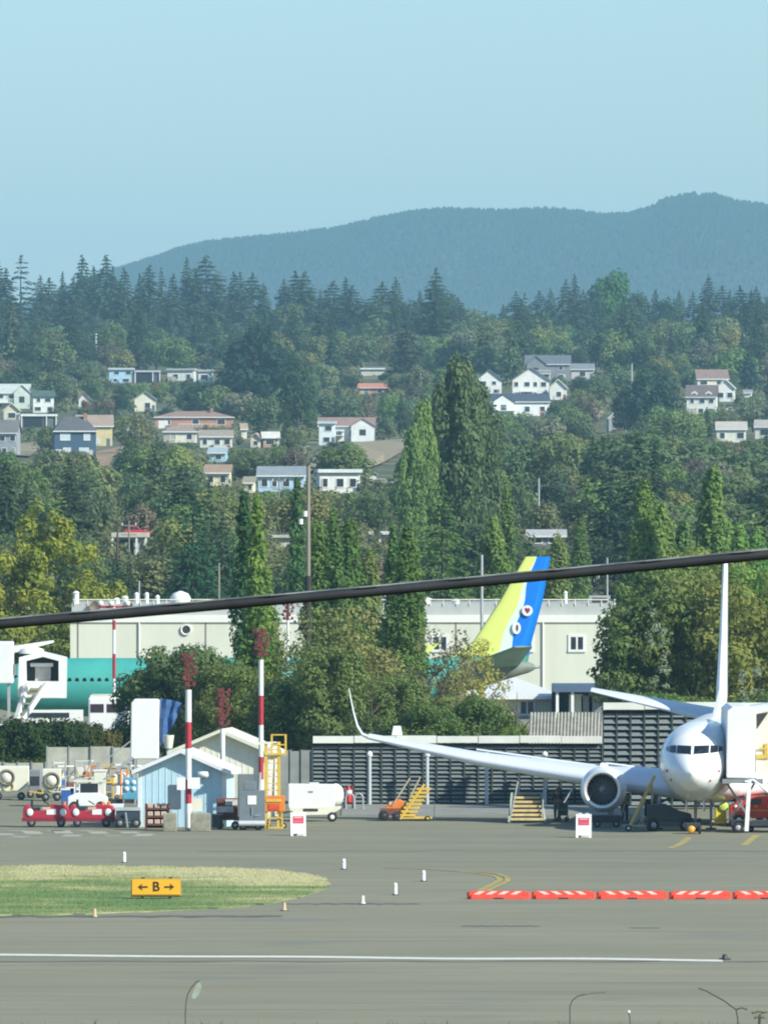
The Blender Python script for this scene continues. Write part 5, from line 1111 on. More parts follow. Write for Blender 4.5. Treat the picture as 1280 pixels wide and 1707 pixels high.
# white cab tug behind
t = thing('cab_tug', 'white tug with an open cab and flat canopy behind the red tractors', 'tug', gat(146, 1354))
part('body', MB().prism([(-1.05, .3), (1.05, .3), (1.05, .75), (.55, 1.0), (-.6, 1.0), (-1.05, .8)], 'y', 0, 1.5), M_WHITE, t, bev=.04); part('canopy', MB().box(-.72, .95, 0, 1.4, 1.58, 1.66), M_CREAM, t)
for a, b_ in ((-.68, .1), (.9, .1), (-.68, 1.3), (.9, 1.3)): part('canopy_post', MB().box(a - .03, a + .03, b_ - .03, b_ + .03, .95, 1.578), M_WHITE, t)
part('windscreen', MB().box(-.4, .55, .1, .13, 1.02, 1.5), M_GLASS, t); part('windscreen_frame', MB().box(-.46, -.4, .08, .14, 1.0, 1.55).box(.55, .61, .08, .14, 1.0, 1.55), M_WHITE, t)
for q in (-.7, .7): wheel(t, q, -.05, .28, .2)
# cream carts with hose reels
def reel_cart(label, px, d, W, Hh, rx):
    t = thing('hose_reel_cart', label, 'cart', (gx(px, d), d, 0)); part('body', MB().prism([(-W / 2, .75), (-W / 2 + .3, .5), (W / 2 - .5, .5), (W / 2, .8), (W / 2, Hh), (-W / 2, Hh)], 'y', 0, 1.4), M_CREAM, t, bev=.03)
    rl = part('hose_reel', MB().lathe((rx, -.02, Hh - .62), (0, -1, 0), [(0, .46), (.12, .46), (.12, .34), (.03, .33)], 22), mat('brown hose', (.20, .19, .15), .8, .2, 3), t); part('reel_disc', MB().lathe((rx, -.03, Hh - .62), (0, -1, 0), [(0, .30), (.06, .28), (.08, .01)], 18), M_CREAM, rl)
    part('bottom_ring', MB().lathe((rx + .1, -.03, .75), (0, -1, 0), [(0, .32), (.05, .32), (.06, .25), (.02, .25)], 16), mat('yellow ring', (.62, .56, .25), .6), t)
    for q in (-W * .33, W * .3): wheel(t, q, -.05, .22, .18, M_GREY)
    part('drawbar', MB().bar((W / 2, .7, .45), (W / 2 + .8, .7, .35), .08).bar((W / 2 + .75, .7, .35), (W / 2 + .8, .7, 1.1), .06), M_YEL, t); return t
reel_cart('cream cart with a round hose reel cut by the left edge', 17, 616, 2.0, 1.85, -.2); reel_cart('second cream hose reel cart, narrower', 86, 614, 1.0, 1.75, 0)
# dark generator between
t = thing('generator_cart', 'low dark generator between the two cream carts', 'cart', gat(58, 1331)); part('body', MB().box(-.35, .35, 0, 1, .3, 1.55), M_GREY, t, bev=.05); part('vent', MB().box(-.25, .25, -.03, .0, .7, 1.2), M_DK, t)
for q in (-.25, .25): wheel(t, q, -.05, .2, .15, M_GREY)
# racks
M_RBR = mat('red brown crate paint', (.22, .07, .05), .7, .25, 2)
t = thing('equipment_rack', 'orange framed rack with a pale folded cover, left of the blue shed', 'rack', gat(192, 1340))
for q in (-.55, -.1, .3, .62): part('upright', MB().box(q - .04, q + .04, 0, .08, 0, 2.0 if q < .5 else 1.85), M_ORG if q > 0 else M_YEL, t)
part('shelf', MB().box(-.6, .66, 0, .9, .95, 1.02), M_GREY, t); part('shelf', MB().box(-.6, .66, 0, .9, 1.85, 1.92), mat('brown plank', (.35, .22, .10), .8, .2, 3), t); part('canvas', MB().box(-.5, .55, .1, .8, 1.03, 1.6), M_CREAM, t, bev=.1); part('bag', MB().box(-.5, -.15, -.05, .0, 1.1, 1.45), M_YEL, t)
t = thing('equipment_rack', 'blue panelled cabinet with four white pads at the left of the blue shed', 'rack', gat(218, 1352)); part('cabinet', MB().box(-.42, .42, 0, .7, .6, 1.75), mat('mid blue cabinet', (.10, .34, .50), .5, .1, 2), t, bev=.03)
for i, (a, b_) in enumerate(((-.22, 1.5), (.15, 1.5), (-.22, 1.15), (.15, 1.15))): part('pad', MB().lathe((a, -.0, b_), (0, -1, 0), [(0, .13), (.06, .12), (.08, .01)], 12), M_WHITE, t)
for q in (-.38, .38): part('leg', MB().box(q - .04, q + .04, 0, .6, 0, .6), M_GREY, t)
for px, lab, m in ((128, 'blue topped white bin behind the second red tractor', M_BLUE), (112, 'blue crate left of the white tug', M_BLUE), (166, 'tall white rack behind the tug canopy', M_CREAM)):
    t = thing('equipment_bin', lab, 'bin', (gx(px, 600), 600, 0)); part('body', MB().box(-.32, .32, 0, .6, .1, 1.0 if px < 150 else 2.0), m, t, bev=.03); part('lid', MB().box(-.35, .35, -.04, .64, (1.0 if px < 150 else 2.0), (1.08 if px < 150 else 2.1)), M_WHITE, t)
    for q in (-.25, .25): part('foot', MB().box(q - .05, q + .05, 0, .6, 0, .1), M_DK, t)
for i, (px, dd, w_, h_, c1, lab) in enumerate(((99, 622, .7, 1.9, M_CREAM, 'tall cream trolley behind the second hose reel cart'), (112, 630, 1.1, 1.5, M_WHITE, 'white wide trolley before the left of the pale wall'), (138, 618, .9, 2.1, M_CREAM, 'cream trolley rising behind the tug canopy'),
                                      (152, 628, .8, 1.7, M_METAL, 'grey metal trolley between the tug canopy and the tall white rack'), (176, 622, .7, 1.8, M_YEL, 'yellow trolley left of the orange framed rack'), (205, 618, .9, 1.9, M_CREAM, 'cream trolley between the orange rack and the blue cabinet'), (228, 612, .7, 2.0, M_WHITE, 'white trolley just left of the light blue shed wall'))):
    t = thing('tool_trolley', lab, 'trolley', (gx(px, dd), dd, 0), RN.uniform(-.3, .3))
    for k in range(3): part('shelf', MB().box(-w_ / 2, w_ / 2, 0, .7, .25 + k * (h_ - .3) / 2, .31 + k * (h_ - .3) / 2), c1, t)
    for q in (-w_ / 2, w_ / 2): part('upright', MB().box(q - .03, q + .03, -.02, .04, .15, h_ + .1), M_METAL, t)
    for k in range(2):
        for q in (-.22, .2): hh_ = RN.uniform(.25, (h_ - .3) / 2 - .12); part('box', MB().box(w_ * q - w_ * .18, w_ * q + w_ * .18, .03, .5, .312 + k * (h_ - .3) / 2, .312 + k * (h_ - .3) / 2 + hh_), RN.choice((M_WHITE, M_CREAM, M_RBR, M_BLUE, M_ORG, M_WHITE, M_GREY)), t, bev=.02)
    part('hose', MB().tube([(-w_ / 2, -.05, h_ * .9), (-w_ * .2, -.08, h_ * .6), (w_ * .2, -.08, h_ * .62), (w_ / 2, -.05, h_ * .95)], .035), mat('tan hose', (.5, .38, .22), .7), t)
    for q in (-w_ * .4, w_ * .3): wheel(t, q, -.03, .11, .08, M_GREY)
t = thing('hand_cart', 'small white tapered cart beside the second red tractor', 'cart', gat(193, 1372)); part('tub', MB().prism([(-.2, .35), (.25, .35), (.42, .95), (-.4, .95)], 'y', 0, .7), M_WHITE, t, bev=.03)
for q in (-.15, .2): wheel(t, q, -.05, .13, .08, M_GREY)
t = thing('flatbed_trailer', 'dark trailer with a pale bed left of the blue shed', 'trailer', gat(213, 1381)); part('bed', MB().box(-.62, .62, 0, 1.6, .88, 1.0), mat('pale bed edge', (.45, .5, .5), .6), t); part('side', MB().box(-.6, .6, .05, 1.5, .3, .878), mat('dark blue side', (.03, .05, .08), .7), t)
for q in (-.4, .42): wheel(t, q, -.08, .25, .18, M_GREY)
part('ramp_strut', MB().bar((.0, -.1, .05), (-.1, -.1, .8), .08), M_METAL, t)

# white covered boarding stair with a blue tarp
d = 600; t = thing('covered_stair', 'tall white covered access stair with a blue tarp hanging on its right', 'boarding stairs', (gx(241, d), d, 0)); z0, z1 = gz(1266, d), gz(1166, d)
part('shroud', MB().prism([(-.76, z0), (.74, z0), (.78, z1 - .1), (.70, z1), (-.55, z1), (-.72, z1 - .2)], 'y', 0, 1.6), M_WHITE, t, bev=.06)
tp = MB(); nx_ = 10; nz_ = 9; vs = []
for i in range(nx_ + 1):
    for j in range(nz_ + 1):
        u, v = i / nx_, j / nz_; wtop = z1 + .02 - .22 * u * u; zbt = z1 - 2.55 + 2.1 * u ** 1.3; vs.append((.80 + 1.12 * u + .03 * math.sin(v * 9), .25 + .16 * math.sin(u * 14 + v * 3) + .3 * u, wtop + (zbt - wtop) * v))
tp.add(vs, [(i * (nz_ + 1) + j, i * (nz_ + 1) + j + 1, (i + 1) * (nz_ + 1) + j + 1, (i + 1) * (nz_ + 1) + j) for i in range(nx_) for j in range(nz_)], True); part('tarp', tp, mat('blue tarpaulin', (.05, .13, .32), .5, .2, 3), t)
for a in (0.0, 1.4):
    part('stringer', MB().bar((-.6, a, z0 + .1), (-3.0, a, .9), .14), M_METAL, t); part('handrail', MB().bar((-.7, a, z0 + 1.0), (-3.0, a, 1.9), .06), M_METAL, t)
    part('leg', MB().bar((-.5, a, z0), (-.5, a, .2), .12).bar((.6, a, z0), (.6, a, .2), .12).bar((-.5, a, .4), (.6, a, z0 - .1), .07), M_METAL, t)
for k in range(9): u = k / 8; part('tread', MB().box(-.75 - 2.2 * u, -.5 - 2.2 * u, .05, 1.35, z0 - .1 - (z0 - .9) * u, z0 - .04 - (z0 - .9) * u), M_GREY, t)
part('chassis', MB().box(-2.6, 1.0, 0, 1.5, .3, .5), M_DK, t)
for q in (-2.0, .6): wheel(t, q, -.05, .3, .2)
t2 = thing('cream_hopper', 'small cream hopper behind the right foot of the white covered stair', 'hopper', (gx(281, 598), 598, 0)); part('bin', MB().cyl((0, 0, gz(1248, 598)), (0, 0, gz(1226, 598)), .2, .3, n=12), M_CREAM, t2); part('stand', MB().cyl((0, 0, 0), (0, 0, gz(1248, 598)), .12, n=8), M_METAL, t2)

# stacks, blocks, signs and cabinets at the mast
M_CONC = mat('rough concrete block', (.33, .32, .24), .95, .25, 2.5, bump=.3)
t = thing('crate_rack', 'red-brown rack of three rows of pale bundles by the blue shed', 'rack', gat(262, 1385)); 
for k in range(3): part('shelf', MB().box(-.6, .6, 0, .8, .25 + .4 * k, .32 + .4 * k), M_RBR, t)
for q in (-.58, .58): part('side', MB().box(q - .04, q + .04, 0, .8, .05, 1.35), M_RBR, t)
for i in range(3):
    for q in (-.35, .0, .33): part('bundle', MB().box(q - .14, q + .13, .02, .6, .33 + .4 * i, .55 + .4 * i), mat('pale bundle', (.62, .48, .38), .8, .15, 3), t, bev=.03)
part('back_panel', MB().box(-.55, .55, .7, .74, .1, 1.3), M_DK, t)
for px, w_, lab in ((283, .68, 'small square concrete block before the red-brown rack'), (334, 1.0, 'wide concrete block right of the striped mast foot')):
    o = link('concrete_block', MB().box(-w_ / 2, w_ / 2, 0, .7, 0, .92).mesh('concrete_block', M_CONC), None, gat(px, 1387)); b_ = o.modifiers.new('bevel', 'BEVEL'); b_.width = .04; b_.segments = 2; tag(o, lab, 'concrete block')
t = thing('wheeled_barrier', 'short grey wheeled barrel between concrete block and crates', 'barrel', gat(362, 1384)); part('drum', MB().cyl((0, .3, .1), (0, .3, .75), .28, n=16), M_DK, t); part('rim', MB().cyl((0, .3, .75), (0, .3, .8), .3, n=16), M_GREY, t)
for px, py, w_, h_, lab in ((302, 1307, .42, .62, 'left white notice board on the striped mast'), (323, 1306, .62, .56, 'right white notice board on the striped mast')):
    tag(link('notice_board', MB().box(-w_ / 2, w_ / 2, 0, .04, -h_ / 2, h_ / 2).mesh('notice_board', M_WHITE), None, (gx(px, 563.6), 563.6, gz(py, 563.6))), lab, 'sign')
t = thing('notice_stand', 'pale framed notice on a stand right of the mast foot', 'sign', gat(326, 1386)); t.location.y += 1.4; part('panel', MB().box(-.3, .3, 0, .05, .95, 1.6), M_CREAM, t); part('stand', MB().bar((-.2, .03, 0), (-.2, .03, .95), .05).bar((.2, .03, 0), (.2, .03, .95), .05), M_GREY, t)
for px, py, w_, lab in ((352, 1376, 1.3, 'red and white low trailer before the blue shed wall'), (379, 1383, 1.2, 'red cart with a white patterned cover left of the grey cabinet')):
    t = thing('low_trailer', lab, 'trailer', gat(px, py)); part('bed', MB().box(-w_ / 2, w_ / 2, 0, 1.0, .45, .62), M_RBR, t); part('load', MB().box(-w_ / 2 + .05, w_ / 2 - .08, .1, .9, .63, 1.25 if px < 370 else 1.55), M_RBR if px > 370 else M_CREAM, t, bev=.03)
    part('cover', MB().box(-w_ / 2 + .1, w_ / 2 - .3, .04, .1, .85, 1.15).box(-.1, w_ / 2 - .1, .04, .1, 1.2, 1.24 if px < 370 else 1.5), mat('white patched cover', (.72, .7, .66), .7, .2, 5), t)
    for q in (-w_ * .32, w_ * .32): wheel(t, q, -.05, .2, .15)
t = thing('grey_cabinet', 'tall grey wheeled cabinet with a white label and silver bumper', 'cabinet', gat(420, 1385)); part('body', MB().box(-.66, .66, 0, 1.2, .45, 2.0), mat('mid grey cabinet', (.17, .20, .22), .5, .08, 1.5), t, bev=.03)
part('upper_housing', MB().box(-.42, .22, .2, 1.0, 2.0, 2.45), mat('mid grey cabinet', (0, 0, 0)), t, bev=.03); part('label', MB().box(-.22, .22, -.03, -.005, 1.3, 1.75), M_WHITE, t); part('bumper', MB().cyl((-.66, -.1, .36), (.66, -.1, .36), .14, n=12), M_LIP, t)
part('handle', MB().bar((0, -.04, .8), (0, -.04, 1.2), .04).bar((.15, -.04, .72), (.42, -.04, .8), .05), M_METAL, t); part('exhaust', MB().cyl((.35, .5, 2.0), (.4, .5, 2.9), .08, n=8), M_METAL, t); part('skirt', MB().box(-.64, .64, .05, 1.1, .08, .22), M_DK, t)
for q in (-.45, .3): wheel(t, q, .0, .2, .16, M_GREY)
# yellow lift tower
t = thing('lift_tower', 'tall yellow lift tower with an orange base beside the grey cabinet', 'lift', gat(458, 1382)); zt = gz(1226, 565)
for q in (-.45, .2):
    for y_ in (0, .7): part('mast_leg', MB().box(q - .08, q + .08, y_ - .05, y_ + .05, 0, zt - .4), M_YEL, t)
k = 0; z = 1.6
while z < zt - .6: part('rung', MB().bar((-.45, 0, z), (.2, 0, z), .05).bar((-.45, 0, z), (.2, 0, z + .32) if k % 2 else (.2, 0, z + .02), .035), M_YEL, t); z += .34; k += 1
for z in (zt - .95, zt - .5, zt): part('cage_rail', MB().box(-.15, .58, -.08, -.02, z - .06, z), M_YEL, t)
for q in (-.15, .55): part('cage_post', MB().box(q - .05, q + .05, -.09, .0, zt - 1.0, zt), M_YEL, t)
part('platform', MB().box(-.5, .6, -.1, .8, zt - 1.06, zt - 1.0), M_YEL, t); part('awning', MB().prism([(-1.0, zt - .55), (.1, zt - .45), (.1, zt - .38), (-1.0, zt - .40)], 'y', -.1, .5), M_CREAM, t)
part('power_unit', MB().box(-.55, .5, -.12, .9, .85, 1.65), M_ORG, t, bev=.03); part('panel', MB().box(-.3, .25, -.16, -.125, .95, 1.25), mat('red orange panel', (.72, .10, .03), .5), t); part('panel', MB().box(-.45, .35, -.16, -.125, 1.35, 1.5), M_YEL, t)
part('outrigger', MB().bar((-.3, -.1, .05), (-.2, -.1, .85), .07).bar((.4, -.1, .05), (.35, -.1, .85), .07).bar((-.35, -.1, .05), (.45, -.1, .05), .08).bar((-.25, -.1, .55), (.4, -.1, .55), .06), M_YEL, t)
for q in (-.35, .45): wheel(t, q, .3, .14, .1, M_YEL)
# white lavatory / fuel tank trailer
t = thing('tank_trailer', 'big white tank trailer with one visible wheel', 'tank trailer', gat(522, 1370))
M_TNK = mat('glossy white tank', (.82, .82, .78), .3, .04, .8, coat=.3)
part('hopper_body', MB().prism([(-1.28, .72), (-.95, .55), (.75, .52), (1.1, .75), (1.1, 1.92), (-1.28, 1.95)], 'y', -.6, .9), M_TNK, t, bev=.05)
part('tank_end', MB().lathe((1.1, .15, 1.35), (1, 0, 0), [(0, .62), (.2, .58), (.38, .42), (.46, .2), (.48, .01)], 24), M_TNK, t); part('cream_chassis', MB().prism([(-1.2, .60), (-.5, .35), (.9, .38), (1.45, .7), (1.45, .82), (-1.2, .72)], 'y', -.64, -.606), M_CREAM, t)
part('top_hatch', MB().box(-.2, .3, -.1, .4, 1.95, 2.0), M_TNK, t); part('outlet', MB().box(-.5, .25, -.67, -.645, .55, .68), M_DK, t); wheel(t, .98, -.8, .25, .2); wheel(t, .98, .8, .25, .2); part('hitch', MB().bar((-1.2, 0, .5), (-1.9, 0, .4), .1), M_GREY, t)
part('number_plate', MB().box(-.25, -.0, -.615, -.604, 1.5, 1.58), M_GREY, t); part('support_leg', MB().bar((-1.1, -.5, 0), (-1.1, -.5, .7), .08), M_CREAM, t)
t = thing('extinguisher_cart', 'red and white wheeled extinguisher right of the tank trailer', 'fire extinguisher', (gx(581, 600), 600, 0)); part('cylinder', MB().lathe((0, 0, .35), (0, 0, 1), [(0, .17), (.65, .17), (.8, .08), (.88, .07)], 14), M_RED, t); part('label', MB().cyl((0, 0, .75), (0, 0, 1.0), .178, n=14), M_WHITE, t); part('frame', MB().bar((-.2, .1, 0), (-.2, .1, 1.2), .05).bar((.2, .1, 0), (.2, .1, 1.2), .05), M_RED, t)
for q in (-.28, .2): wheel(t, q, 0, .18, .08, M_GREY, ax=(1, 0, 0))
for i, px in enumerate((583, 598)): 
    t = thing('hoop_stand', ['left bent pipe stand before the red extinguisher', 'right bent pipe stand before the dark fence'][i], 'stand', gat(px, 1350)); pts = [(-.22, 0, 0)] + [(-.22 * math.cos(a), 0, .62 + .22 * math.sin(a)) for a in [k * math.pi / 6 for k in range(7)]] + [(.22, 0, 0)]; part('pipe', MB().tube(pts, .045), M_METAL, t); part('foot', MB().cyl((-.22, 0, 0), (-.22, 0, .08), .11, n=8).cyl((.22, 0, 0), (.22, 0, .08), .11, n=8), M_METAL, t)

# A-frame signs
def aframe(label, px, py):
    t = thing('a_frame_sign', label, 'sign', gat(px, py), RN.uniform(-.1, .1)); W = .76; Ht = 1.16
    part('front_panel', MB().add([(-W / 2, -.26, 0), (-W / 2 + .12, -.26, 0), (-W / 2 + .12, -.22, .12), (W / 2 - .12, -.22, .12), (W / 2 - .12, -.26, 0), (W / 2, -.26, 0), (W / 2, -.02, Ht), (-W / 2, -.02, Ht)] + [(x, y + .03, z) for x, y, z in [(-W / 2, -.26, 0), (-W / 2 + .12, -.26, 0), (-W / 2 + .12, -.22, .12), (W / 2 - .12, -.22, .12), (W / 2 - .12, -.26, 0), (W / 2, -.26, 0), (W / 2, -.02, Ht), (-W / 2, -.02, Ht)]],
        [(0, 1, 2, 7), (2, 3, 6, 7), (3, 4, 5, 6), (8, 15, 10, 9), (10, 15, 14, 11), (11, 14, 13, 12), (0, 7, 15, 8), (5, 13, 14, 6), (7, 6, 14, 15)]), M_WHITE, t)
    part('back_panel', MB().add([(-W / 2, .26, 0), (W / 2, .26, 0), (W / 2, .02, Ht), (-W / 2, .02, Ht), (-W / 2, .23, 0), (W / 2, .23, 0), (W / 2, -.0, Ht), (-W / 2, -.0, Ht)], [(0, 1, 2, 3), (7, 6, 5, 4), (0, 4, 5, 1), (2, 6, 7, 3), (0, 3, 7, 4), (1, 5, 6, 2)]), M_WHITE, t)
    def slab(z0, z1, xa, xb, m, nm, o=.008):
        f = lambda z: -.26 + .24 * z / Ht - o
        part(nm, MB().add([(xa, f(z0), z0), (xb, f(z0), z0), (xb, f(z1), z1), (xa, f(z1), z1)], [(0, 1, 2, 3)]), m, t)
    slab(.62, .98, -.27, .27, mat('pinkish red notice', (.62, .06, .10), .6, .1), 'red_notice'); slab(.90, .93, -.2, .2, M_WHITE, 'notice_line', .012); slab(.70, .72, -.2, .2, mat('pale pink line', (.75, .3, .35), .6), 'notice_line', .012)
    part('grip', MB().box(-.25, -.08, -.03, .03, Ht, Ht + .05).box(.08, .25, -.03, .03, Ht, Ht + .05), M_WHITE, t)
aframe('white sign board with a red panel near the tank trailer', 497, 1394); aframe('white sign board with a red panel under the jet engine', 973, 1397)

# orange stair truck
t = thing('stair_truck', 'small orange and yellow stair truck before the dark fence', 'stair truck', gat(672, 1369))
part('body', MB().box(-1.2, .35, -.4, .8, .3, .62), M_RBR, t, bev=.03); part('engine_hood', MB().prism([(-.95, .62), (.15, .62), (.15, .95), (-.2, 1.12), (-.8, .9)], 'y', -.3, .7), M_ORG, t, bev=.04); part('hood_light', MB().box(-.72, -.5, -.34, -.305, .8, 1.0), mat('pale orange lens', (.8, .5, .35), .3), t)
for k in range(8):
    u = k / 7; part('tread', MB().box(-.25 + .95 * u, .62 + .95 * u * .85, -.5, -.1, .25 + 1.35 * u, .37 + 1.35 * u), M_YEL, t)
for y_ in (-.45, .45): part('stringer', MB().bar((-.15, y_, .1), (1.1, y_, 1.9), .12), M_YEL, t); part('handrail', MB().bar((-.45, y_, .95), (.35, y_, 2.2), .06).bar((.35, y_, 1.2), (.9, y_, 2.3), .06), mat('worn tan rail', (.5, .42, .28), .7), t)
part('base_frame', MB().box(-.15, 1.5, -.45, .5, .12, .22), M_YEL, t); part('rear_frame', MB().bar((1.6, .3, .1), (1.6, .3, 1.0), .05), M_METAL, t)
wheel(t, -1.0, -.5, .28, .2, M_DK); wheel(t, -.35, -.5, .24, .18, M_DK); wheel(t, 1.25, -.5, .14, .1, M_YEL)
# yellow steps
t = thing('maintenance_steps', 'yellow maintenance steps seen from the front under the wing', 'steps', gat(879, 1373))
for k in range(6): wd = .92 - .035 * k; part('tread', MB().box(-wd + .05, wd - .1, -.3 + k * .24, 0.0 + k * .24, .16 + k * .215, .27 + k * .215), mat('faded yellow tread', (.72, .56, .24), .7, .2, 3), t)
for k in range(5): part('riser', MB().box(-.8, .72, -.02 + k * .24, .0 + k * .24, .275 + k * .215, .37 + k * .215), M_DK, t)
for q in (-.95, .9): part('side_frame', MB().bar((q, -.4, .05), (q * .82, 1.2, 1.5), .1), mat('pale green frame', (.38, .45, .36), .7), t)
for q in (-.8, .78): part('handrail', MB().bar((q, -.2, .5), (q * .8 + .25, 1.3, 2.5), .06).bar((q * .8 + .25, 1.3, 2.5), (q * .8 + .3, 2.2, 2.5), .05).bar((q * .8 + .2, 1.3, 1.4), (q * .8 + .25, 1.3, 2.5), .05), M_METAL, t)
part('upper_platform', MB().box(-.75, .75, 1.25, 2.3, 1.42, 1.52), M_GREY, t); part('leg', MB().bar((-.7, 2.2, 0), (-.7, 2.2, 1.4), .08).bar((.7, 2.2, 0), (.7, 2.2, 1.4), .08), M_GREY, t)
t = thing('diagonal_stay', 'pale slanting stay bar left of the jet engine', 'brace', gat(944, 1345)); part('bar', MB().bar((-.25, 0, 0), (.35, 0, 1.0), .08), M_METAL, t); part('plate', MB().box(-.4, -.1, -.1, .1, 0, .05), M_METAL, t)

# ------------------------------------------------------------------ people
def person(label, loc, rz, top, legs, skin=(.45, .28, .2), arm=(.35, -.25), crouch=False, cap=None):
    t = thing('person', label, 'person', loc, rz)
    J = [((0, 0, .95), .145), ((0, 0, 1.15), .14), ((0, -.01, 1.38), .165), ((0, 0, 1.50), .06), ((0, -.02, 1.60), .085), ((0, -.025, 1.70), .085)]
    E = [(0, 1), (1, 2), (2, 3), (3, 4), (4, 5)]
    for s in (-1, 1):
        b = len(J); J += [((s * .10, 0, .88), .10), ((s * .12, -.03, .50), .068), ((s * .13, .02, .09), .045), ((s * .14, -.14, .04), .042)]; E += [(0, b), (b, b + 1), (b + 1, b + 2), (b + 2, b + 3)]
        b = len(J); J += [((s * .19, 0, 1.42), .062), ((s * .26, .02, 1.15), .045), ((s * (.22), arm[1], 1.02 + (arm[0] if s > 0 else 0)), .033), ((s * .20, arm[1] - .09, 1.0 + (arm[0] if s > 0 else 0)), .035)]; E += [(2, b), (b, b + 1), (b + 1, b + 2), (b + 2, b + 3)]
    def skinmesh(idx, grow, m, name):
        keep = sorted(set(i for e in idx for i in e)); mp = {k: i for i, k in enumerate(keep)}
        me = bpy.data.meshes.new(name); me.from_pydata([J[k][0] for k in keep], [(mp[a], mp[b]) for a, b in idx], []); o = link(name, me, t)
        sk = o.modifiers.new('skin', 'SKIN'); sk.use_smooth_shade = True; me.skin_vertices.new() if not me.skin_vertices else None
        for i, k in enumerate(keep): me.skin_vertices[0].data[i].radius = (J[k][1] + grow, (J[k][1] + grow) * (.8 if k in (0, 1, 2) else 1))
        me.skin_vertices[0].data[0].use_root = True; sb = o.modifiers.new('smooth', 'SUBSURF'); sb.levels = 1; sb.render_levels = 1
        dg = bpy.context.evaluated_depsgraph_get(); me2 = bpy.data.meshes.new_from_object(o.evaluated_get(dg)); o.modifiers.clear(); o.data = me2; me2.materials.clear(); me2.materials.append(m); me2.polygons.foreach_set('use_smooth', [True] * len(me2.polygons)); return o
    bd = skinmesh(E, 0, mat('skin', skin, .6, .05, 4), 'body')
    skinmesh([e for e in E if e in ((0, 1), (1, 2))] + [(2, 10), (10, 11), (11, 12), (2, 18), (18, 19), (19, 20)], .018, top, 'jacket')
    skinmesh([(0, 6), (6, 7), (7, 8), (0, 14), (14, 15), (15, 16)], .02, legs, 'trousers')
    for s in (-1, 1): part('shoe', MB().box(s * .13 - .05, s * .13 + .05, -.2, .08, 0, .09), M_DK, t, bev=.02)
    part('nose', MB().add([(-.015, -.11, 1.63), (.015, -.11, 1.63), (0, -.135, 1.63), (0, -.11, 1.67)], [(0, 1, 2), (0, 2, 3), (2, 1, 3)]), MATS['skin'], t)
    for s in (-1, 1): part('eye', MB().lathe((s * .03, -.108, 1.675), (0, -1, 0), [(0, .012), (.006, .001)], 8), M_BLK, t); part('ear', MB().lathe((s * .083, -.02, 1.65), (s, 0, 0), [(0, .025), (.015, .02), (.02, .002)], 8), MATS['skin'], t)
    part('mouth', MB().box(-.025, .025, -.112, -.104, 1.6, 1.61), mat('lips', (.3, .1, .09), .6), t)
    cp = MB().lathe((0, -.02, 1.70), (0, 0, 1), [(0, .105), (.06, .10), (.10, .06), (.115, .003)], 16); part('cap' if cap else 'hair', cp, cap or mat('dark hair', (.04, .03, .025), .8), t)
    return t
person('worker in dark jacket and grey-green trousers beside the yellow steps', gat(929, 1369), -.5, mat('dark jacket', (.03, .035, .04), .8), mat('grey green trousers', (.16, .20, .16), .8), cap=mat('pale helmet', (.6, .58, .45), .5))
person('worker in a pale green top behind the jet engine', (gx(1041, 576), 576, 0), .4, mat('pale green top', (.35, .52, .38), .8), mat('dark trousers', (.04, .045, .05), .8))
t = thing('ground_power_stand', 'grey-green wheeled stand right of the yellow steps', 'cart', gat(938, 1370)); part('frame', MB().bar((-.25, 0, .1), (-.25, 0, 1.3), .06).bar((.25, 0, .1), (.25, 0, 1.0), .06).bar((-.25, 0, .6), (.25, 0, .6), .06), M_GREY, t); part('box', MB().box(-.22, .22, .05, .5, .3, .95), mat('dull green box', (.10, .14, .11), .7), t); wheel(t, -.2, -.05, .13, .1, M_GREY); wheel(t, .2, -.05, .13, .1, M_GREY)

# ------------------------------------------------------------------ things around the nose of the jetliner
t = thing('passenger_stair', 'white enclosed passenger stair docked at the right of the nose', 'boarding stairs', (gx(1209, 560.5), 560.5, 0)); q = 560.5; z0, z1 = gz(1297, q), gz(1184, q); XE = gx(1258, q) - gx(1209, q)
part('shelter_stretched_for_shade', MB().prism([(0.05, z0 - .02), (XE, z0 - .05), (XE + .05, z1 + .03), (XE - .4, z1 + .16), (.35, z1 + .16), (.06, z1 - .05)], 'y', -.2, 9.5), M_WHITE, t, bev=.06)  # length added towards the tail and top raised to shade the fuselage
X2 = gx(1300, q) - gx(1209, q)
part('side_panel', MB().prism([(XE + .06, z0 + .25), (X2 + 1.5, z0 - .8), (X2 + 1.5, z1 - .2), (XE + .06, z1 - .0)], 'y', .3, 2.2), M_CREAM, t)
part('dark_opening', MB().prism([(XE + .12, z1 - .95), (XE + .7, z1 - .1), (XE + .1, z1 - .2)], 'y', .24, .296), M_DK, t); part('yellow_guard', MB().box(XE + .1, XE + .7, .22, .29, z0 + .95, z0 + 1.15).box(XE + .5, XE + .66, .22, .29, z0 + 1.15, z0 + 1.7).box(XE + .2, XE + .62, .2, .218, z0 + 1.4, z0 + 1.5), M_YEL, t)
part('lower_curtain', MB().prism([(XE + .05, z0 - .05), (X2 + 1.5, z0 - 1.7), (X2 + 1.5, z0 - .7), (XE + .05, z0 + .3)], 'y', .1, .2), M_WHITE, t)
part('deck', MB().box(-.15, XE + .4, -.15, 2.5, z0 - .28, z0 - .06), M_GREY, t)
for y_ in (0, 2.3): part('stair_stringer', MB().bar((XE + .3, y_, z0 - .2), (X2 + 2.5, y_, .6), .2), M_WHITE, t)
for k in range(12): u = k / 11; part('tread', MB().box(XE + .4 + 3.2 * u, XE + .75 + 3.2 * u, .1, 2.2, z0 - .3 - (z0 - .9) * u, z0 - .24 - (z0 - .9) * u), M_GREY, t)
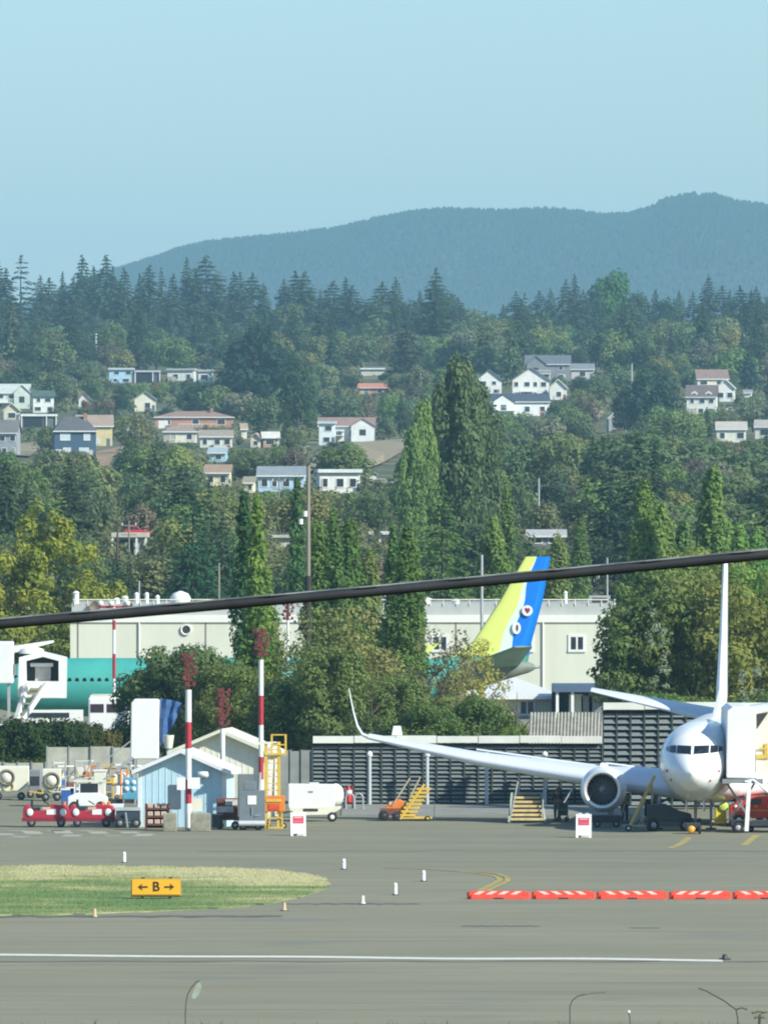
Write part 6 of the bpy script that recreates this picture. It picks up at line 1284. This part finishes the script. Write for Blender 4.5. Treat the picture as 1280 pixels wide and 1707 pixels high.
part('scissor_arm', MB().bar((.1, .4, .5), (XE, .4, z0 - .3), .12).bar((XE - .1, .5, .5), (.1, .5, z0 - .3), .12), M_GREY, t)
part('front_leg', MB().bar((gx(1249, q) - gx(1209, q), -.2, z0 - .1), (gx(1244, q) - gx(1209, q), -.2, .1), .2), M_WHITE, t)
part('chassis', MB().box(.3, X2 + 2.6, .1, 2.1, .35, .6), M_DK, t); wheel(t, gx(1230, q) - gx(1209, q), -.25, .27, .22, M_METAL); wheel(t, gx(1230, q) - gx(1209, q), 1.9, .27, .22, M_METAL); wheel(t, X2 + 1.8, -.1, .35, .25, M_METAL)
part('conduit', MB().tube([(XE - .5, -.25, z0 - .2), (XE - .1, -.25, z0 - .1), (XE + .4, -.25, z0 - .5), (XE + 1.0, -.25, z0 - 1.0)], .06), M_WHITE, t)
t = thing('tow_tractor', 'low dark tow tractor coupled under the nose', 'tractor', (gx(1116, 563), 563, 0)); part('body', MB().prism([(-1.1, .3), (1.1, .3), (1.1, .85), (.5, 1.0), (-.2, 1.35), (-1.1, 1.3)], 'y', 0, 1.6), mat('dark navy tug paint', (.025, .032, .045), .6, .2, 2), t, bev=.05); part('bumper', MB().box(-1.15, 1.15, -.12, 0, .25, .5), M_DK, t)
for s in (-.8, .8): wheel(t, s, -.12, .32, .25, M_GREY)
part('exhaust_stack', MB().cyl((-.5, .6, 1.3), (-.45, .6, 1.75), .06, n=8), M_GREY, t); part('seat', MB().box(-.1, .35, .5, 1.0, 1.0, 1.15), M_GREY, t)
t = thing('tow_bar_head', 'nose wheel chock cart with an orange lamp', 'cart', gat(1154, 1391)); part('body', MB().box(-.35, .4, 0, .9, .15, .55), M_DK, t, bev=.03); part('lamp', MB().lathe((-.05, -.04, .22), (0, -1, 0), [(0, .2), (.04, .2), (.1, .1), (.11, .01)], 14), mat('amber lamp lens', (.85, .42, .05), .3), t); part('wheel', MB().lathe((.3, -.12, .2), (1, 0, 0), [(0, .1), (0, .2), (.12, .2), (.12, .1)], 14), M_RUB, t)
t = thing('access_ladder', 'yellow slanting access ladder left of the nose', 'ladder', gat(1047, 1386))
for y_ in (-.35, .35): part('rail', MB().bar((0, y_, .1), (1.35, y_ + 1.0, 2.75), .09), M_YEL, t)
for k in range(9): u = (k + .5) / 9; part('rung', MB().box(1.35 * u - .08, 1.35 * u + .1, -.35 + u, .35 + u, .1 + 2.6 * u, .16 + 2.6 * u), mat('worn yellow rung', (.45, .34, .12), .7), t)
part('support', MB().bar((1.2, .9, .1), (1.2, .9, 2.4), .08).bar((.3, -.1, .1), (1.25, 1.0, .9), .08), M_YEL, t); wheel(t, .0, -.5, .16, .1, M_CREAM); wheel(t, 1.1, -.2, .16, .1, M_CREAM); part('base', MB().box(-.3, 1.3, -.45, .4, .22, .32), M_GREY, t)
t = thing('hydraulic_cart', 'grey hydraulic cart in the shade below the jet engine', 'cart', gat(1012, 1380)); part('body', MB().box(-.8, .7, 0, 1.2, .25, .6), M_DK, t, bev=.03); part('pump', MB().cyl((.2, .4, .6), (.2, .4, 1.1), .16, n=12), M_GREY, t); part('handle', MB().bar((.7, .4, .5), (.9, .4, 1.2), .05), M_METAL, t)
for s in (-.5, .45): wheel(t, s, -.08, .18, .12, M_GREY)
t = thing('hydraulic_jack', 'pale jointed jack left of the nose gear', 'jack', gat(1070, 1380)); part('column', MB().cyl((0, 0, .1), (0, 0, 1.0), .1, n=10).cyl((0, 0, 1.0), (0, 0, 1.5), .06, n=8), M_METAL, t)
for a in (0.4, 2.5, 4.6): part('leg', MB().bar((0, 0, .7), (.55 * math.cos(a), .55 * math.sin(a), .05), .07), M_METAL, t)
for px, lab in ((1096, 'dark support post left of the nose gear'), (1185, 'dark support post right of the nose gear')):
    t = thing('support_jack', lab, 'jack', (gx(px, 566), 566, 0)); part('post', MB().bar((0, 0, 0), (0, 0, 1.5), .12), M_GREY, t); part('foot', MB().box(-.25, .25, -.25, .25, 0, .08), M_DK, t)
t = thing('pump_unit', 'bright yellow pump unit with a lime hose reel right of the nose gear', 'pump', gat(1202, 1377)); part('base', MB().box(-.55, .5, -.3, .8, .1, .28), M_YEL, t, bev=.03); part('housing', MB().box(-.3, .25, -.1, .6, .28, .95), mat('bright lime yellow', (.72, .66, .04), .5, .1), t, bev=.04); part('reel', MB().lathe((.12, -.12, .98), (0, -1, 0), [(0, .24), (.06, .25), (.1, .18), (.11, .01)], 18), mat('lime reel', (.60, .78, .16), .5, .1), t)
for s in (-.4, .35): part('caster', MB().lathe((s, -.35, .1), (0, 1, 0), [(0, .03), (0, .1), (.08, .1), (.08, .03)], 12), M_RUB, t)
t = thing('red_utility_vehicle', 'red service vehicle behind the passenger stair legs', 'vehicle', (gx(1256, 571), 571, 0)); part('body', MB().prism([(-1.2, .4), (1.6, .4), (1.6, 1.3), (.6, 1.55), (-.4, 1.5), (-1.2, 1.0)], 'y', 0, 1.5), mat('bright red orange paint', (.62, .05, .025), .4, .15, 2), t, bev=.05); part('windscreen', MB().box(-.3, .4, -.02, .02, 1.1, 1.4), M_GLASS, t); part('stripe', MB().box(-1.0, 1.4, -.03, .0, .75, .85), M_ORG, t)
for s in (-.75, 1.1): wheel(t, s, -.1, .3, .2)
for s in (-.9, .1, .8): part('lamp', MB().lathe((s, -.03, .98), (0, -1, 0), [(0, .1), (.04, .1), (.05, .01)], 12), M_LAMP if s < 0 else M_ORG, t)
t = thing('blue_dolly', 'bright blue flat dolly at the foot of the passenger stair', 'dolly', gat(1268, 1388)); part('deck', MB().box(-.75, 1.2, 0, 1.1, .22, .5), M_BLUE, t, bev=.03); part('load_strap', MB().box(-.35, .1, -.03, .0, .3, .45), mat('pale blue strap', (.35, .55, .8), .6), t)
for s in (-.5, .8): wheel(t, s, -.05, .16, .1, M_GREY)

# ------------------------------------------------------------------ boarding platform at the teal jetliner
d = 762; X = lambda px: gx(px, d) - gx(70, d); t = thing('boarding_platform', 'white covered boarding platform at the nose of the teal jetliner', 'boarding stairs', (gx(70, d), d, 0)); Zf = lambda y: gz(y, d)
part('hood', MB().prism([(X(30), Zf(1162)), (X(44), Zf(1162)), (X(44), Zf(1102)), (X(72), Zf(1095)), (X(98), Zf(1102)), (X(98), Zf(1136)), (X(44), Zf(1136)), (X(44), Zf(1162)), (X(110), Zf(1164)), (X(111), Zf(1096)), (X(70), Zf(1086)), (X(32), Zf(1096))], 'y', -.3, 1.5), M_WHITE, t)
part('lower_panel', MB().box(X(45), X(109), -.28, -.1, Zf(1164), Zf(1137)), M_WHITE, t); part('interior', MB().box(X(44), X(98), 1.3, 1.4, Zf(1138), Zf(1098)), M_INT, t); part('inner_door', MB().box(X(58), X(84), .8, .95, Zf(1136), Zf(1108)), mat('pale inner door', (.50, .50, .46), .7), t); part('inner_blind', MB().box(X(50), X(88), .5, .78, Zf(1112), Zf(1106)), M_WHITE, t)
part('canopy', MB().prism([(X(18), Zf(1090)), (X(88), Zf(1072)), (X(88), Zf(1068)), (X(18), Zf(1078))], 'y', .3, 2.5), M_WHITE, t); part('dome', MB().lathe((X(52), .6, Zf(1090)), (0, 0, 1), [(0, .9), (.3, .8), (.5, .3), (.52, .01)], 16), M_WHITE, t)
for a, b_ in ((46, 29), (78, 40)): part('stringer', MB().bar((X(a), -.5, Zf(1140)), (X(b_), -1.6, Zf(1198)), .3), M_WHITE, t)
for k in range(6): u = k / 5; part('tread', MB().box(X(50 - 14 * u), X(74 - 30 * u), -.6 - u, -.4 - u, Zf(1150 + 40 * u), Zf(1147 + 40 * u)), mat('olive tread', (.32, .30, .16), .8), t)
part('base_truck', MB().box(X(32), X(138), -.8, 1.2, Zf(1206), Zf(1184)), M_WHITE, t); part('window_band', MB().box(X(44), X(116), -.84, -.802, Zf(1196), Zf(1188)), M_GLASS, t)
for s in (X(45), X(125)): wheel(t, s, -.9, .4, .25)
t = thing('container_block', 'white box cabin at the left edge above the teal nose', 'container', (gx(2, 758), 758, 0)); q = 758; part('box', MB().box(-1.6, gx(21, q) - gx(2, q), 0, 3, gz(1140, q), gz(1070, q)), M_WHITE, t, bev=.08); part('leg', MB().bar((-.6, .5, 0), (-.6, .5, gz(1139, q)), .2).bar((.5, .5, 0), (.5, .5, gz(1139, q)), .2), M_METAL, t); part('side_hatch', MB().box(gx(21, q) - gx(2, q) + .002, gx(25, q) - gx(2, q), .2, 1.2, gz(1126, q), gz(1108, q)), M_GREY, t)
# shuttle bus, car and pickup
t = thing('shuttle_bus', 'white shuttle bus with two dark rear windows behind the hedge', 'bus', (gx(180, 742), 742, 0)); Zf = lambda y: gz(y, 742); X = lambda px: gx(px, 742) - gx(180, 742)
part('body', MB().box(X(147), X(212), 0, 6, .4, Zf(1163)), M_WHITE, t, bev=.12); part('roof_cap', MB().box(X(150), X(217), .1, 5.8, Zf(1163) - .02, Zf(1160)), M_CREAM, t)
for a, b_ in ((151, 173), (178, 203)): part('rear_window', MB().box(X(a), X(b_), -.03, .0, Zf(1188), Zf(1174)), mat('tinted bus glass', (.05, .035, .05), .15, spec=.8), t)
part('bumper', MB().box(X(147), X(213), -.15, -.005, .35, .6), M_CREAM, t); part('tail_lamp', MB().box(X(204), X(208), -.03, -.002, Zf(1186), Zf(1176)), M_RED, t)
for s in (X(152), X(208) - .25): wheel(t, s, .8, .4, .25, ax=(1, 0, 0))
def car(label, px, d, col, zb=0, L=4.4, rz=0):
    t = thing('parked_car', label, 'car', (gx(px, d), d, zb), rz); m = mat('car paint %02d%02d%02d' % tuple(int(c * 99) for c in col), col, .3, .03, 1, coat=.5)
    part('body', MB().prism([(-L / 2, .35), (L / 2, .35), (L / 2, .75), (L * .3, .92), (L * .12, 1.0), (-L * .42, .98), (-L / 2, .85)], 'y', 0, 1.75), m, t, bev=.06); cb = part('cabin', MB().prism([(-L * .40, .98), (L * .14, .98), (L * .0, 1.42), (-L * .30, 1.44)], 'y', .12, 1.63), m, t, bev=.05)
    part('side_window', MB().prism([(-L * .34, 1.02), (-L * .12, 1.02), (-L * .12, 1.36), (-L * .28, 1.37)], 'y', .09, .118), M_GLASS, t); part('side_window', MB().prism([(-L * .1, 1.02), (L * .1, 1.02), (L * .0, 1.36), (-L * .1, 1.36)], 'y', .09, .118), M_GLASS, t)
    for s in (-L * .31, L * .31): wheel(t, s, -.03, .32, .2, M_METAL)
    part('headlight', MB().box(L / 2 - .02, L / 2 + .02, .15, .45, .62, .76), M_LAMP, t); return t
car('white car at the left edge behind the hedge', 6, 735, (.75, .76, .76)); car('red car on the roof terrace of the concrete building', 229, hit(216, 928) + 4, (.5, .03, .04), gz(897, hit(216, 928) + 4), 3.2)
for px, py, col, lab in ((199, 611, (.75, .76, .75), 'white car parked above the light blue flat roofed house'), (179, 606, (.7, .72, .7), 'white van shaped car at the left above the light blue flat roofed house'), (470, 744, (.05, .06, .08), 'dark car on the terrace right of the orange brick house'),
                         (497, 752, (.75, .76, .76), 'white car at the top end of the tan path'), (556, 750, (.4, .42, .44), 'grey car under the long white house'), (640, 815, (.7, .7, .7), 'pale car right of the flat-roofed white house'), (1222, 690, (.7, .7, .66), 'pale car on the lane below the dormered house')):
    dd = hit(px, py); c_ = car(lab, px, dd - 1, col, ter(gx(px, dd), dd) + .2)
for px, py, col, lab in ((122, 634, (.62, .58, .36), 'small yellow garden shed in the left wood'), (16, 634, (.72, .74, .72), 'small white garden shed above the large pale house'), (1158, 612, (.74, .74, .72), 'small white garden shed uphill of the dormered house'), (700, 583, (.74, .74, .72), 'tiny white garden shed high in the wood near the centre'), (612, 812, (.66, .68, .62), 'small pale garden shed right of the flat-roofed white house')):
    dd = hit(px, py); g = thing('garden_shed', lab, 'shed', (gx(px, dd), dd - 3, ter(gx(px, dd), dd)), RN.uniform(-.3, .3)); part('wall', MB().box(-1.5, 1.5, 0, 2.4, -1, 2.2), hcol('shed wall', col), g)
    for s_ in (-1, 1): part('roof_panel', MB().prism([(s_ * 1.8, 2.05), (0, 2.85), (0, 3.0), (s_ * 1.8, 2.2)], 'y', -.3, 2.7), hcol('shed roof', (.35, .34, .32)), g)
    part('door', MB().box(-.4, .4, -.05, .02, 0, 1.9), M_DK, g)
t = car('small white car below the cream house at the far right', 1240, hit(1240, 752), (.8, .8, .8), ter(gx(1240, hit(1240, 752)), hit(1240, 752)))

# ------------------------------------------------------------------ airfield signs, markers, barricades
sg = thing('taxiway_sign', 'yellow taxiway sign reading B between two arrows on the grass island', 'sign', gat(260, 1500.5)); d = gd(1500.5); hw = 41.5 * d / F; zb = gz(1494, d); zt = gz(1465.5, d); M_SGY = mat('airfield sign yellow', (.86, .44, .02), .45, .04, 1); M_SGK = mat('airfield sign black', (.05, .025, .005), .5, .05)
part('housing', MB().box(-hw, hw, .02, .32, zb, zt), mat('sign housing ochre', (.55, .32, .04), .5), sg, bev=.02); part('face', MB().box(-hw + .04, hw - .04, -.0, .018, zb + .05, zt - .04), M_SGY, sg)
for q in (-hw * .55, hw * .55): part('leg', MB().cyl((q, .17, -.02), (q, .17, zb), .05, n=10), M_DK, sg); part('top_bracket', MB().box(q - .07 + .03, q + .07 + .03, .1, .24, zt, zt + .06), M_SGK, sg)
part('bottom_rail', MB().box(-hw - .01, hw + .01, -.02, .34, zb - .04, zb - .002), M_SGK, sg)
def arrow(s):
    c = s * .55; pts = [(c + s * .22, 0), (c + s * .02, .15), (c + s * .06, .035), (c - s * .20, .035), (c - s * .20, -.035), (c + s * .06, -.035), (c + s * .02, -.15)]
    zc = (zb + zt) / 2 + .01; return MB().prism([(a, zc + b_) for a, b_ in pts], 'y', -.012, -.001)
for s in (-1, 1): part('arrow', arrow(s), M_SGK, sg)
cu = bpy.data.curves.new('letter', 'FONT'); cu.body = 'B'; cu.size = .56; cu.align_x = 'CENTER'; cu.align_y = 'CENTER'; cu.extrude = .006; cu.offset = .012
o = bpy.data.objects.new('letter', cu); C.objects.link(o); dg = bpy.context.evaluated_depsgraph_get(); me = bpy.data.meshes.new_from_object(o.evaluated_get(dg)); bpy.data.objects.remove(o); me.materials.clear(); me.materials.append(M_SGK)
o = link('letter', me, sg, (0, -.008, (zb + zt) / 2 + .01)); o.rotation_euler = (math.pi / 2, 0, 0)
M_MKW = mat('white marker plastic', (.82, .82, .80), .4, .03, 2); M_MKO = mat('sun faded orange marker', (.62, .42, .24), .6, .1, 3)
mk = None
for px, py, h_, lab in ((207, 1439, .50, 'white marker post above the grass island'), (573, 1450, .48, 'white marker post right of the island tip'), (706, 1470, .48, 'rightmost white marker post left of the red barricades'), (659, 1493, .52, 'white marker post between the tar seam and the rightmost one')):
    t = thing('marker_post', lab, 'marker post', gat(px, py), group='white marker posts on the taxiway'); part('tube', MB().lathe((0, 0, .04), (0, 0, 1), [(0, .085), (h_ - .1, .08), (h_ - .04, .05), (h_ - .03, .003)], 14), M_MKW, t); part('base', MB().cyl((0, 0, 0), (0, 0, .04), .15, n=14), M_DK, t); part('band', MB().cyl((0, 0, h_ * .7), (0, 0, h_ * .76), .088, n=14), mat('silver band', (.6, .62, .62), .3), t)
for px, py, h_, lab, m in ((605, 1508, .34, 'short pale marker with a dark foot by the tar seam', M_CREAM), (158, 1530, .34, 'faded orange marker on the lower left edge of the island', M_MKO), (474, 1519, .32, 'faded orange marker at the lower right edge of the island', M_MKO)):
    t = thing('edge_marker', lab, 'marker post', gat(px, py)); part('tube', MB().lathe((0, 0, 0), (0, 0, 1), [(0, .13), (.05, .12), (.07, .07), (h_, .06), (h_ + .02, .003)], 12), m, t); part('foot', MB().cyl((0, 0, 0), (0, 0, .03), .18, n=12), M_DK, t)
M_BARR = mat('red orange barricade plastic', (.78, .07, .035), .45, .10, 2.5)
for i, (xa, xb, lab) in enumerate(((779, 883, 'first red and white barricade at the left end of the row'), (887, 991, 'second red barricade from the left end of the row'), (995, 1112, 'third red barricade from the left, longer than its neighbours'), (1116, 1218, 'fourth red barricade, second from the right edge'), (1222, 1330, 'last red barricade cut by the right edge'))):
    d = gd(1499.5); t = thing('barricade', lab, 'barricade', (gx((xa + xb) / 2, d), d, 0), RN.uniform(-.02, .02), 'low red and white barricades on the taxiway'); L = (xb - xa) * d / F / 2
    part('body', MB().prism([(-.28, 0), (.28, 0), (.26, .12), (.12, .2), (.10, .35), (-.10, .35), (-.12, .2), (-.26, .12)], 'x', -L + .14, L - .14), M_BARR, t, bev=.02)
    for s in (-1, 1): part('end_lug', MB().cyl((s * (L - .10), 0, 0), (s * (L - .10), 0, .30), .12, n=10), M_BARR, t)
    n_ = 4; dirn = 1 if i == 0 or i == 3 else -1
    for k in range(n_):
        x_ = -L * .62 + (1.24 * L) * k / (n_ - 1) * .95; sh = .13 * dirn
        f = lambda z: -.123 + (z - .2) * .1
        part('white_stripe', MB().add([(x_ - .13 - sh, f(.2) - .012, .20), (x_ + .13 - sh, f(.2) - .012, .20), (x_ + .13 + sh, f(.34) - .012, .335), (x_ - .13 + sh, f(.34) - .012, .335)], [(0, 1, 2, 3)]), mat('reflective pale stripe', (.72, .58, .50), .5, .05), t)
    part('pocket', MB().box(-.2, .2, -.285, -.26, .02, .07), M_DK, t)
t = thing('line_end_light', 'small dark light fitting at the end of the white runway line', 'runway light', gat(1208, 1601)); part('base', MB().cyl((0, 0, 0), (0, 0, .06), .22, n=12), M_DK, t); part('lens', MB().lathe((0, 0, .06), (0, 0, 1), [(0, .12), (.12, .09), (.16, .01)], 12), M_DK, t)

# ------------------------------------------------------------------ overhead cable
d = 62.0; pts = []
for k in range(81):
    px = -5200 + k * 150; tt = (px - 640) / 1280.0
    py = 984.5 - 58 * 2 * tt * 1.0 + 3.5 * (tt * 2) ** 2 * -.55
    pts.append((gx(px, d), d, gz(py, d)))
mb = MB(); n = 12; rings = []
for i, p in enumerate(pts):
    a = Vector(pts[min(i + 1, len(pts) - 1)]) - Vector(pts[max(i - 1, 0)]); a.normalize(); u = a.cross(Vector((0, 1, 0))).normalized(); v = a.cross(u)
    r = .0275; rings.append([tuple(Vector(p) + u * (r * math.cos(2 * math.pi * k / n)) + v * (r * math.sin(2 * math.pi * k / n))) for k in range(n)])
mb.loft(rings); cb = thing('overhead_cable', 'thick black overhead cable crossing the whole photo', 'cable', (0, 0, 0)); part('sheath', mb, mat('black cable sheath', (.022, .025, .028), .7, .3, 3), cb)
lw = MB(); pr_ = None
for i in range(len(pts) - 1):
    for q in range(6):
        u = q / 6; p = Vector(pts[i]).lerp(Vector(pts[i + 1]), u); p2 = Vector(pts[i]).lerp(Vector(pts[i + 1]), u + 1 / 6)
        if abs(p.x) < 4: lw.cyl(p + Vector((0, -.028 * math.cos(i * 6 + q), .029)), p2 + Vector((0, -.028 * math.cos(i * 6 + q + 1), .029)), .006, n=5)
part('lashing_wire', lw, mat('grey lashing wire', (.20, .22, .22), .6, .2, 3), cb)

# ------------------------------------------------------------------ the bank in the foreground with its weeds
parts_ = []; vs = []; fs = []
while len(fs) < 9000:
    y = RN.uniform(36, 43); x = RN.uniform(-3.4, 3.4); z = ter(x, y); hh = RN.uniform(.01, .035) * (1.4 if RN.random() < .04 else 1)
    top_lim = H - (1698 - HZ) / F * y
    if z + hh > top_lim + .01: hh = max(.01, top_lim - z)
    a = RN.uniform(0, 6.28); w_ = .004; b = len(vs); vs += [(x - w_ * math.cos(a), y - w_ * math.sin(a), z - .01), (x + w_ * math.cos(a), y + w_ * math.sin(a), z - .01), (x + RN.uniform(-.03, .03), y, z + hh)]; fs.append((b, b + 1, b + 2))
me = bpy.data.meshes.new('bank_grass'); me.from_pydata(vs, [], fs); me.materials.append(mat('dry grey grass', (.17, .175, .12), 1, .3, 20, col2=(.09, .11, .06))); tag(link('bank_grass', me), 'fringe of dry grey-green grass at the bottom edge', 'grass', kind='stuff')
D0 = 40.0; q = lambda px, py: (gx(px, D0), D0, gz(py, D0))
M_STEM = mat('dry weed stem', (.11, .105, .075), .9, .2, 10)
def zb0(px): return (gx(px, D0), D0, ter(gx(px, D0), D0) - .02)
t = thing('weed', 'bent dry weed with one drooping pale seed head at lower left', 'weed', (0, 0, 0)); part('stem', MB().tube([zb0(309), q(309, 1690), q(310, 1672), q(313, 1658), q(320, 1646), q(328, 1637), q(333, 1636)], .002), M_STEM, t)
hp = [q(333, 1637), q(336, 1646), q(332, 1658), q(324, 1667), q(319, 1664), q(323, 1652), q(328, 1642)]; part('seed_head', MB().add([(a, b_ - .004, c) for a, b_, c in hp] + [(a, b_ + .004, c) for a, b_, c in hp], [tuple(range(7)), tuple(range(13, 6, -1))] + [(i, (i + 1) % 7, 7 + (i + 1) % 7, 7 + i) for i in range(7)]), mat('pale papery pod', (.36, .42, .34), .8, .15, 30), t)
t = thing('weed', 'thin bent weed stalk arching right at the bottom right of centre', 'weed', (0, 0, 0)); part('stem', MB().tube([zb0(950), q(950, 1690), q(950, 1678), q(954, 1669), q(962, 1662), q(975, 1658)], .002), M_STEM, t); part('twig', MB().tube([q(962, 1662), q(985, 1657), q(1010, 1655)], .001), M_STEM, t)
t = thing('weed', 'small weed with a white flower at the bottom edge', 'weed', (0, 0, 0)); part('stem', MB().tube([zb0(1051), q(1050, 1698), q(1048, 1690)], .002), M_STEM, t); part('flower', MB().lathe(q(1048, 1688), (0, -1, .2), [(0, .002), (.002, .006), (.004, .005), (.005, .001)], 8), M_WHITE, t)
t = thing('weed', 'forked dry twig with buds in the lower right corner', 'weed', (0, 0, 0)); part('stem', MB().tube([zb0(1231), q(1230, 1700), q(1227, 1684), q(1216, 1676), q(1205, 1668), q(1190, 1660), q(1178, 1653), q(1164, 1648)], .0026), M_STEM, t); part('twig', MB().tube([q(1227, 1684), q(1236, 1681), q(1246, 1684)], .0028), M_STEM, t)
t = thing('weed', 'leafy weed top at the very lower right corner', 'weed', (0, 0, 0)); part('stem', MB().tube([zb0(1266), q(1266, 1704), q(1267, 1692)], .005), M_STEM, t); lf = MB()
for px, py, a in ((1258, 1689, .1), (1266, 1687, -.1), (1274, 1689, .2), (1270, 1696, -.3), (1262, 1697, .4)): c = q(px, py); lf.cyl((c[0] - .012, c[1], c[2] - .004 * a), (c[0] + .012, c[1] - .004, c[2] + .012 * a), .005, .002, n=5)
part('leaf', lf, mat('dull olive leaf', (.16, .17, .07), .8, .2, 20), t)
